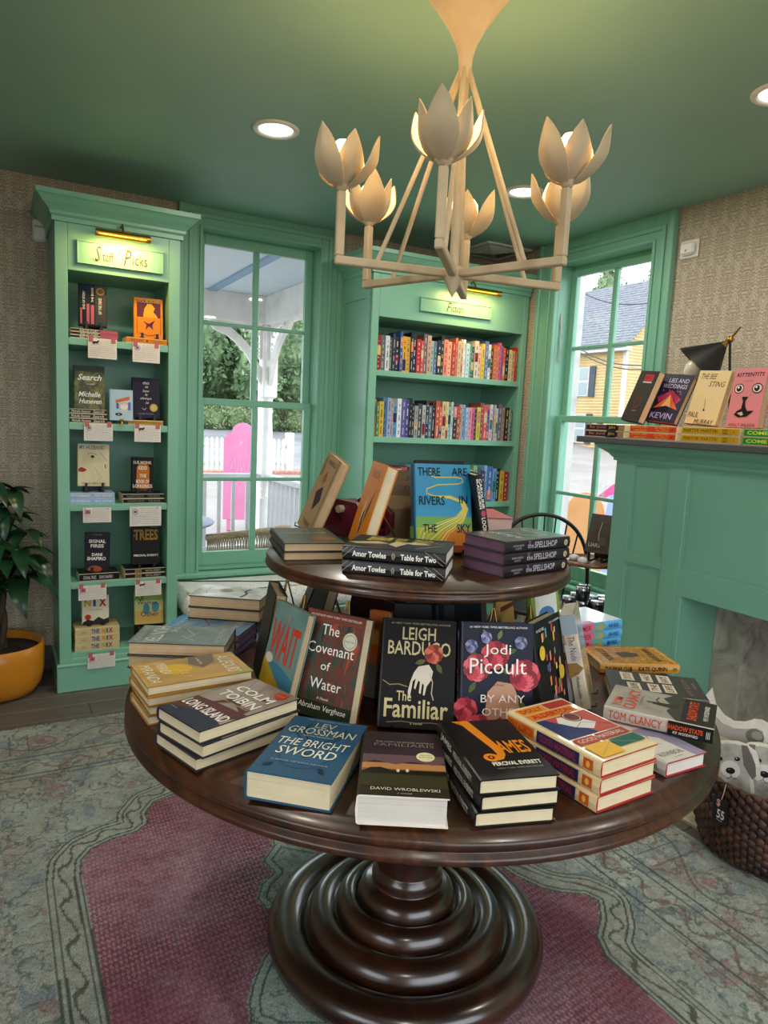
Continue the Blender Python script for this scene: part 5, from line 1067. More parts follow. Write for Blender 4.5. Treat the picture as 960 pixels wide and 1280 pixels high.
t2 = flats(['mossy dark book at the bottom of three on the second staff picks shelf', 'mossy dark book in the middle of three on the second staff picks shelf', 'mossy dark book, topmost of three on the second staff picks shelf'], 87, 134, 529, 511.5, S2, '#23261a', [('t', 'Michelle Huneven', .05, .25, .5, .5, W_, {'s': .3}), ('t', 'Search', .62, .2, .3, .6, W_, {'s': .3})], n=3)
A_moss = art('mossy_garden_art', [(0.3, '#16160f'), (0.48, '#4c4a1c'), (0.6, '#7c7a34'), (0.75, '#2c3318')], 30)
b, z = disp('mossy book with white script title on the second staff picks shelf', 92, 458, 130, 510, S2, A_moss, [('r', 0, .86, 1, 1, '#3a4640'), ('t', 'Search', .10, .66, .8, .14, W_, {'s': .3, 'b': .02}), ('t', 'a novel', .4, .56, .25, .04, W_), ('t', 'Michelle', .12, .28, .74, .12, W_, {'s': .3, 'b': .02}), ('t', 'Huneven', .14, .12, .76, .12, W_, {'s': .3, 'b': .02})], base=t2, ln=7)
b, z = disp('small pale blue booklet with an orange picture on the second staff picks shelf', 137, 488, 165.5, 525, S2, '#a9c4d4', [('p', [(.22, .66), (.85, .8), (.85, .68), (.22, .56)], '#c46a3a'), ('r', .25, .38, .36, .56, '#4a5a9a'), ('e', .6, .46, .2, .16, '#e2ddd8'), ('o', .6, .46, .2, .02, '#b56a5a'), ('r', .78, .34, .9, .6, '#6a6ab0'), ('t', 'IO', .5, .5, .2, .08, '#c46a5a'), ('e', .36, .2, .16, .05, '#23262e'), ('e', .36, .2, .06, .03, '#8a8a90')], y=YS-.0, t=.006, ln=8)
m = MB(); p = ony(152, 528, YS-.035); m.lathe([(.0001, 0), (.014, 0), (.012, .004), (.004, .007), (.006, .012), (.003, .016), (.008, .021), (.012, .026), (.0001, .026)], M_BRASS, 18)
tag(obj('brass_holder', m, None, (p.x, p.y-.005, S2)), 'tiny brass holder in front of the pale blue booklet', 'card holder')
t2 = flats(['amber book lying flat under the dark purple book'], 160, 207, 532, 526, S2, '#b8862a', [('t', 'THIS IS HOW IT ALWAYS IS', .06, .3, .8, .4, '#3a2a1a'), ('r', .93, 0, 1, 1, '#2a2218')])
b, z = disp('dark purple book with flowing white title and gold seal on the second staff picks shelf', 164.5, 466, 199, 514, S2, '#262036', [('t', 'this', .38, .84, .24, .07, W_, {'s': .2}), ('t', 'is', .46, .75, .12, .06, W_, {'s': .2}), ('t', 'how', .38, .64, .24, .07, W_, {'s': .2}), ('t', 'it', .46, .55, .10, .06, W_, {'s': .2}), ('t', 'always', .28, .44, .42, .08, W_, {'s': .2}), ('t', 'is', .48, .35, .12, .06, W_, {'s': .2}), ('e', .78, .26, .15, .10, '#c9a84a'), ('e', .78, .26, .11, .075, '#dac06a'), ('t', 'LAURIE FRANKEL', .2, .08, .6, .04, '#8d88a0'), ('l', [(.35, .24), (.42, .2), (.5, .24)], .015, W_)], base=t2+.012)
stand('black easel under the dark purple book on the second staff picks shelf', b, t2)
t3 = flats(['pale blue paperback lying flat, lower of the pair on the third staff picks shelf', 'pale blue paperback lying flat, upper of the pair on the third staff picks shelf'], 86.5, 143.5, 631, 617, S3, '#8fb0d6', [('t', 'MY HUSBAND', .04, .3, .42, .42, '#e6ecf4'), ('t', 'MAUD VENTURA', .55, .3, .4, .42, '#e6ecf4')], n=2, pg=PG_WHITE)
A_face = art('cream_face_art', [(0.3, '#c2b184'), (0.6, '#d9cba2'), (0.8, '#cfa98c')], 5)
b, z = disp('cream book with part of a face and red lips on the third staff picks shelf', 96.5, 556, 136, 607.5, S3, A_face, [('t', 'MY HUSBAND', .04, .87, .80, .10, '#4a6a94', {'s': .15, 'b': .01}), ('p', [(.0, .4), (.10, .45), (.2, .42), (.28, .38), (.16, .33), (.02, .34)], '#a0242c'), ('e', .46, .70, .06, .035, '#4a3c30'), ('l', [(.3, .76), (.45, .79), (.6, .74)], .014, '#6a5a3c'), ('l', [(.86, .52), (.88, .42)], .03, '#8a2c24'), ('l', [(.7, .8), (.92, .6)], .01, '#6a5a3c'), ('l', [(.5, .45), (.75, .2), (.6, .12)], .01, '#8a7c54'), ('t', 'MAUD VENTURA', .12, .03, .76, .06, '#8a5a3a')], base=t3+.03)
stand('black easel under the cream face book on the third staff picks shelf', b, t3)
t3 = flats(['black book lying flat, lower of the pair on the third staff picks shelf', 'black book lying flat, upper of the pair on the third staff picks shelf'], 153.5, 205, 630, 618, S3, '#191717', [('t', 'SUZANNE SCANLON', .1, .3, .4, .4, '#8d8a84'), ('t', 'THE BOOK', .6, .3, .3, .4, '#8d8a84')], n=2)
b, z = disp('black book with an orange figure and orange back on the third staff picks shelf', 163, 574, 191, 617.5, S3, '#181516', [('p', [(.22, .1), (.8, .1), (.8, .7), (.66, .84), (.36, .84), (.22, .7)], '#c4741c'), ('t', 'SUE MONK', .06, .80, .84, .09, W_, {'b': .02}), ('t', 'KIDD', .3, .64, .4, .10, W_, {'b': .02}), ('t', 'THE', .36, .42, .3, .10, W_, {'b': .02}), ('t', 'BOOK OF', .2, .26, .6, .10, W_, {'b': .02}), ('t', 'LONGINGS', .06, .13, .88, .10, W_, {'b': .02}), ('t', 'A NOVEL', .3, .05, .4, .03, '#8d8a84')], dirdeg=-104, back='#c8763a', pg=PG_CREAM, base=t3+.002)
stand('black easel under the black and orange book on the third staff picks shelf', b, t3)
t4 = flats(['black book lying flat under the night sky book on the fourth staff picks shelf'], 99, 149, 727, 717.5, S4, '#16151b', [('t', 'SIGNAL FIRES', .1, .25, .32, .45, '#d2ced6'), ('t', 'DANI SHAPIRO', .5, .25, .34, .45, '#d2ced6')])
b, z = disp('night sky book with white capitals and an orange back on the fourth staff picks shelf', 104.5, 662, 135, 710, S4, '#1c1a26', [('t', 'SIGNAL', .14, .72, .72, .09, W_, {'b': .03}), ('t', 'FIRES', .22, .60, .56, .09, W_, {'b': .03}), ('t', 'DANI', .28, .38, .44, .08, W_, {'b': .03}), ('t', 'SHAPIRO', .08, .27, .80, .09, W_, {'b': .03}), ('e', .42, .04, .3, .09, '#a8502a'), ('t', 'A NOVEL', .3, .92, .4, .03, '#8d8a94')], dirdeg=-106, back='#b8503a', t=.028, base=t4+.004)
stand('black easel under the night sky book on the fourth staff picks shelf', b, t4)
t4 = flats(['black book with cream spine blocks, lower of the pair on the fourth staff picks shelf', 'black book with cream spine blocks, upper of the pair on the fourth staff picks shelf'], 156.5, 206.5, 724.5, 712.5, S4, '#17151a', [('r', .24, .05, .40, .95, '#9a7a44'), ('t', 'THE', .25, .2, .13, .6, '#2c2418'), ('t', 'PERCIVAL EVERETT', .5, .3, .38, .4, '#c9c2b6')], n=2)
b, z = disp('black book with big gold capitals on the fourth staff picks shelf', 164, 656, 199, 708, S4, '#17161a', [('t', 'TREES', .06, .58, .88, .26, '#a8802f', {'b': .03}), ('t', 'THE', .0, .66, .16, .04, '#a8802f', {'r': 90}), ('t', 'PERCIVAL EVERETT', .06, .19, .88, .05, W_, {'b': .03}), ('r', .68, .88, .92, .99, '#5a5a60'), ('r', .72, .905, .88, .965, '#24242a')], base=t4+.012)
stand('black easel under the big gold capitals book', b, t4)
t5 = flats(['cream book with coloured letters, bottom of three on the lowest staff picks shelf', 'cream book with coloured letters, middle of three on the lowest staff picks shelf', 'cream book with coloured letters, topmost of three on the lowest staff picks shelf'], 94, 149.5, 815.5, 787.5, S5, '#c9b584', [('t', 'THE', .36, .2, .18, .6, '#2c4a8a', {'b': .03}), ('t', 'N', .60, .2, .08, .6, '#c9941c', {'b': .04}), ('t', 'I', .70, .2, .03, .6, '#2c4a8a', {'b': .04}), ('t', 'X', .75, .2, .09, .6, '#a8282a', {'b': .04}), ('t', 'HILL', .14, .3, .12, .3, '#8d7c54')], n=3)
b, z = disp('white book with yellow, blue and red letters on the lowest staff picks shelf', 102, 744, 135.5, 780, S5, '#d9d0b8', [('t', 'N', .06, .62, .26, .26, '#cfa020', {'b': .05}), ('t', 'I', .40, .62, .10, .26, '#1f4a8a', {'b': .05}), ('t', 'X', .62, .62, .28, .26, '#a8282a', {'b': .05}), ('e', .20, .24, .12, .10, '#b8301f'), ('p', [(0, 0), (1, 0), (1, .2), (.8, .14), (.6, .24), (.4, .1), (.2, .16), (0, .06)], '#23262a'), ('t', 'NATHAN HILL', .25, .48, .5, .05, '#8d7c54')], t=.03)
stand('black easel under the yellow, blue and red letters book', b, t5)
b, z = disp('green and blue patterned book leaning on the lowest staff picks shelf', 167.5, 742, 203.5, 790, S5, '#8aa85a', [('r', 0, 0, 1, .62, '#c9c284'), ('r', 0, 0, 1, .34, '#cfa85c'), ('l', [(0, .98), (.3, .64)], .03, '#4c4a34'), ('l', [(0, .8), (.2, .62)], .03, '#4c4a34'), ('l', [(.3, 1), (0, .66)], .03, '#4c4a34'), ('l', [(.46, 1), (.2, .62)], .03, '#4c4a34'), ('e', .4, .4, .12, .14, '#4a8c9c'), ('e', .72, .44, .13, .14, '#4a8c9c'), ('t', 'Girl,', .32, .74, .34, .12, '#23301c'), ('t', 'Woman,', .08, .50, .74, .12, '#1c3a4a'), ('t', 'Other', .20, .2, .64, .13, '#1c3a4a'), ('r', .76, .76, .94, .9, '#d9d6c8')], base=S5+.10, ln=10)
m = MB(); p = b.location; m.box((p.x-.06, YS-.0, S5), (p.x+.06, YS+.16, S5+.085), mat('#26331c', .6), None, .002)
tag(obj('book_pile', m), 'dark block of books under the green and blue patterned book', 'books')
for (x0, y0, x1, y1, lab, dec, zs) in (
    (110, 425, 146, 447, 'note card with a small dark horse doodle on the top shelf edge', 'horse', S1), (165.7, 431, 199.8, 452, 'note card with a round purple stamp on the top shelf edge', 'stamp', S1),
    (105, 530, 141, 550.5, 'note card with a round purple stamp on the second shelf edge', 'stamp', S2), (168, 532.5, 201, 552, 'note card with a small dark horse doodle on the second shelf edge', 'horse', S2),
    (103.8, 634, 139, 653.5, 'note card with a pink block on the third shelf edge', 'block', S3), (162, 632.5, 201.5, 658, 'large note card with a purple stamp on the third shelf edge', 'stamp', S3),
    (98, 730.5, 133, 751, 'note card with a pink star on the fourth shelf edge', 'block', S4), (169, 725, 201.5, 745.5, 'note card with a dark horse doodle on the fourth shelf edge', 'horse', S4), (109.5, 815, 144, 836.5, 'note card with a pink stamp on the plinth below the lowest shelf', 'block', S5)):
    y = YF1-(.0335 if zs == S5 else .004); a = ony(x0, y1, y); c = ony(x1, y0, y); w, h = c.x-a.x, c.z-a.z
    r = thing('note_card', lab, 'card', (a.x, y, a.z), 0, 'handwritten cards taped to the shelf edges'); tl = rg.uniform(-2, 2)
    m = MB(); m.box((0, -.0012, 0), (w, 0, h), M_CARD)
    M = Matrix(((1, 0, 0, 0), (0, 0, -1, -.0013), (0, 1, 0, 0), (0, 0, 0, 1))); its = []
    for k in range(9):
        yy = .88-.095*k; xx = .34 if k < 4 else .06
        while xx < .90:
            L = .03+.07*rg.random(); its.append(('l', [(xx, yy), (xx+L*.5, yy+.012), (min(.94, xx+L), yy)], .008, '#a05a5c' if (dec == 'horse' and k < 5) else '#6b6672')); xx += L+.02
    if dec == 'horse': its += [('p', [(.14, .78), (.20, .84), (.3, .84), (.36, .90), (.38, .84), (.33, .76), (.32, .66), (.30, .74), (.22, .74), (.19, .66)], '#23201f')]
    elif dec == 'stamp': its += [('o', .17, .74, .10, .015, '#6a4a7a'), ('r', .12, .68, .22, .80, '#7a5a8a')]
    else: its += [('r', .06, .58, .26, .86, '#c4708a'), ('p', [(.1, .66), (.22, .66), (.16, .82)], '#8a3a54')]
    prt(m, its, w, h, M, .0001); obj('card', m, r)
    if zs != S3:
        for s in (0.02, .80):
            q = MB(); q.box((w*s, -.0022, h*.80), (w*s+w*.16, -.0013, h*1.12), mat('#b8625c', .5)); obj('tape', q, r)
    else:
        for s in (0.1, .88):
            q = MB(); q.lathe([(.0001, .006), (.004, .005), (.004, 0)], mat('#c9ccd0', .3), 10, T((w*s, -.0013, h*.93)) @ R_(90, 'X')); obj('push_pin', q, r)

# ================================================================== FICTION SHELVES
row1 = '#8c1f24 #5f6468 #c9d0dc #4c5448 #26304c #1c2230 #2f5a94 #d99a24 #caa04a #15131c #241c34 #b02c2a #b84a54 #6c5a64 #b59a84 #8fa8b4 #5c6e94 #17202c #1c1a20 #d9826a #e0a084 #a82c24 #d0705a #c9b08a #c2a88c #e2e4e6 #b4d2e0 #3c9474 #2a4a44 #d2c8b4 #e0b4a8 #d9b83c #5a78a8 #e6e0d6 #24242a #c46a2c #d28474 #d45a84 #8a5a9c #d8542c #1c1a1e #d8c8a4 #c9a484 #b02a24'.split()
row2 = '#b58a54 #4c7c4a #c9a83a #5a7ca8 #8aa0c4 #c9946a #5a94c4 #d8dce2 #5c5494 #3c3a7c #16161a #1c1c22 #8c9498 #3c4448 #a4a8ac #262a34 #4a6478 #16161a #b04a2c #c8683c #c9b08a #d9c884 #8ab8c4 #b4c8c4 #1a181e #a8382c #b49474 #7c98c0 #94b4d8 #d28ca0 #c4567c #2c2a34 #d0c04a #8c3a44 #d84438 #2c4a9c #d8c4d2 #8c4a8c #b4b8bc #c4c6c8 #6c5c74 #9c8474 #2a2426 #b4b09c #2c6464'.split()
row3 = '#3a3a42 #d0d4d8 #8ab0d0 #2c4a9c #d8b0b4 #16161a #c9ccd0 #b44a54 #24242a #8ac4d0 #16161a #5c5c64 #c9b08a #8c2c34 #3c3c44 #2c2a34 #b4a484 #6a7c84 #3a4a3c #c8c0a0 #2a2a30 #8c6c4c #a8b88c #d8d8cc #9cb87c #7ca878 #3c4a54 #24365c #8cb4dc #3c6cb0 #6ca4dc #1c2034 #c9a43a #a8282c'.split()
for ri, (row, zs, nm) in enumerate(((row1, 1.7475, 'top'), (row2, 1.3525, 'second'), (row3, .9455, 'third'))):
    x = 2.006; tot = 3.068-x-.004; ws = [rg.uniform(.7, 1.5) for _ in row]; sc = tot/sum(ws); n = len(row)
    for k, (c, wk) in enumerate(zip(row, ws)):
        t = wk*sc; hh = rg.choice([.198, .205, .212, .222, .235, .24]); dp = rg.uniform(.135, .155)
        y = YF2+.022+rg.uniform(.0, .012); m = MB(); cm_ = mat(c, .4)
        mb2 = MB(); b0 = .0015
        m.box((x+.0003, y, zs), (x+b0, y+dp, zs+hh), cm_); m.box((x+t-b0, y, zs), (x+t-.0003, y+dp, zs+hh), cm_); m.box((x+b0, y, zs), (x+t-b0, y+b0, zs+hh), cm_)
        m.box((x+b0, y+b0, zs+.001), (x+t-b0, y+dp-.004, zs+hh-.004), PG_CREAM)
        lum = sum(int(c[i:i+2], 16) for i in (1, 3, 5)); ic = '#1f1c1e' if lum > 380 else rg.choice(['#e2ddd2', '#d9c890', '#c9cfd6'])
        M = Matrix(((1, 0, 0, x), (0, 0, -1, y-.0001), (0, 1, 0, zs), (0, 0, 0, 1))); its = []
        if rg.random() < .35: q0 = rg.random()*.6; its.append(('r', .08, q0, .92, q0+.2+rg.random()*.15, rg.choice(['#c9b08a', '#8c2c34', '#24365c', '#d0c04a', '#3c7c74', '#d28474'])))
        q = .08
        while q < .9:
            L = rg.uniform(.015, .035); its.append(('r', .39, q, .61, min(.93, q+L), ic)); q += L+rg.choice([.01, .01, .10])
        prt(m, its, t, hh, M, .0001)
        if k < n//2+1: wh = ORD[k+1] + ' book from the left'
        else: wh = ORD[n-k] + ' book from the right'
        fam = 'dark' if lum < 230 else ('pale' if lum > 560 else ('reddish' if int(c[1:3], 16) > int(c[5:7], 16)+50 and int(c[3:5], 16) < 120 else ('blue' if int(c[5:7], 16) > int(c[1:3], 16)+30 else ('warm-toned' if int(c[1:3], 16) > int(c[5:7], 16)+40 else 'muted'))))
        o = tag(obj('shelved_book', m), '%s spine, %s on the %s fiction shelf' % (fam, wh, nm), 'book', 'books on the %s fiction shelf' % nm)
        x += t

# ================================================================== PLANT
M_POT = mat('#c07a17', .32, name='ochre_glaze')
pl = thing('potted_plant', 'money tree with long dark leaves in an ochre bowl pot by the left edge', 'plant', (-.0, 3.90, 0))
m = MB(); m.lathe([(.0001, 0), (.13, 0), (.17, .015), (.198, .055), (.212, .12), (.215, .2), (.213, .262), (.208, .266), (.200, .262), (.200, .22), (.0001, .22)], M_POT, 56); obj('pot', m, pl)
m = MB(); m.lathe([(.0001, .236), (.1, .232), (.199, .225)], mk_noise('dark_soil', [(0.3, '#15100c'), (0.7, '#2c2219')], 60, rough=1, bmp=1), 28); obj('soil', m, pl)
M_BARK = mk_noise('braided_bark', [(0.3, '#2a211a'), (0.7, '#4c3f32')], 20, (1, 1, .3), .85, bmp=.5)
for k in range(3):
    m = MB(); m.tube([(.02*math.cos(2*PI*k/3+z*14)+.015, .02*math.sin(2*PI*k/3+z*14), .22+z) for z in np.linspace(0, .46, 16)], [.017-.006*i/15 for i in range(16)], M_BARK, 8); obj('trunk', m, pl)
ml, nt, b_ = nodes('glossy_leaf', .28, spec=.5); f = noise(nt, coords(nt), 9, 2); nt.links.new(ramp(nt, f, [(0.3, '#142c1b'), (0.6, '#1f4429'), (0.8, '#2f5a34')]), b_.inputs['Base Color'])
def leafmesh(L, W, droop):
    m = MB(); P = []
    for i in range(9):
        t = i/8; w = W*math.sin(PI*t**.8)**.9 if 0 < t < 1 else .0005; row = []
        for j in (-1, -.5, 0, .5, 1): row.append((t*L*math.cos(droop*t), j*w, -math.sin(droop*t)*t*L + abs(j)*w*.35))
        P.append(row)
    m.grid(P, ml); return m.mesh('leaf')
LM = [leafmesh(.17, .030, .5), leafmesh(.20, .036, .8), leafmesh(.13, .024, .3)]
rp = random.Random(12)
for (cx, cy, cz, nl, s) in ((.07, -.02, .98, 6, .85), (.03, -.04, .90, 5, .85), (.13, -.03, .78, 7, .85), (-.04, -.08, .82, 6, 1), (.05, -.14, .66, 7, 1.0), (.14, .02, .64, 6, .95), (-.08, 0, .72, 6, 1), (.00, .08, .74, 6, 1), (.10, -.09, .56, 6, 1.05), (-.03, -.12, .54, 6, 1), (.14, .07, .52, 5, .9), (-.16, -.03, .88, 6, 1), (-.12, -.1, .6, 6, 1), (.08, -.03, .86, 6, .9), (.0, -.12, .74, 6, 1), (.11, -.12, .70, 6, .9), (-.02, -.02, 1.0, 5, .9)):
    st = MB(); st.tube([(.015, 0, .55 if cz > .6 else .48), (cx*.5, cy*.5, (cz+.55)/2), (cx, cy, cz+.05)], .0035, mat('#2c4a2a', .5), 5); obj('stalk', st, pl)
    a0 = rp.random()*6
    for i in range(nl):
        o = obj('leaf', rp.choice(LM), pl, (cx, cy, cz+.05)); o.rotation_euler = (rp.uniform(-.3, .3), rp.uniform(-.35, .35), a0+2*PI*i/nl); o.scale = (s*1.12, s*1.2, s*1.1)

# ================================================================== BASKET WITH DOG CUSHIONS
BX, BY, BH = 2.355, 1.37, .275
bk = thing('wicker_basket', 'dark brown woven rope basket on the hearth beside the table', 'basket', (BX, BY, .0125))
M_WK = mk_noise('dark_rope', [(0.3, '#1f0f0a'), (0.5, '#3d2013'), (0.65, '#5c3420'), (0.8, '#8a5c3c')], 16, rough=.5, detail=5)
def brad(z): return .188+.042*math.sin(PI*min(1, z/BH)*.8)
m = MB(); NC, NR = 62, 9; dz = BH/NR
for i in range(NC):
    a = 2*PI*i/NC; ca, sa = math.cos(a), math.sin(a); n_ = NR*2
    for j in range(NR):
        z0_ = dz*(j+(.5 if i % 2 else 0))
        for h_ in (0,):
            zm = min(BH-.004, z0_+dz*.5); r0 = brad(zm)+.003; ww = PI*r0/NC*1.05; vs = []
            for (dr, da, dzz) in ((-.003, ww*.5, -dz*.62), (.003, -ww*.9, -dz*.28), (.0095, .1*ww, -dz*.2), (.003, ww, -dz*.34), (.003, -ww, dz*.34), (.0095, -ww*.1, dz*.2), (.003, ww*.9, dz*.28), (-.003, -ww*.5, dz*.62)):
                rr = r0+dr; vs.append((rr*ca-da*sa, rr*sa+da*ca, min(BH+.004, max(.002, zm+dzz))))
            m.add(vs, [(0, 2, 1), (0, 3, 2), (1, 2, 5, 4), (2, 3, 6, 5), (4, 5, 7), (5, 6, 7)], M_WK, None, True)
o = obj('woven_strands', m, bk); o['kind'] = 'stuff'
m = MB(); m.lathe([(.0001, .004), (.18, .004)]+[(brad(BH*q)-.004, max(.01, BH*q)) for q in (0, .2, .4, .6, .8, 1)]+[(brad(BH*q)-.014, max(.02, BH*q)) for q in (1, .6, .3, .05)]+[(.0001, .016)], M_WK, 62); obj('basket_wall', m, bk)
m = MB(); m.tube([((brad(BH)-.004)*math.cos(t), (brad(BH)-.004)*math.sin(t), BH+.002*math.sin(t*31)) for t in np.linspace(0, 2*PI, 125)[:-1]], .0075, M_WK, 8, closed=True); obj('rim', m, bk)
# price tag hanging on the rim
ta = math.radians(178); tp = Vector((BX+math.cos(ta)*.243, BY+math.sin(ta)*.243, BH+.012))
r = thing('price_tag', 'black hanging price tag with white handwritten figures on the basket', 'tag', tp, ta+PI/2)
m = MB(); M = Matrix(((1, 0, 0, -.028), (0, 0, 1, -.003), (0, 1, 0, -.125), (0, 0, 0, 1)))
m.box((-.028, -.0025, -.125), (.028, -.001, -.035), M_BLACK, None, .0005); 
Mt = Matrix(((-1, 0, 0, .028), (0, 0, 1, -.001), (0, 1, 0, -.125), (0, 0, 0, 1)))
Mt2 = Matrix(((1, 0, 0, -.028), (0, 0, -1, -.0025), (0, 1, 0, -.125), (0, 0, 0, 1)))
prt(m, [('t', '$', .2, .62, .26, .3, '#d8a8a0', {'b': .02}), ('t', '55', .30, .2, .5, .34, '#d9d2cc', {'b': .02}), ('l', [(.3, .14), (.7, .12)], .03, '#d9d2cc')], .056, .09, Mt2); obj('tag', m, r)
m = MB(); m.tube([(0, -.002, -.04), (.004, .0, -.015), (0, .012, .012)], .0015, mat('#d09a84', .6), 5); obj('string', m, r)
# printed dog cushions
M_CUT = mk_noise('white_canvas', [(0.3, '#c9c2b6'), (0.7, '#ddd6ca')], 20, rough=.9)
def dog(label, loc, rz, tiltx, roll, s=1.0, ears=True):
    r = thing('dog_cushion', label, 'cushion', loc, 0, 'dog shaped cushions in the basket')
    r.rotation_euler = (math.radians(tiltx), math.radians(roll), math.radians(rz))
    out = [(-.075, -.16), (.075, -.16), (.085, -.06), (.108, -.075), (.122, -.02), (.115, .045), (.085, .078), (.045, .092), (0, .095), (-.045, .092), (-.085, .078), (-.115, .045), (-.122, -.02), (-.108, -.075), (-.085, -.06)]
    M = Matrix(((s, 0, 0, 0), (0, 0, -s, 0), (0, s, 0, 0), (0, 0, 0, 1)))
    m = MB(); m.prism(out, -.014, .014, M_CUT, M); obj('body', m, r)
    inn = [(x*.87, y*.9) for x, y in out]; q = MB(); Mf = M @ T((0, 0, .0142))
    fur = mk_noise('grey_fur_print', [(0.3, '#77726c'), (0.5, '#a59f97'), (0.75, '#c6c0b7')], 14, rough=.9)
    q.add([(x, y, 0) for x, y in inn], [tuple(range(len(inn)))], fur, Mf)
    Mp = Mf @ T((-.12, -.16, 0))
    prt(q, [('p', [(.06, .62), (.14, .92), (.24, .94), (.26, .6), (.16, .36), (.08, .42)], '#67625d'), ('p', [(.94, .62), (.86, .92), (.76, .94), (.74, .6), (.84, .36), (.92, .42)], '#67625d'), ('e', .5, .52, .17, .15, '#cfc9bf'), ('e', .35, .70, .05, .035, '#23201e'), ('e', .65, .70, .05, .035, '#23201e'), ('e', .34, .71, .014, .01, '#c9c4bc'), ('e', .64, .71, .014, .01, '#c9c4bc'), ('e', .5, .50, .08, .055, '#141212'), ('e', .48, .52, .02, .01, '#6a6562'), ('l', [(.5, .45), (.5, .40), (.42, .36)], .012, '#3a3633'), ('l', [(.5, .40), (.58, .36)], .012, '#3a3633')], .24, .255, Mp, .0003)
    obj('printed_face', q, r); return r
dog('grey puppy face cushion with a dark nose at the front of the basket', (BX-.105, BY+.085, .315), -62, -10, -16, .78)
dog('second puppy face cushion, half hidden behind the front one', (BX-.03, BY+.0, .325), -55, -8, 8, .78)
r = thing('dog_cushion', 'white animal shaped cushion with a rounded grey paw, topmost in the basket', 'cushion', (BX+.0, BY+.14, .40), 0, 'dog shaped cushions in the basket'); r.rotation_euler = (math.radians(-8), math.radians(6), math.radians(-60))
out = [(-.11, .115), (-.085, .06), (-.05, .03), (-.015, .02), (.02, .03), (.045, .05), (.07, .056), (.095, .05), (.108, .03), (.108, .0), (.095, -.03), (.07, -.055), (.04, -.075), (.02, -.15), (-.06, -.15), (-.10, -.07), (-.125, .0), (-.13, .07)]
M = Matrix(((1, 0, 0, 0), (0, 0, -1, 0), (0, 1, 0, 0), (0, 0, 0, 1)))
m = MB(); m.prism(out, -.014, .014, M_CUT, M); obj('body', m, r)
q = MB(); prt(q, [('p', [(x*3.2+.5, y*2.4+.52) for x, y in [(-.105, .05), (-.05, .005), (-.01, .0), (.03, .015), (.06, .035), (.085, .03), (.09, -.005), (.07, -.035), (.02, -.065), (-.05, -.06), (-.1, -.03)]], '#a39d95'), ('e', .7, .5, .1, .09, '#6f6a64'), ('e', .72, .52, .06, .05, '#928c85')], .3, .3, M @ T((-.15, -.156, .0145)), .0003); obj('printed_face', q, r)

# ================================================================== WINDSOR CHAIR, TRAY STAND
cx, cy = 2.74, 3.03
chr_ = thing('windsor_chair', 'black bow-backed windsor chair in front of the right window', 'chair', (cx, cy, 0), math.radians(-40))
m = MB(); m.lathe([(.0001, .43), (.25, .43), (.27, .44), (.27, .455), (.255, .462), (.0001, .452)], M_BLACK, 36); obj('seat', m, chr_)
for s in (-1, 1):
    for f in (-1, 1):
        m = MB(); m.tube([(s*.13, f*.13, .43), (s*.165, f*.165, .22), (s*.19, f*.20, 0)], [.014, .019, .012], M_BLACK, 10); obj('leg', m, chr_)
m = MB(); m.tube([(-.17, .17, .2), (0, .0, .2), (.17, -.17, .2)], .009, M_BLACK, 8); m.tube([(.17, .17, .2), (-.17, -.17, .2)], .009, M_BLACK, 8); obj('stretcher', m, chr_)
bow = [(.265*math.cos(t)*1.02, .14+.075*math.sin(t)**.5 if 0 < t < PI else .14, .455+.485*max(0, math.sin(t))**.55) for t in np.linspace(0, PI, 28)]
m = MB(); m.tube(bow, .012, M_BLACK, 10); obj('back_bow', m, chr_)
for k in range(-3, 4):
    x = k*.066; t = math.acos(max(-1, min(1, x/.27))); m = MB(); m.tube([(x*.65, .15, .455), (x, .14+.075*math.sin(t)**.5, .455+.485*math.sin(t)**.55)], .0055, M_BLACK, 6); obj('spindle', m, chr_)

sx, sy = 2.625, 2.545
sd = thing('side_table', 'small round dark side table under the tray stand, by the mantel', 'side table', (sx, sy+.02, 0))
m = MB(); m.lathe([(.0001, .515), (.17, .515), (.178, .522), (.174, .535), (.0001, .535)], M_TABLE2, 40); obj('table_top', m, sd)
m = MB(); m.lathe([(.0001, 0), (.13, 0), (.12, .02), (.03, .04), (.022, .2), (.03, .4), (.05, .515), (.0001, .515)], M_TABLE2, 24); obj('pedestal', m, sd)
ts = thing('tray_stand', 'two-level round tray stand with thin wire rods beside the mantel', 'stand', (sx, sy+.02, .5355))
m = MB(); m.lathe([(.0001, 0), (.155, 0), (.16, .012), (.155, .016), (.0001, .010)], M_STANDWOOD, 40); obj('lower_tray', m, ts)
m = MB(); m.lathe([(.0001, .25), (.145, .25), (.152, .258), (.152, .27), (.146, .271), (.144, .262), (.0001, .26)], M_STANDWOOD, 44); obj('upper_tray', m, ts)
for k in range(4):
    a = PI/4+PI/2*k; m = MB(); m.tube([(.135*math.cos(a), .135*math.sin(a), .012), (.14*math.cos(a), .14*math.sin(a), .251)], .0025, M_BLACKM, 6); obj('rod', m, ts)
spots = [(-.085, -.06, 0), (-.02, -.095, 0), (.05, -.075, 0), (-.03, -.02, 0), (.04, .0, 0), (-.09, .03, 0), (.10, -.02, 0), (-.085, -.055, 1), (-.035, -.018, 1), (.0, .07, 0)]
tn = ['at the left front', 'at the front centre', 'at the right front', 'in the middle', 'right of the middle', 'at the far left', 'at the far right', 'stacked at the left', 'stacked in the middle', 'at the back']
M_TIN = mat('#17171a', .3, .4); M_LID = mat('#a9adb2', .25, .8)
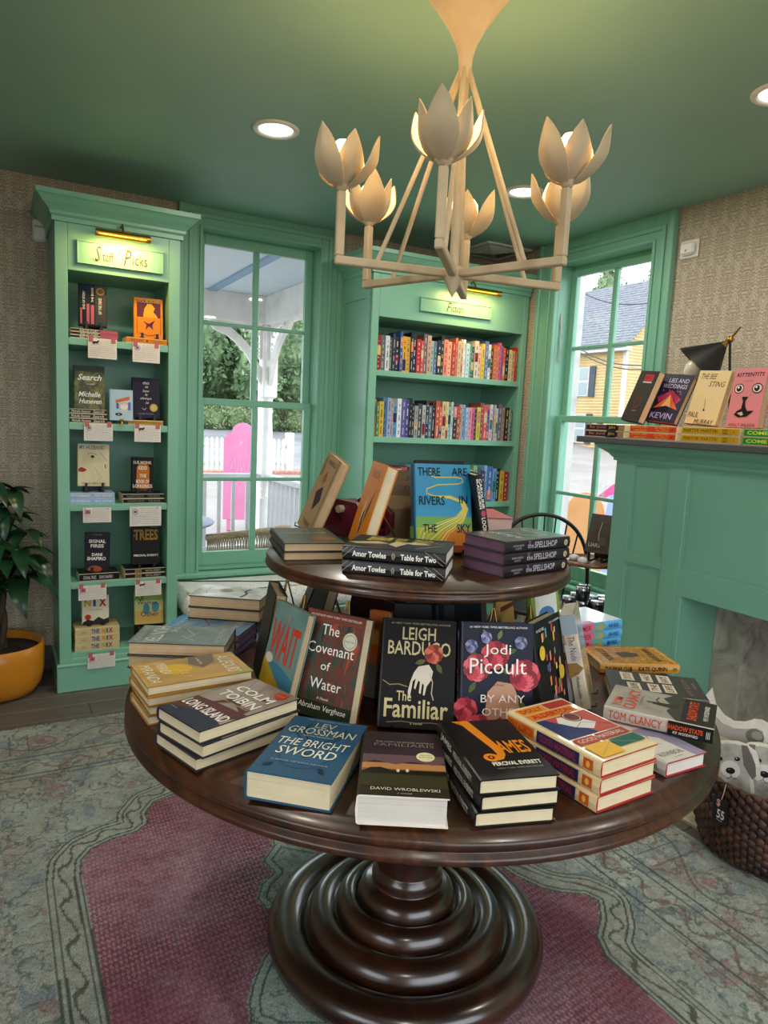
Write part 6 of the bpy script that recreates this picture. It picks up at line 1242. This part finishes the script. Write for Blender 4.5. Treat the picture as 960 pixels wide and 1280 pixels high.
for (dx, dy, lv), w_ in zip(spots, tn):
    r = thing('lidded_tin', 'round black tin with a silver lid, %s of the lower tray' % w_, 'tin', (sx+dx, sy+.02+dy, .5485+lv*.0665), 0, 'black tins on the lower tray')
    m = MB(); m.lathe([(.0001, 0), (.029, 0), (.030, .002), (.030, .053), (.0001, .053)], M_TIN, 24); obj('body', m, r)
    m = MB(); m.lathe([(.0312, .051), (.0312, .064), (.029, .066), (.027, .0645), (.0001, .0645)], M_LID, 24); obj('lid', m, r)
b = book('brown-black book with a moon-white drawing leaning on the upper tray', .125, .200, .022, art('brown_night_art', [(0.3, '#2c2220'), (0.7, '#4c3a32')], 10), '#241c1a', pg=PG_CREAM, front=[('l', [(.5, .8), (.45, .5), (.5, .3)], .03, '#b5a48c'), ('t', 'LIARS', .1, .14, .5, .1, '#c9c2b4'), ('r', .5, .2, .8, .4, '#5c5048')])
b['group'] = ''; del b['group']
lean(b, sx+.03, sy+.01, .4855+.312+.035, -158, 20); 
r = thing('display_easel', 'black easel holding the moon-drawing book on the upper tray', 'easel', (sx+.06, sy+.01, .4855+.3105), math.radians(22))
m = MB(); 
for s in (-.035, .035): m.box((-.055, s-.006, 0), (.06, s+.006, .008), M_BLACK, None, .001); m.box((-.055, s-.006, .008), (-.048, s+.006, .05), M_BLACK)
m.box((.03, -.04, .008), (.038, .04, .12), M_BLACK); obj('frame', m, r)
for k, (dx, dy) in enumerate(((-.06, .045), (-.075, -.03))):
    m = MB(); m.lathe([(.0001, 0), (.020, 0), (.026, .010), (.022, .022), (.010, .028), (.0001, .029)], mat('#d8d5d0', .4), 16)
    tag(obj('soap_ball', m, None, (sx+dx, sy+.02+dy, .4855+.3115)), 'rounded white ball at the foot of the moon-drawing book, %s one' % ('left', 'right')[k], 'ornament')

# ================================================================== OUTDOORS
GZ = -.32
M_GROUND = mk_noise('pale_pavement', [(0.3, '#75706c'), (0.7, '#87827d')], .6, rough=.95)
M_ROAD = mk_noise('grey_asphalt', [(0.3, '#6c6d70'), (0.7, '#87888a')], .8, rough=.95)
g = MB(); g.add([(-60, -60, GZ), (90, -60, GZ), (90, 24, GZ), (-60, 24, GZ)], [(0, 1, 2, 3)], M_GROUND); g.add([(-60, 24, GZ), (20, 24, GZ), (26, 33, .70), (-60, 33, .70)], [(0, 1, 2, 3)], M_ROAD)
g.add([(-60, 33, .70), (26, 33, .70), (40, 70, 1.0), (-60, 70, 1.0)], [(0, 1, 2, 3)], mk_noise('grass', [(0.3, '#4c6a38'), (0.7, '#7c9458')], 3, rough=1)); g.add([(20, 24, GZ), (90, 24, GZ), (90, 90, GZ), (40, 70, 1.0), (26, 33, .7)], [(0, 1, 2, 3, 4)], M_GROUND)
struct('ground', g)
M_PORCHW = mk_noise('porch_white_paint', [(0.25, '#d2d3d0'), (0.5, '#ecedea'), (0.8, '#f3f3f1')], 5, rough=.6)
M_PORCH = mk_noise('pale_blue_porch_paint', [(0.3, '#cadeea'), (0.7, '#d6e7f1')], 1.2, rough=.6)
PX, PY, PZ = 2.44, 6.90, 2.60
m = MB(); m.box((-3.2, YW+.161, GZ), (PX+.12, PY+.15, 0), mk_noise('porch_deck', [(0.3, '#8f8c87'), (0.7, '#a3a09a')], 5, (.3, 6, 1), .8)); tag(obj('porch_deck', m), 'pale porch floor outside the left window', 'deck')
pr = thing('porch_roof', 'pale blue porch ceiling with deep white beams seen through the left window', 'porch', (PX, PY, PZ))
m = MB(); m.box((-5.6, -2.53, 0), (.16, .16, .04), M_PORCH); obj('porch_ceiling', m, pr)
m = MB(); O_ = Vector((PX, PY, PZ+.001)); a = onz(264, 362, PZ)-O_; e = onz(352, 314, PZ)-O_; e = a+(e-a)*1.0
dd = (e-a).normalized(); nn = Vector((-dd.y, dd.x, 0))*.04
m.add([a-nn, a+nn, e+nn, e-nn, a-nn-Vector((0, 0, .015)), a+nn-Vector((0, 0, .015)), e+nn-Vector((0, 0, .015)), e-nn-Vector((0, 0, .015))], [(4, 5, 6, 7), (0, 4, 7, 3), (1, 2, 6, 5)], mat('#86a9c8', .6)); obj('ceiling_batten', m, pr)
m = MB(); m.box((-5.6, -.07, -.27), (.08, .08, 0), M_PORCHW, None, .006); obj('front_beam', m, pr)
m = MB(); m.box((-.07, -2.53, -.27), (.08, -.07, 0), M_PORCHW, None, .006); obj('side_beam', m, pr)
po = thing('porch_post', 'white turned porch post with scrolled brackets outside the left window', 'post', (PX, PY, 0))
m = MB(); m.box((-.075, -.075, 1.62), (.075, .075, 2.33), M_PORCHW, None, .012); m.box((-.075, -.075, 0), (.075, .075, .62), M_PORCHW, None, .012); obj('square_block', m, po)
m = MB(); m.lathe([(.075, .62), (.05, .65), (.065, .68), (.048, .70), (.062, .74), (.066, .9), (.064, 1.1), (.055, 1.35), (.048, 1.46), (.06, 1.49), (.048, 1.51), (.072, 1.56), (.05, 1.60), (.074, 1.63)], M_PORCHW, 28); obj('turned_shaft', m, po)
for ax_, nm in (((-1, 0), 'scrolled_bracket'), ((0, -1), 'scrolled_bracket')):
    M = Matrix(((ax_[0], -ax_[1], 0, 0), (ax_[1], ax_[0], 0, 0), (0, 0, 1, 0), (0, 0, 0, 1))) @ Matrix(((1, 0, 0, 0), (0, 0, 1, 0), (0, 1, 0, 0), (0, 0, 0, 1)))
    m = MB(); pts = [(.075, 1.74), (.11, 1.80), (.15, 1.88), (.19, 1.96), (.25, 2.05), (.33, 2.13), (.43, 2.20), (.55, 2.24), (.60, 2.29), (.60, 2.33), (.52, 2.33), (.40, 2.28), (.29, 2.20), (.20, 2.11), (.14, 2.02), (.11, 1.95), (.075, 1.92)]
    m.prism(pts, -.02, .02, M_PORCHW, M)
    for (qx, qz, qr) in ((.15, 2.24, .05), (.115, 2.12, .035), (.25, 2.28, .035), (.10, 2.04, .025)):
        m.tube([M @ Vector((qx+qr*math.cos(t)*(1-t/16), qz+qr*math.sin(t)*(1-t/16), 0)) for t in np.linspace(0, 5.5, 16)], .009, M_PORCHW, 6)
    m.prism([(.075, 2.33), (.075, 2.0), (.10, 2.0), (.10, 2.30), (.5, 2.30), (.5, 2.33)], -.02, .02, M_PORCHW, M)
    obj(nm, m, po)
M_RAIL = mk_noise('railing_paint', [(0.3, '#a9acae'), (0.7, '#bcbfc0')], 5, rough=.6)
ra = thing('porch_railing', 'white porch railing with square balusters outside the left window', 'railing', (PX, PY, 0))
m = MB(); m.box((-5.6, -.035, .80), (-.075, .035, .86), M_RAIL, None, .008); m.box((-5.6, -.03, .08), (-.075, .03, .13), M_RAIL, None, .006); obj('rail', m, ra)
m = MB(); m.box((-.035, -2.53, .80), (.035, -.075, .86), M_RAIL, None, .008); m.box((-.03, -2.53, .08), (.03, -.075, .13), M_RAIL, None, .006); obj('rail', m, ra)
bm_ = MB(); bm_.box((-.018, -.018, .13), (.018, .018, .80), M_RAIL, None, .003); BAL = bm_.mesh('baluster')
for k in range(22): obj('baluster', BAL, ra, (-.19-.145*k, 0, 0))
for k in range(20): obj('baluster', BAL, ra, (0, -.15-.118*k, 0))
p = dep(327.5, 560, 9.6); m = MB(); m.box((p.x-.06, p.y-.06, GZ), (p.x+.06, p.y+.06, 1.93), M_PORCHW, None, .01); m.box((p.x-.07, p.y-.07, 1.93), (p.x+.07, p.y+.07, 1.97), M_PORCHW, None, .01)
tag(obj('garden_post', m), 'plain square white post just left of the turned porch post', 'post')
# pink sign
p = dep(303, 560, 10.6); pk = thing('pink_sign', 'tall pink sign board with a stepped round top beyond the railing', 'sign', (p.x, p.y, GZ), math.radians(-24))
M_PINK = mk_noise('pink_sign_paint', [(0.3, '#b8688e'), (0.7, '#c07498')], 3, rough=.5)
M = Matrix(((1, 0, 0, 0), (0, 0, -1, 0), (0, 1, 0, 0), (0, 0, 0, 1)))
m = MB(); sh = [(-.27, .18), (-.27, 1.40), (-.24, 1.42), (-.23, 1.47), (-.16, 1.48)] + [(.16*math.cos(t)*-1, 1.48+.16*math.sin(t)) for t in np.linspace(.2, PI-.2, 9)] + [(.16, 1.48), (.23, 1.47), (.24, 1.42), (.27, 1.40), (.27, .18)]
m.prism(sh, -.03, .03, M_PINK, M)
prt(m, [('t', 'Y', .42, .80, .14, .05, '#eaa0c4', {'s': .3}), ('l', [(.2, .55), (.3, .66), (.36, .5), (.44, .68), (.5, .5)], .02, '#e796be'), ('l', [(.46, .46), (.56, .62), (.62, .44), (.7, .6), (.8, .5)], .02, '#e796be')], .54, 1.4, M @ T((-.27, .18, .031)), .001); obj('board', m, pk)
for s in (-.17, .17):
    m = MB(); m.box((s-.045, -.03, 0), (s+.045, .03, .18), M_PINK, None, .02); obj('foot', m, pk)
# bistro table and wicker seat on the porch
p = onz(262, 651, .72); t_ = thing('bistro_table', 'round grey-blue porch table at the lower left of the left window', 'table', (p.x-.36, max(p.y+.02, 4.84), 0))
m = MB(); m.lathe([(.0001, .70), (.40, .70), (.41, .71), (.40, .72), (.0001, .72)], mat('#7d8ca8', .5), 40); obj('table_top', m, t_)
m = MB(); m.lathe([(.0001, 0), (.2, 0), (.19, .02), (.03, .04), (.03, .68), (.1, .70), (.0001, .7)], M_PORCHW, 20); obj('pedestal', m, t_)
p = onz(310, 672, .62); wc = thing('wicker_chair', 'tan wicker porch chair with a curved woven back below the left window', 'chair', (p.x+.04, p.y+.22, 0), math.radians(25))
M_WIC = mk_noise('tan_wicker', [(0.3, '#7d6a54'), (0.7, '#b59f82')], 40, (1, 1, 4), .8)
arc = [(.34*math.cos(t), .28*math.sin(t), 0) for t in np.linspace(PI*1.02, PI*1.98, 26)]
m = MB(); m.tube([(x, y, .62+.05*math.sin((i/25)*PI)) for i, (x, y, z) in enumerate(arc)], .024, M_WIC, 10); obj('back_rim', m, wc)
m = MB()
for i in range(0, 52):
    t = PI*1.02+PI*.96*i/51; zt = .62+.05*math.sin((i/51)*PI)
    m.tube([(.34*math.cos(t), .28*math.sin(t), zt), (.31*math.cos(t+.12), .25*math.sin(t+.12), .38)], .005, M_WIC, 4, None, False); m.tube([(.34*math.cos(t), .28*math.sin(t), zt), (.31*math.cos(t-.12), .25*math.sin(t-.12), .38)], .005, M_WIC, 4, None, False)
o = obj('woven_back', m, wc); o['kind'] = 'stuff'
m = MB(); m.lathe([(.0001, .36), (.31, .36), (.33, .38), (.31, .40), (.0001, .395)], M_WIC, 32); obj('seat', m, wc)
for s in (-1, 1):
    for f in (-1, 1): m = MB(); m.tube([(s*.2, f*.18, .36), (s*.24, f*.22, 0)], .018, M_WIC, 8); obj('leg', m, wc)
p = onz(279, 690, .52)-Vector((.16, .0, 0)); fp = thing('flower_pot', 'small pot of yellow flowers at the bottom of the left window', 'plant', (p.x, p.y, 0))
m = MB(); m.lathe([(.0001, 0), (.10, 0), (.13, .34), (.12, .34), (.0001, .32)], M_PORCHW, 20); obj('pot', m, fp)
m = MB()
for k in range(60):
    a, rr, zz = rg.random()*6.28, .11*rg.random()**.5, .34+.12*rg.random(); c_ = Vector((rr*math.cos(a), rr*math.sin(a), zz)); s = .018
    m.add([c_+Vector((s, 0, 0)), c_+Vector((0, s, .006)), c_+Vector((-s, 0, 0)), c_+Vector((0, -s, .006))], [(0, 1, 2, 3)], mat('#d9bf2c', .7) if k % 2 else mat('#5c7c3a', .7))
o = obj('blossom', m, fp); o['kind'] = 'stuff'
# picket fence along the street
pf = thing('picket_fence', 'white picket fence along the street beyond the pink sign', 'fence', (0, 21.0, GZ))
xa, xb = onz(240, 585, GZ).x, 0
p0 = ony(250, 570, 21.0).x; p1 = ony(362, 570, 21.0).x
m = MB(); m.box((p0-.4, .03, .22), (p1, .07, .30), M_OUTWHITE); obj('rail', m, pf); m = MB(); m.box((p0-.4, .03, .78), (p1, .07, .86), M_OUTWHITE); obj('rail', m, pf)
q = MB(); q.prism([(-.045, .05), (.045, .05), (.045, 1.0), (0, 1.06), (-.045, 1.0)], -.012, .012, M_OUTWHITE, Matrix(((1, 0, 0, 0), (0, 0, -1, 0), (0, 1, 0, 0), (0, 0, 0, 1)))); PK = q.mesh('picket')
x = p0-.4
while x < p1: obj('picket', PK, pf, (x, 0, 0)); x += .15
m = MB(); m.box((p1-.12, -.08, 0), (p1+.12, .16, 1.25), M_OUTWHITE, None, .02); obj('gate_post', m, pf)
m = MB(); m.box((p0-3, 20.3, GZ), (p1+5, 20.7, GZ+.10), mk_noise('red_brick_edging', [(0.3, '#8c5a4a'), (0.7, '#b08472')], 9, rough=.9), None, .01); tag(obj('brick_kerb', m), 'low reddish brick edging at the foot of the picket fence', 'kerb')

# foliage ---------------------------------------------------------------
def leafmat(name, a, b, c):
    m, nt, bb = nodes(name, .7); f = noise(nt, coords(nt), .9, 4); nt.links.new(ramp(nt, f, [(0.32, a), (0.5, b), (0.68, c)]), bb.inputs['Base Color'])
    return m
M_F1 = leafmat('deep_green_foliage', '#33482f', '#58744c', '#84a074'); M_F2 = leafmat('light_green_foliage', '#556a4a', '#768a64', '#93a580'); M_F3 = leafmat('hedge_foliage', '#46583a', '#667c50', '#8a9c70')
def clump(m, c, R, n, s, mt, rng, core=True):
    C_ = np.array(c); d = rng.normal(size=(n, 3)); d /= np.linalg.norm(d, axis=1)[:, None]
    lump = 1+.22*np.sin(d[:, 0]*7+c[0])*np.cos(d[:, 2]*6+c[1])
    P = C_ + d*np.array(R)*(rng.uniform(.72, 1.03, n)*lump)[:, None]
    A = rng.normal(size=(n, 3)); A /= np.linalg.norm(A, axis=1)[:, None]; B = np.cross(A, rng.normal(size=(n, 3))); B /= np.linalg.norm(B, axis=1)[:, None]
    sz = s*rng.uniform(.6, 1.3, n)[:, None]
    V = np.stack([P+A*sz, P+B*sz*.5, P-A*sz, P-B*sz*.5], 1).reshape(-1, 3)
    o = len(m.v); k = m.mi(mt); m.v.extend(map(tuple, V.tolist())); m.f.extend([(o+4*i, o+4*i+1, o+4*i+2, o+4*i+3) for i in range(n)]); m.m.extend([k]*n); m.sm.extend([False]*n)
    if core:
        pr = [(max(.0001, .78*math.cos(t)), .78*math.sin(t)) for t in np.linspace(-PI/2, PI/2, 8)]
        m.lathe(pr, mt, 12, T(c) @ Matrix.Diagonal((R[0], R[1], R[2], 1)))
npr = np.random.RandomState(2)
def tree(label, x, y, z0, H, R, mt, n=5000, s=.16, group='trees beyond the windows'):
    t = thing('leafy_tree', label, 'tree', (x, y, z0), 0, group)
    m = MB(); m.tube([(0, 0, 0), (.1, 0, H*.3), (0, 0, H*.6)], [R*.09, R*.07, R*.04], mat('#4c4036', .9), 8); obj('trunk', m, t)
    m = MB()
    for k in range(7):
        a = 2*PI*k/6; rr = R*.5 if k else 0
        clump(m, (rr*math.cos(a), rr*math.sin(a), H*(.38+.09*(k % 3)) if k else H*.72), (R*.66, R*.66, H*.30), n//7, s, mt, npr)
    o = obj('foliage', m, t); o['kind'] = 'stuff'
for px, d, H, R, lab in ((243, 34.5, 7.6, 1.7, 'green tree behind the hedge at the left of the left window'), (340, 34.5, 7.8, 1.7, 'green tree behind the hedge near the turned porch post'), (292, 39.5, 9.2, 1.9, 'taller green tree in the second row, middle of the left window'), (388, 39.5, 9.0, 1.9, 'green tree in the second row at the right of the left window'),
                         (240, 45, 10, 2.1, 'tall green tree in the back row, left part of the left window'), (338, 45, 10.4, 2.1, 'tall green tree in the back row behind the porch post')):
    p = dep(px, 520, d); tree(lab, p.x, p.y, .72, H, R, M_F1, 9000, .16)
h = MB(); a, b = dep(236, 530, 32.5), dep(405, 530, 32.5)
for k in range(26):
    f = k/25; clump(h, (a.x+(b.x-a.x)*f, 33.2+.2*math.sin(k), 1.25), (.75, .7, .62), 900, .07, M_F3, npr)
tag(obj('clipped_hedge', h), 'clipped light green hedge across the street behind the picket fence', 'hedge')

h = MB(); a, b = dep(225, 530, 52), dep(415, 530, 52)
for k in range(16):
    f = k/15; clump(h, (a.x+(b.x-a.x)*f, 48.5+.5*math.sin(k*2), 3.4), (1.3, 1.0, 2.9), 1300, .20, M_F1, npr)
tag(obj('shrub_belt', h), 'dense dark belt of tall shrubs behind the rows of trees', 'shrubs')
# yellow house ------------------------------------------------------------
M_YEL = mk_noise('yellow_clapboard', [(0.3, '#b59a6a'), (0.7, '#c0a676')], 1.5, rough=.8)
M_SHG = mk_noise('grey_shingle', [(0.3, '#5c5e64'), (0.5, '#6c6f76'), (0.75, '#7e8188')], 5, rough=.95)
K = dep(771, 575, 40); K.z = GZ
f_ = Vector((_F.x, _F.y, 0)).normalized(); va = math.radians(90)-math.atan2(ray(771, 575).x, ray(771, 575).y)
fw = Vector((math.cos(va), math.sin(va), 0)); lf = Vector((-fw.y, fw.x, 0))
Ld = (lf*math.cos(math.radians(42))+fw*math.sin(math.radians(42))); Gd = (-lf*math.cos(math.radians(48))+fw*math.sin(math.radians(48)))
hs = thing('clapboard_house', 'yellow clapboard house with a grey shingle roof across the street', 'house', K, math.atan2(Gd.y, Gd.x))
# local: x along the gable end, y along the eave wall
EH, GW, LL, RH = 6.4, 9.0, 12.0, 4.6
m = MB(); m.box((0, 0, .5), (GW, LL, EH), M_YEL); m.prism([(0, EH), (GW, EH), (GW/2, EH+RH-.1)], -LL, 0, M_YEL, Matrix(((1, 0, 0, 0), (0, 0, -1, 0), (0, 1, 0, 0), (0, 0, 0, 1)))); obj('wall', m, hs)
m = MB(); z = .6
while z < EH:
    m.add([(-.005, -.005, z), (-.005, LL, z), (-.035, -.005, z), (-.035, LL, z), (-.005, -.005, z+.17), (-.005, LL, z+.17)], [(0, 1, 3, 2)[::-1], (2, 3, 5, 4)[::-1]], M_YEL); z += .17
z = .6
while z < EH+RH-.5:
    ins = max(0, (z-EH)/RH*GW/2); m.add([(ins, -.005, z), (GW-ins, -.005, z), (ins, -.035, z), (GW-ins, -.035, z), (ins, -.005, z+.17), (GW-ins, -.005, z+.17)], [(0, 2, 3, 1)[::-1], (2, 4, 5, 3)[::-1]], M_YEL); z += .17
o = obj('clapboard_siding', m, hs); o['kind'] = 'stuff'
m = MB(); m.box((-.04, -.04, 0), (GW, LL, .55), mat('#8d8f94', .9)); obj('foundation', m, hs)
m = MB(); m.box((-.06, -.06, .5), (.14, .14, EH), M_OUTWHITE); obj('corner_board', m, hs)
m = MB(); m.box((-.45, -.4, EH-.18), (-.0, LL, EH+.02), M_OUTWHITE); obj('eave_trim', m, hs)
sl = math.hypot(GW/2, RH); m = MB(); nr = 26
for sgn in (0, 1):
    for k in range(nr):
        f0, f1 = k/nr, (k+1)/nr; ov = .45
        def rp_(f): 
            x = -ov+(GW/2+ov)*f; z = EH-.05+(RH+.05)*f; return (GW-x if sgn else x, z)
        x0_, z0_ = rp_(f0); x1_, z1_ = rp_(f1)
        y_ = -.35
        while y_ < LL:
            w_ = .9; j = ((k*7+int(y_*3)) % 5)*.006
            m.add([(x0_, y_, z0_+.05+j), (x0_, min(LL, y_+w_), z0_+.05+j), (x1_, min(LL, y_+w_), z1_+.02), (x1_, y_, z1_+.02), (x0_, y_, z0_), (x0_, min(LL, y_+w_), z0_)], [(0, 1, 2, 3)[::-1] if not sgn else (0, 1, 2, 3), (4, 5, 1, 0)], M_SHG); y_ += w_
o = obj('shingle_roof', m, hs); o['kind'] = 'stuff'
def hwin(u, z, w=.85, h=1.7, shut='#3c4450'):
    wn = MB(); wn.box((-.10, u, z), (-.04, u+w, z+h), M_OUTWHITE); o = obj('window', wn, hs)
    for a in (0, 1):
        q = MB(); q.box((-.11, u+.08, z+.08+a*(h/2)), (-.10, u+w-.08, z+h/2-.04+a*h/2), mat('#9aa4a8', .15)); obj('pane', q, o)
    s = MB(); s.box((-.12, u-.48, z-.03), (-.05, u-.05, z+h+.03), mat(shut, .7)); obj('shutter', s, hs)
    s = MB(); s.box((-.12, u+w+.05, z-.03), (-.05, u+w+.48, z+h+.03), mat(shut, .7)); obj('shutter', s, hs)
hwin(2.55, 3.75); hwin(6.6, 3.75); hwin(2.55, 1.0); hwin(6.6, 1.0)
for px, d, H, R, lab in ((745, 60, 15.8, 2.0, 'pale green tree behind the left end of the yellow house'), (800, 70, 17.4, 2.6, 'pale green tree behind the ridge of the yellow house')):
    p = dep(px, 540, d); tree(lab, p.x, p.y, GZ, H, R, M_F2, 7000, .24)
m = MB(); a = dep(690, 574, 36); b = dep(860, 583, 36); m.add([(a.x-4, a.y+4, GZ+.01), (b.x+4, b.y-4, GZ+.01), (b.x+4+1.2, b.y-4+1.3, GZ+.01), (a.x-4+1.2, a.y+4+1.3, GZ+.01)], [(0, 1, 2, 3)], mat('#b08f88', .9))
sw = struct('sidewalk', m)
for k, (u, v) in enumerate((((690, 408), (850, 452)), ((690, 412), (850, 458)), ((690, 338), (850, 372)))):
    a, b = dep(*u, 15), dep(*v, 11); m = MB(); m.tube([a+(b-a)*t-Vector((0, 0, .35*math.sin(PI*t))) for t in np.linspace(0, 1, 14)], .011, M_BLACK, 5)
    tag(obj('power_line', m), ('upper of the two close power lines in front of the yellow house', 'lower of the two close power lines in front of the yellow house', 'single power line high against the sky in the right window')[k], 'cable')
p = dep(713, 470, 5.15); m = MB(); m.box((p.x-.045, p.y-.045, GZ), (p.x+.045, p.y+.045, 3.1), M_OUTWHITE, None, .008); tag(obj('white_pole', m), 'square white post close outside the right window at its left edge', 'post')
p = dep(730, 660, 6.4); bd = thing('sandwich_board', 'peach coloured round-topped board outside the lower right window', 'board', (p.x, p.y, GZ), math.radians(-48))
M = Matrix(((1, 0, 0, 0), (0, 0, -1, 0), (0, 1, 0, 0), (0, 0, 0, 1)))
m = MB(); m.prism([(-.17, .0), (.17, 0), (.17, 1.02)]+[(.17*math.cos(t), 1.02+.20*math.sin(t)) for t in np.linspace(.15, PI-.15, 9)]+[(-.17, 1.02)], -.02, .02, mk_noise('peach_paint', [(0.3, '#cf945c'), (0.7, '#dba570')], 4, rough=.7), M); obj('panel', m, bd)
p = dep(765, 655, 7.5); bn = thing('blue_banner', 'pale blue banner with a pink edge outside the right window beside the mantel', 'banner', (p.x, p.y, GZ), math.radians(-45))
m = MB(); m.prism([(-.16, .3), (.3, .2), (.36, 1.24), (-.05, 1.10)], -.01, .01, mat('#8fa6d0', .6), M); obj('banner', m, bn)
m = MB(); m.prism([(-.24, .92), (-.05, 1.10), (.36, 1.24), (.36, 1.34), (-.02, 1.22), (-.26, 1.0)], -.012, .012, mat('#d2508c', .6), M); obj('pink_edge', m, bn)
for s in (-.12, .28): m = MB(); m.box((s-.012, -.012, 0), (s+.012, .012, 1.2), M_OUTWHITE); obj('pole', m, bn)
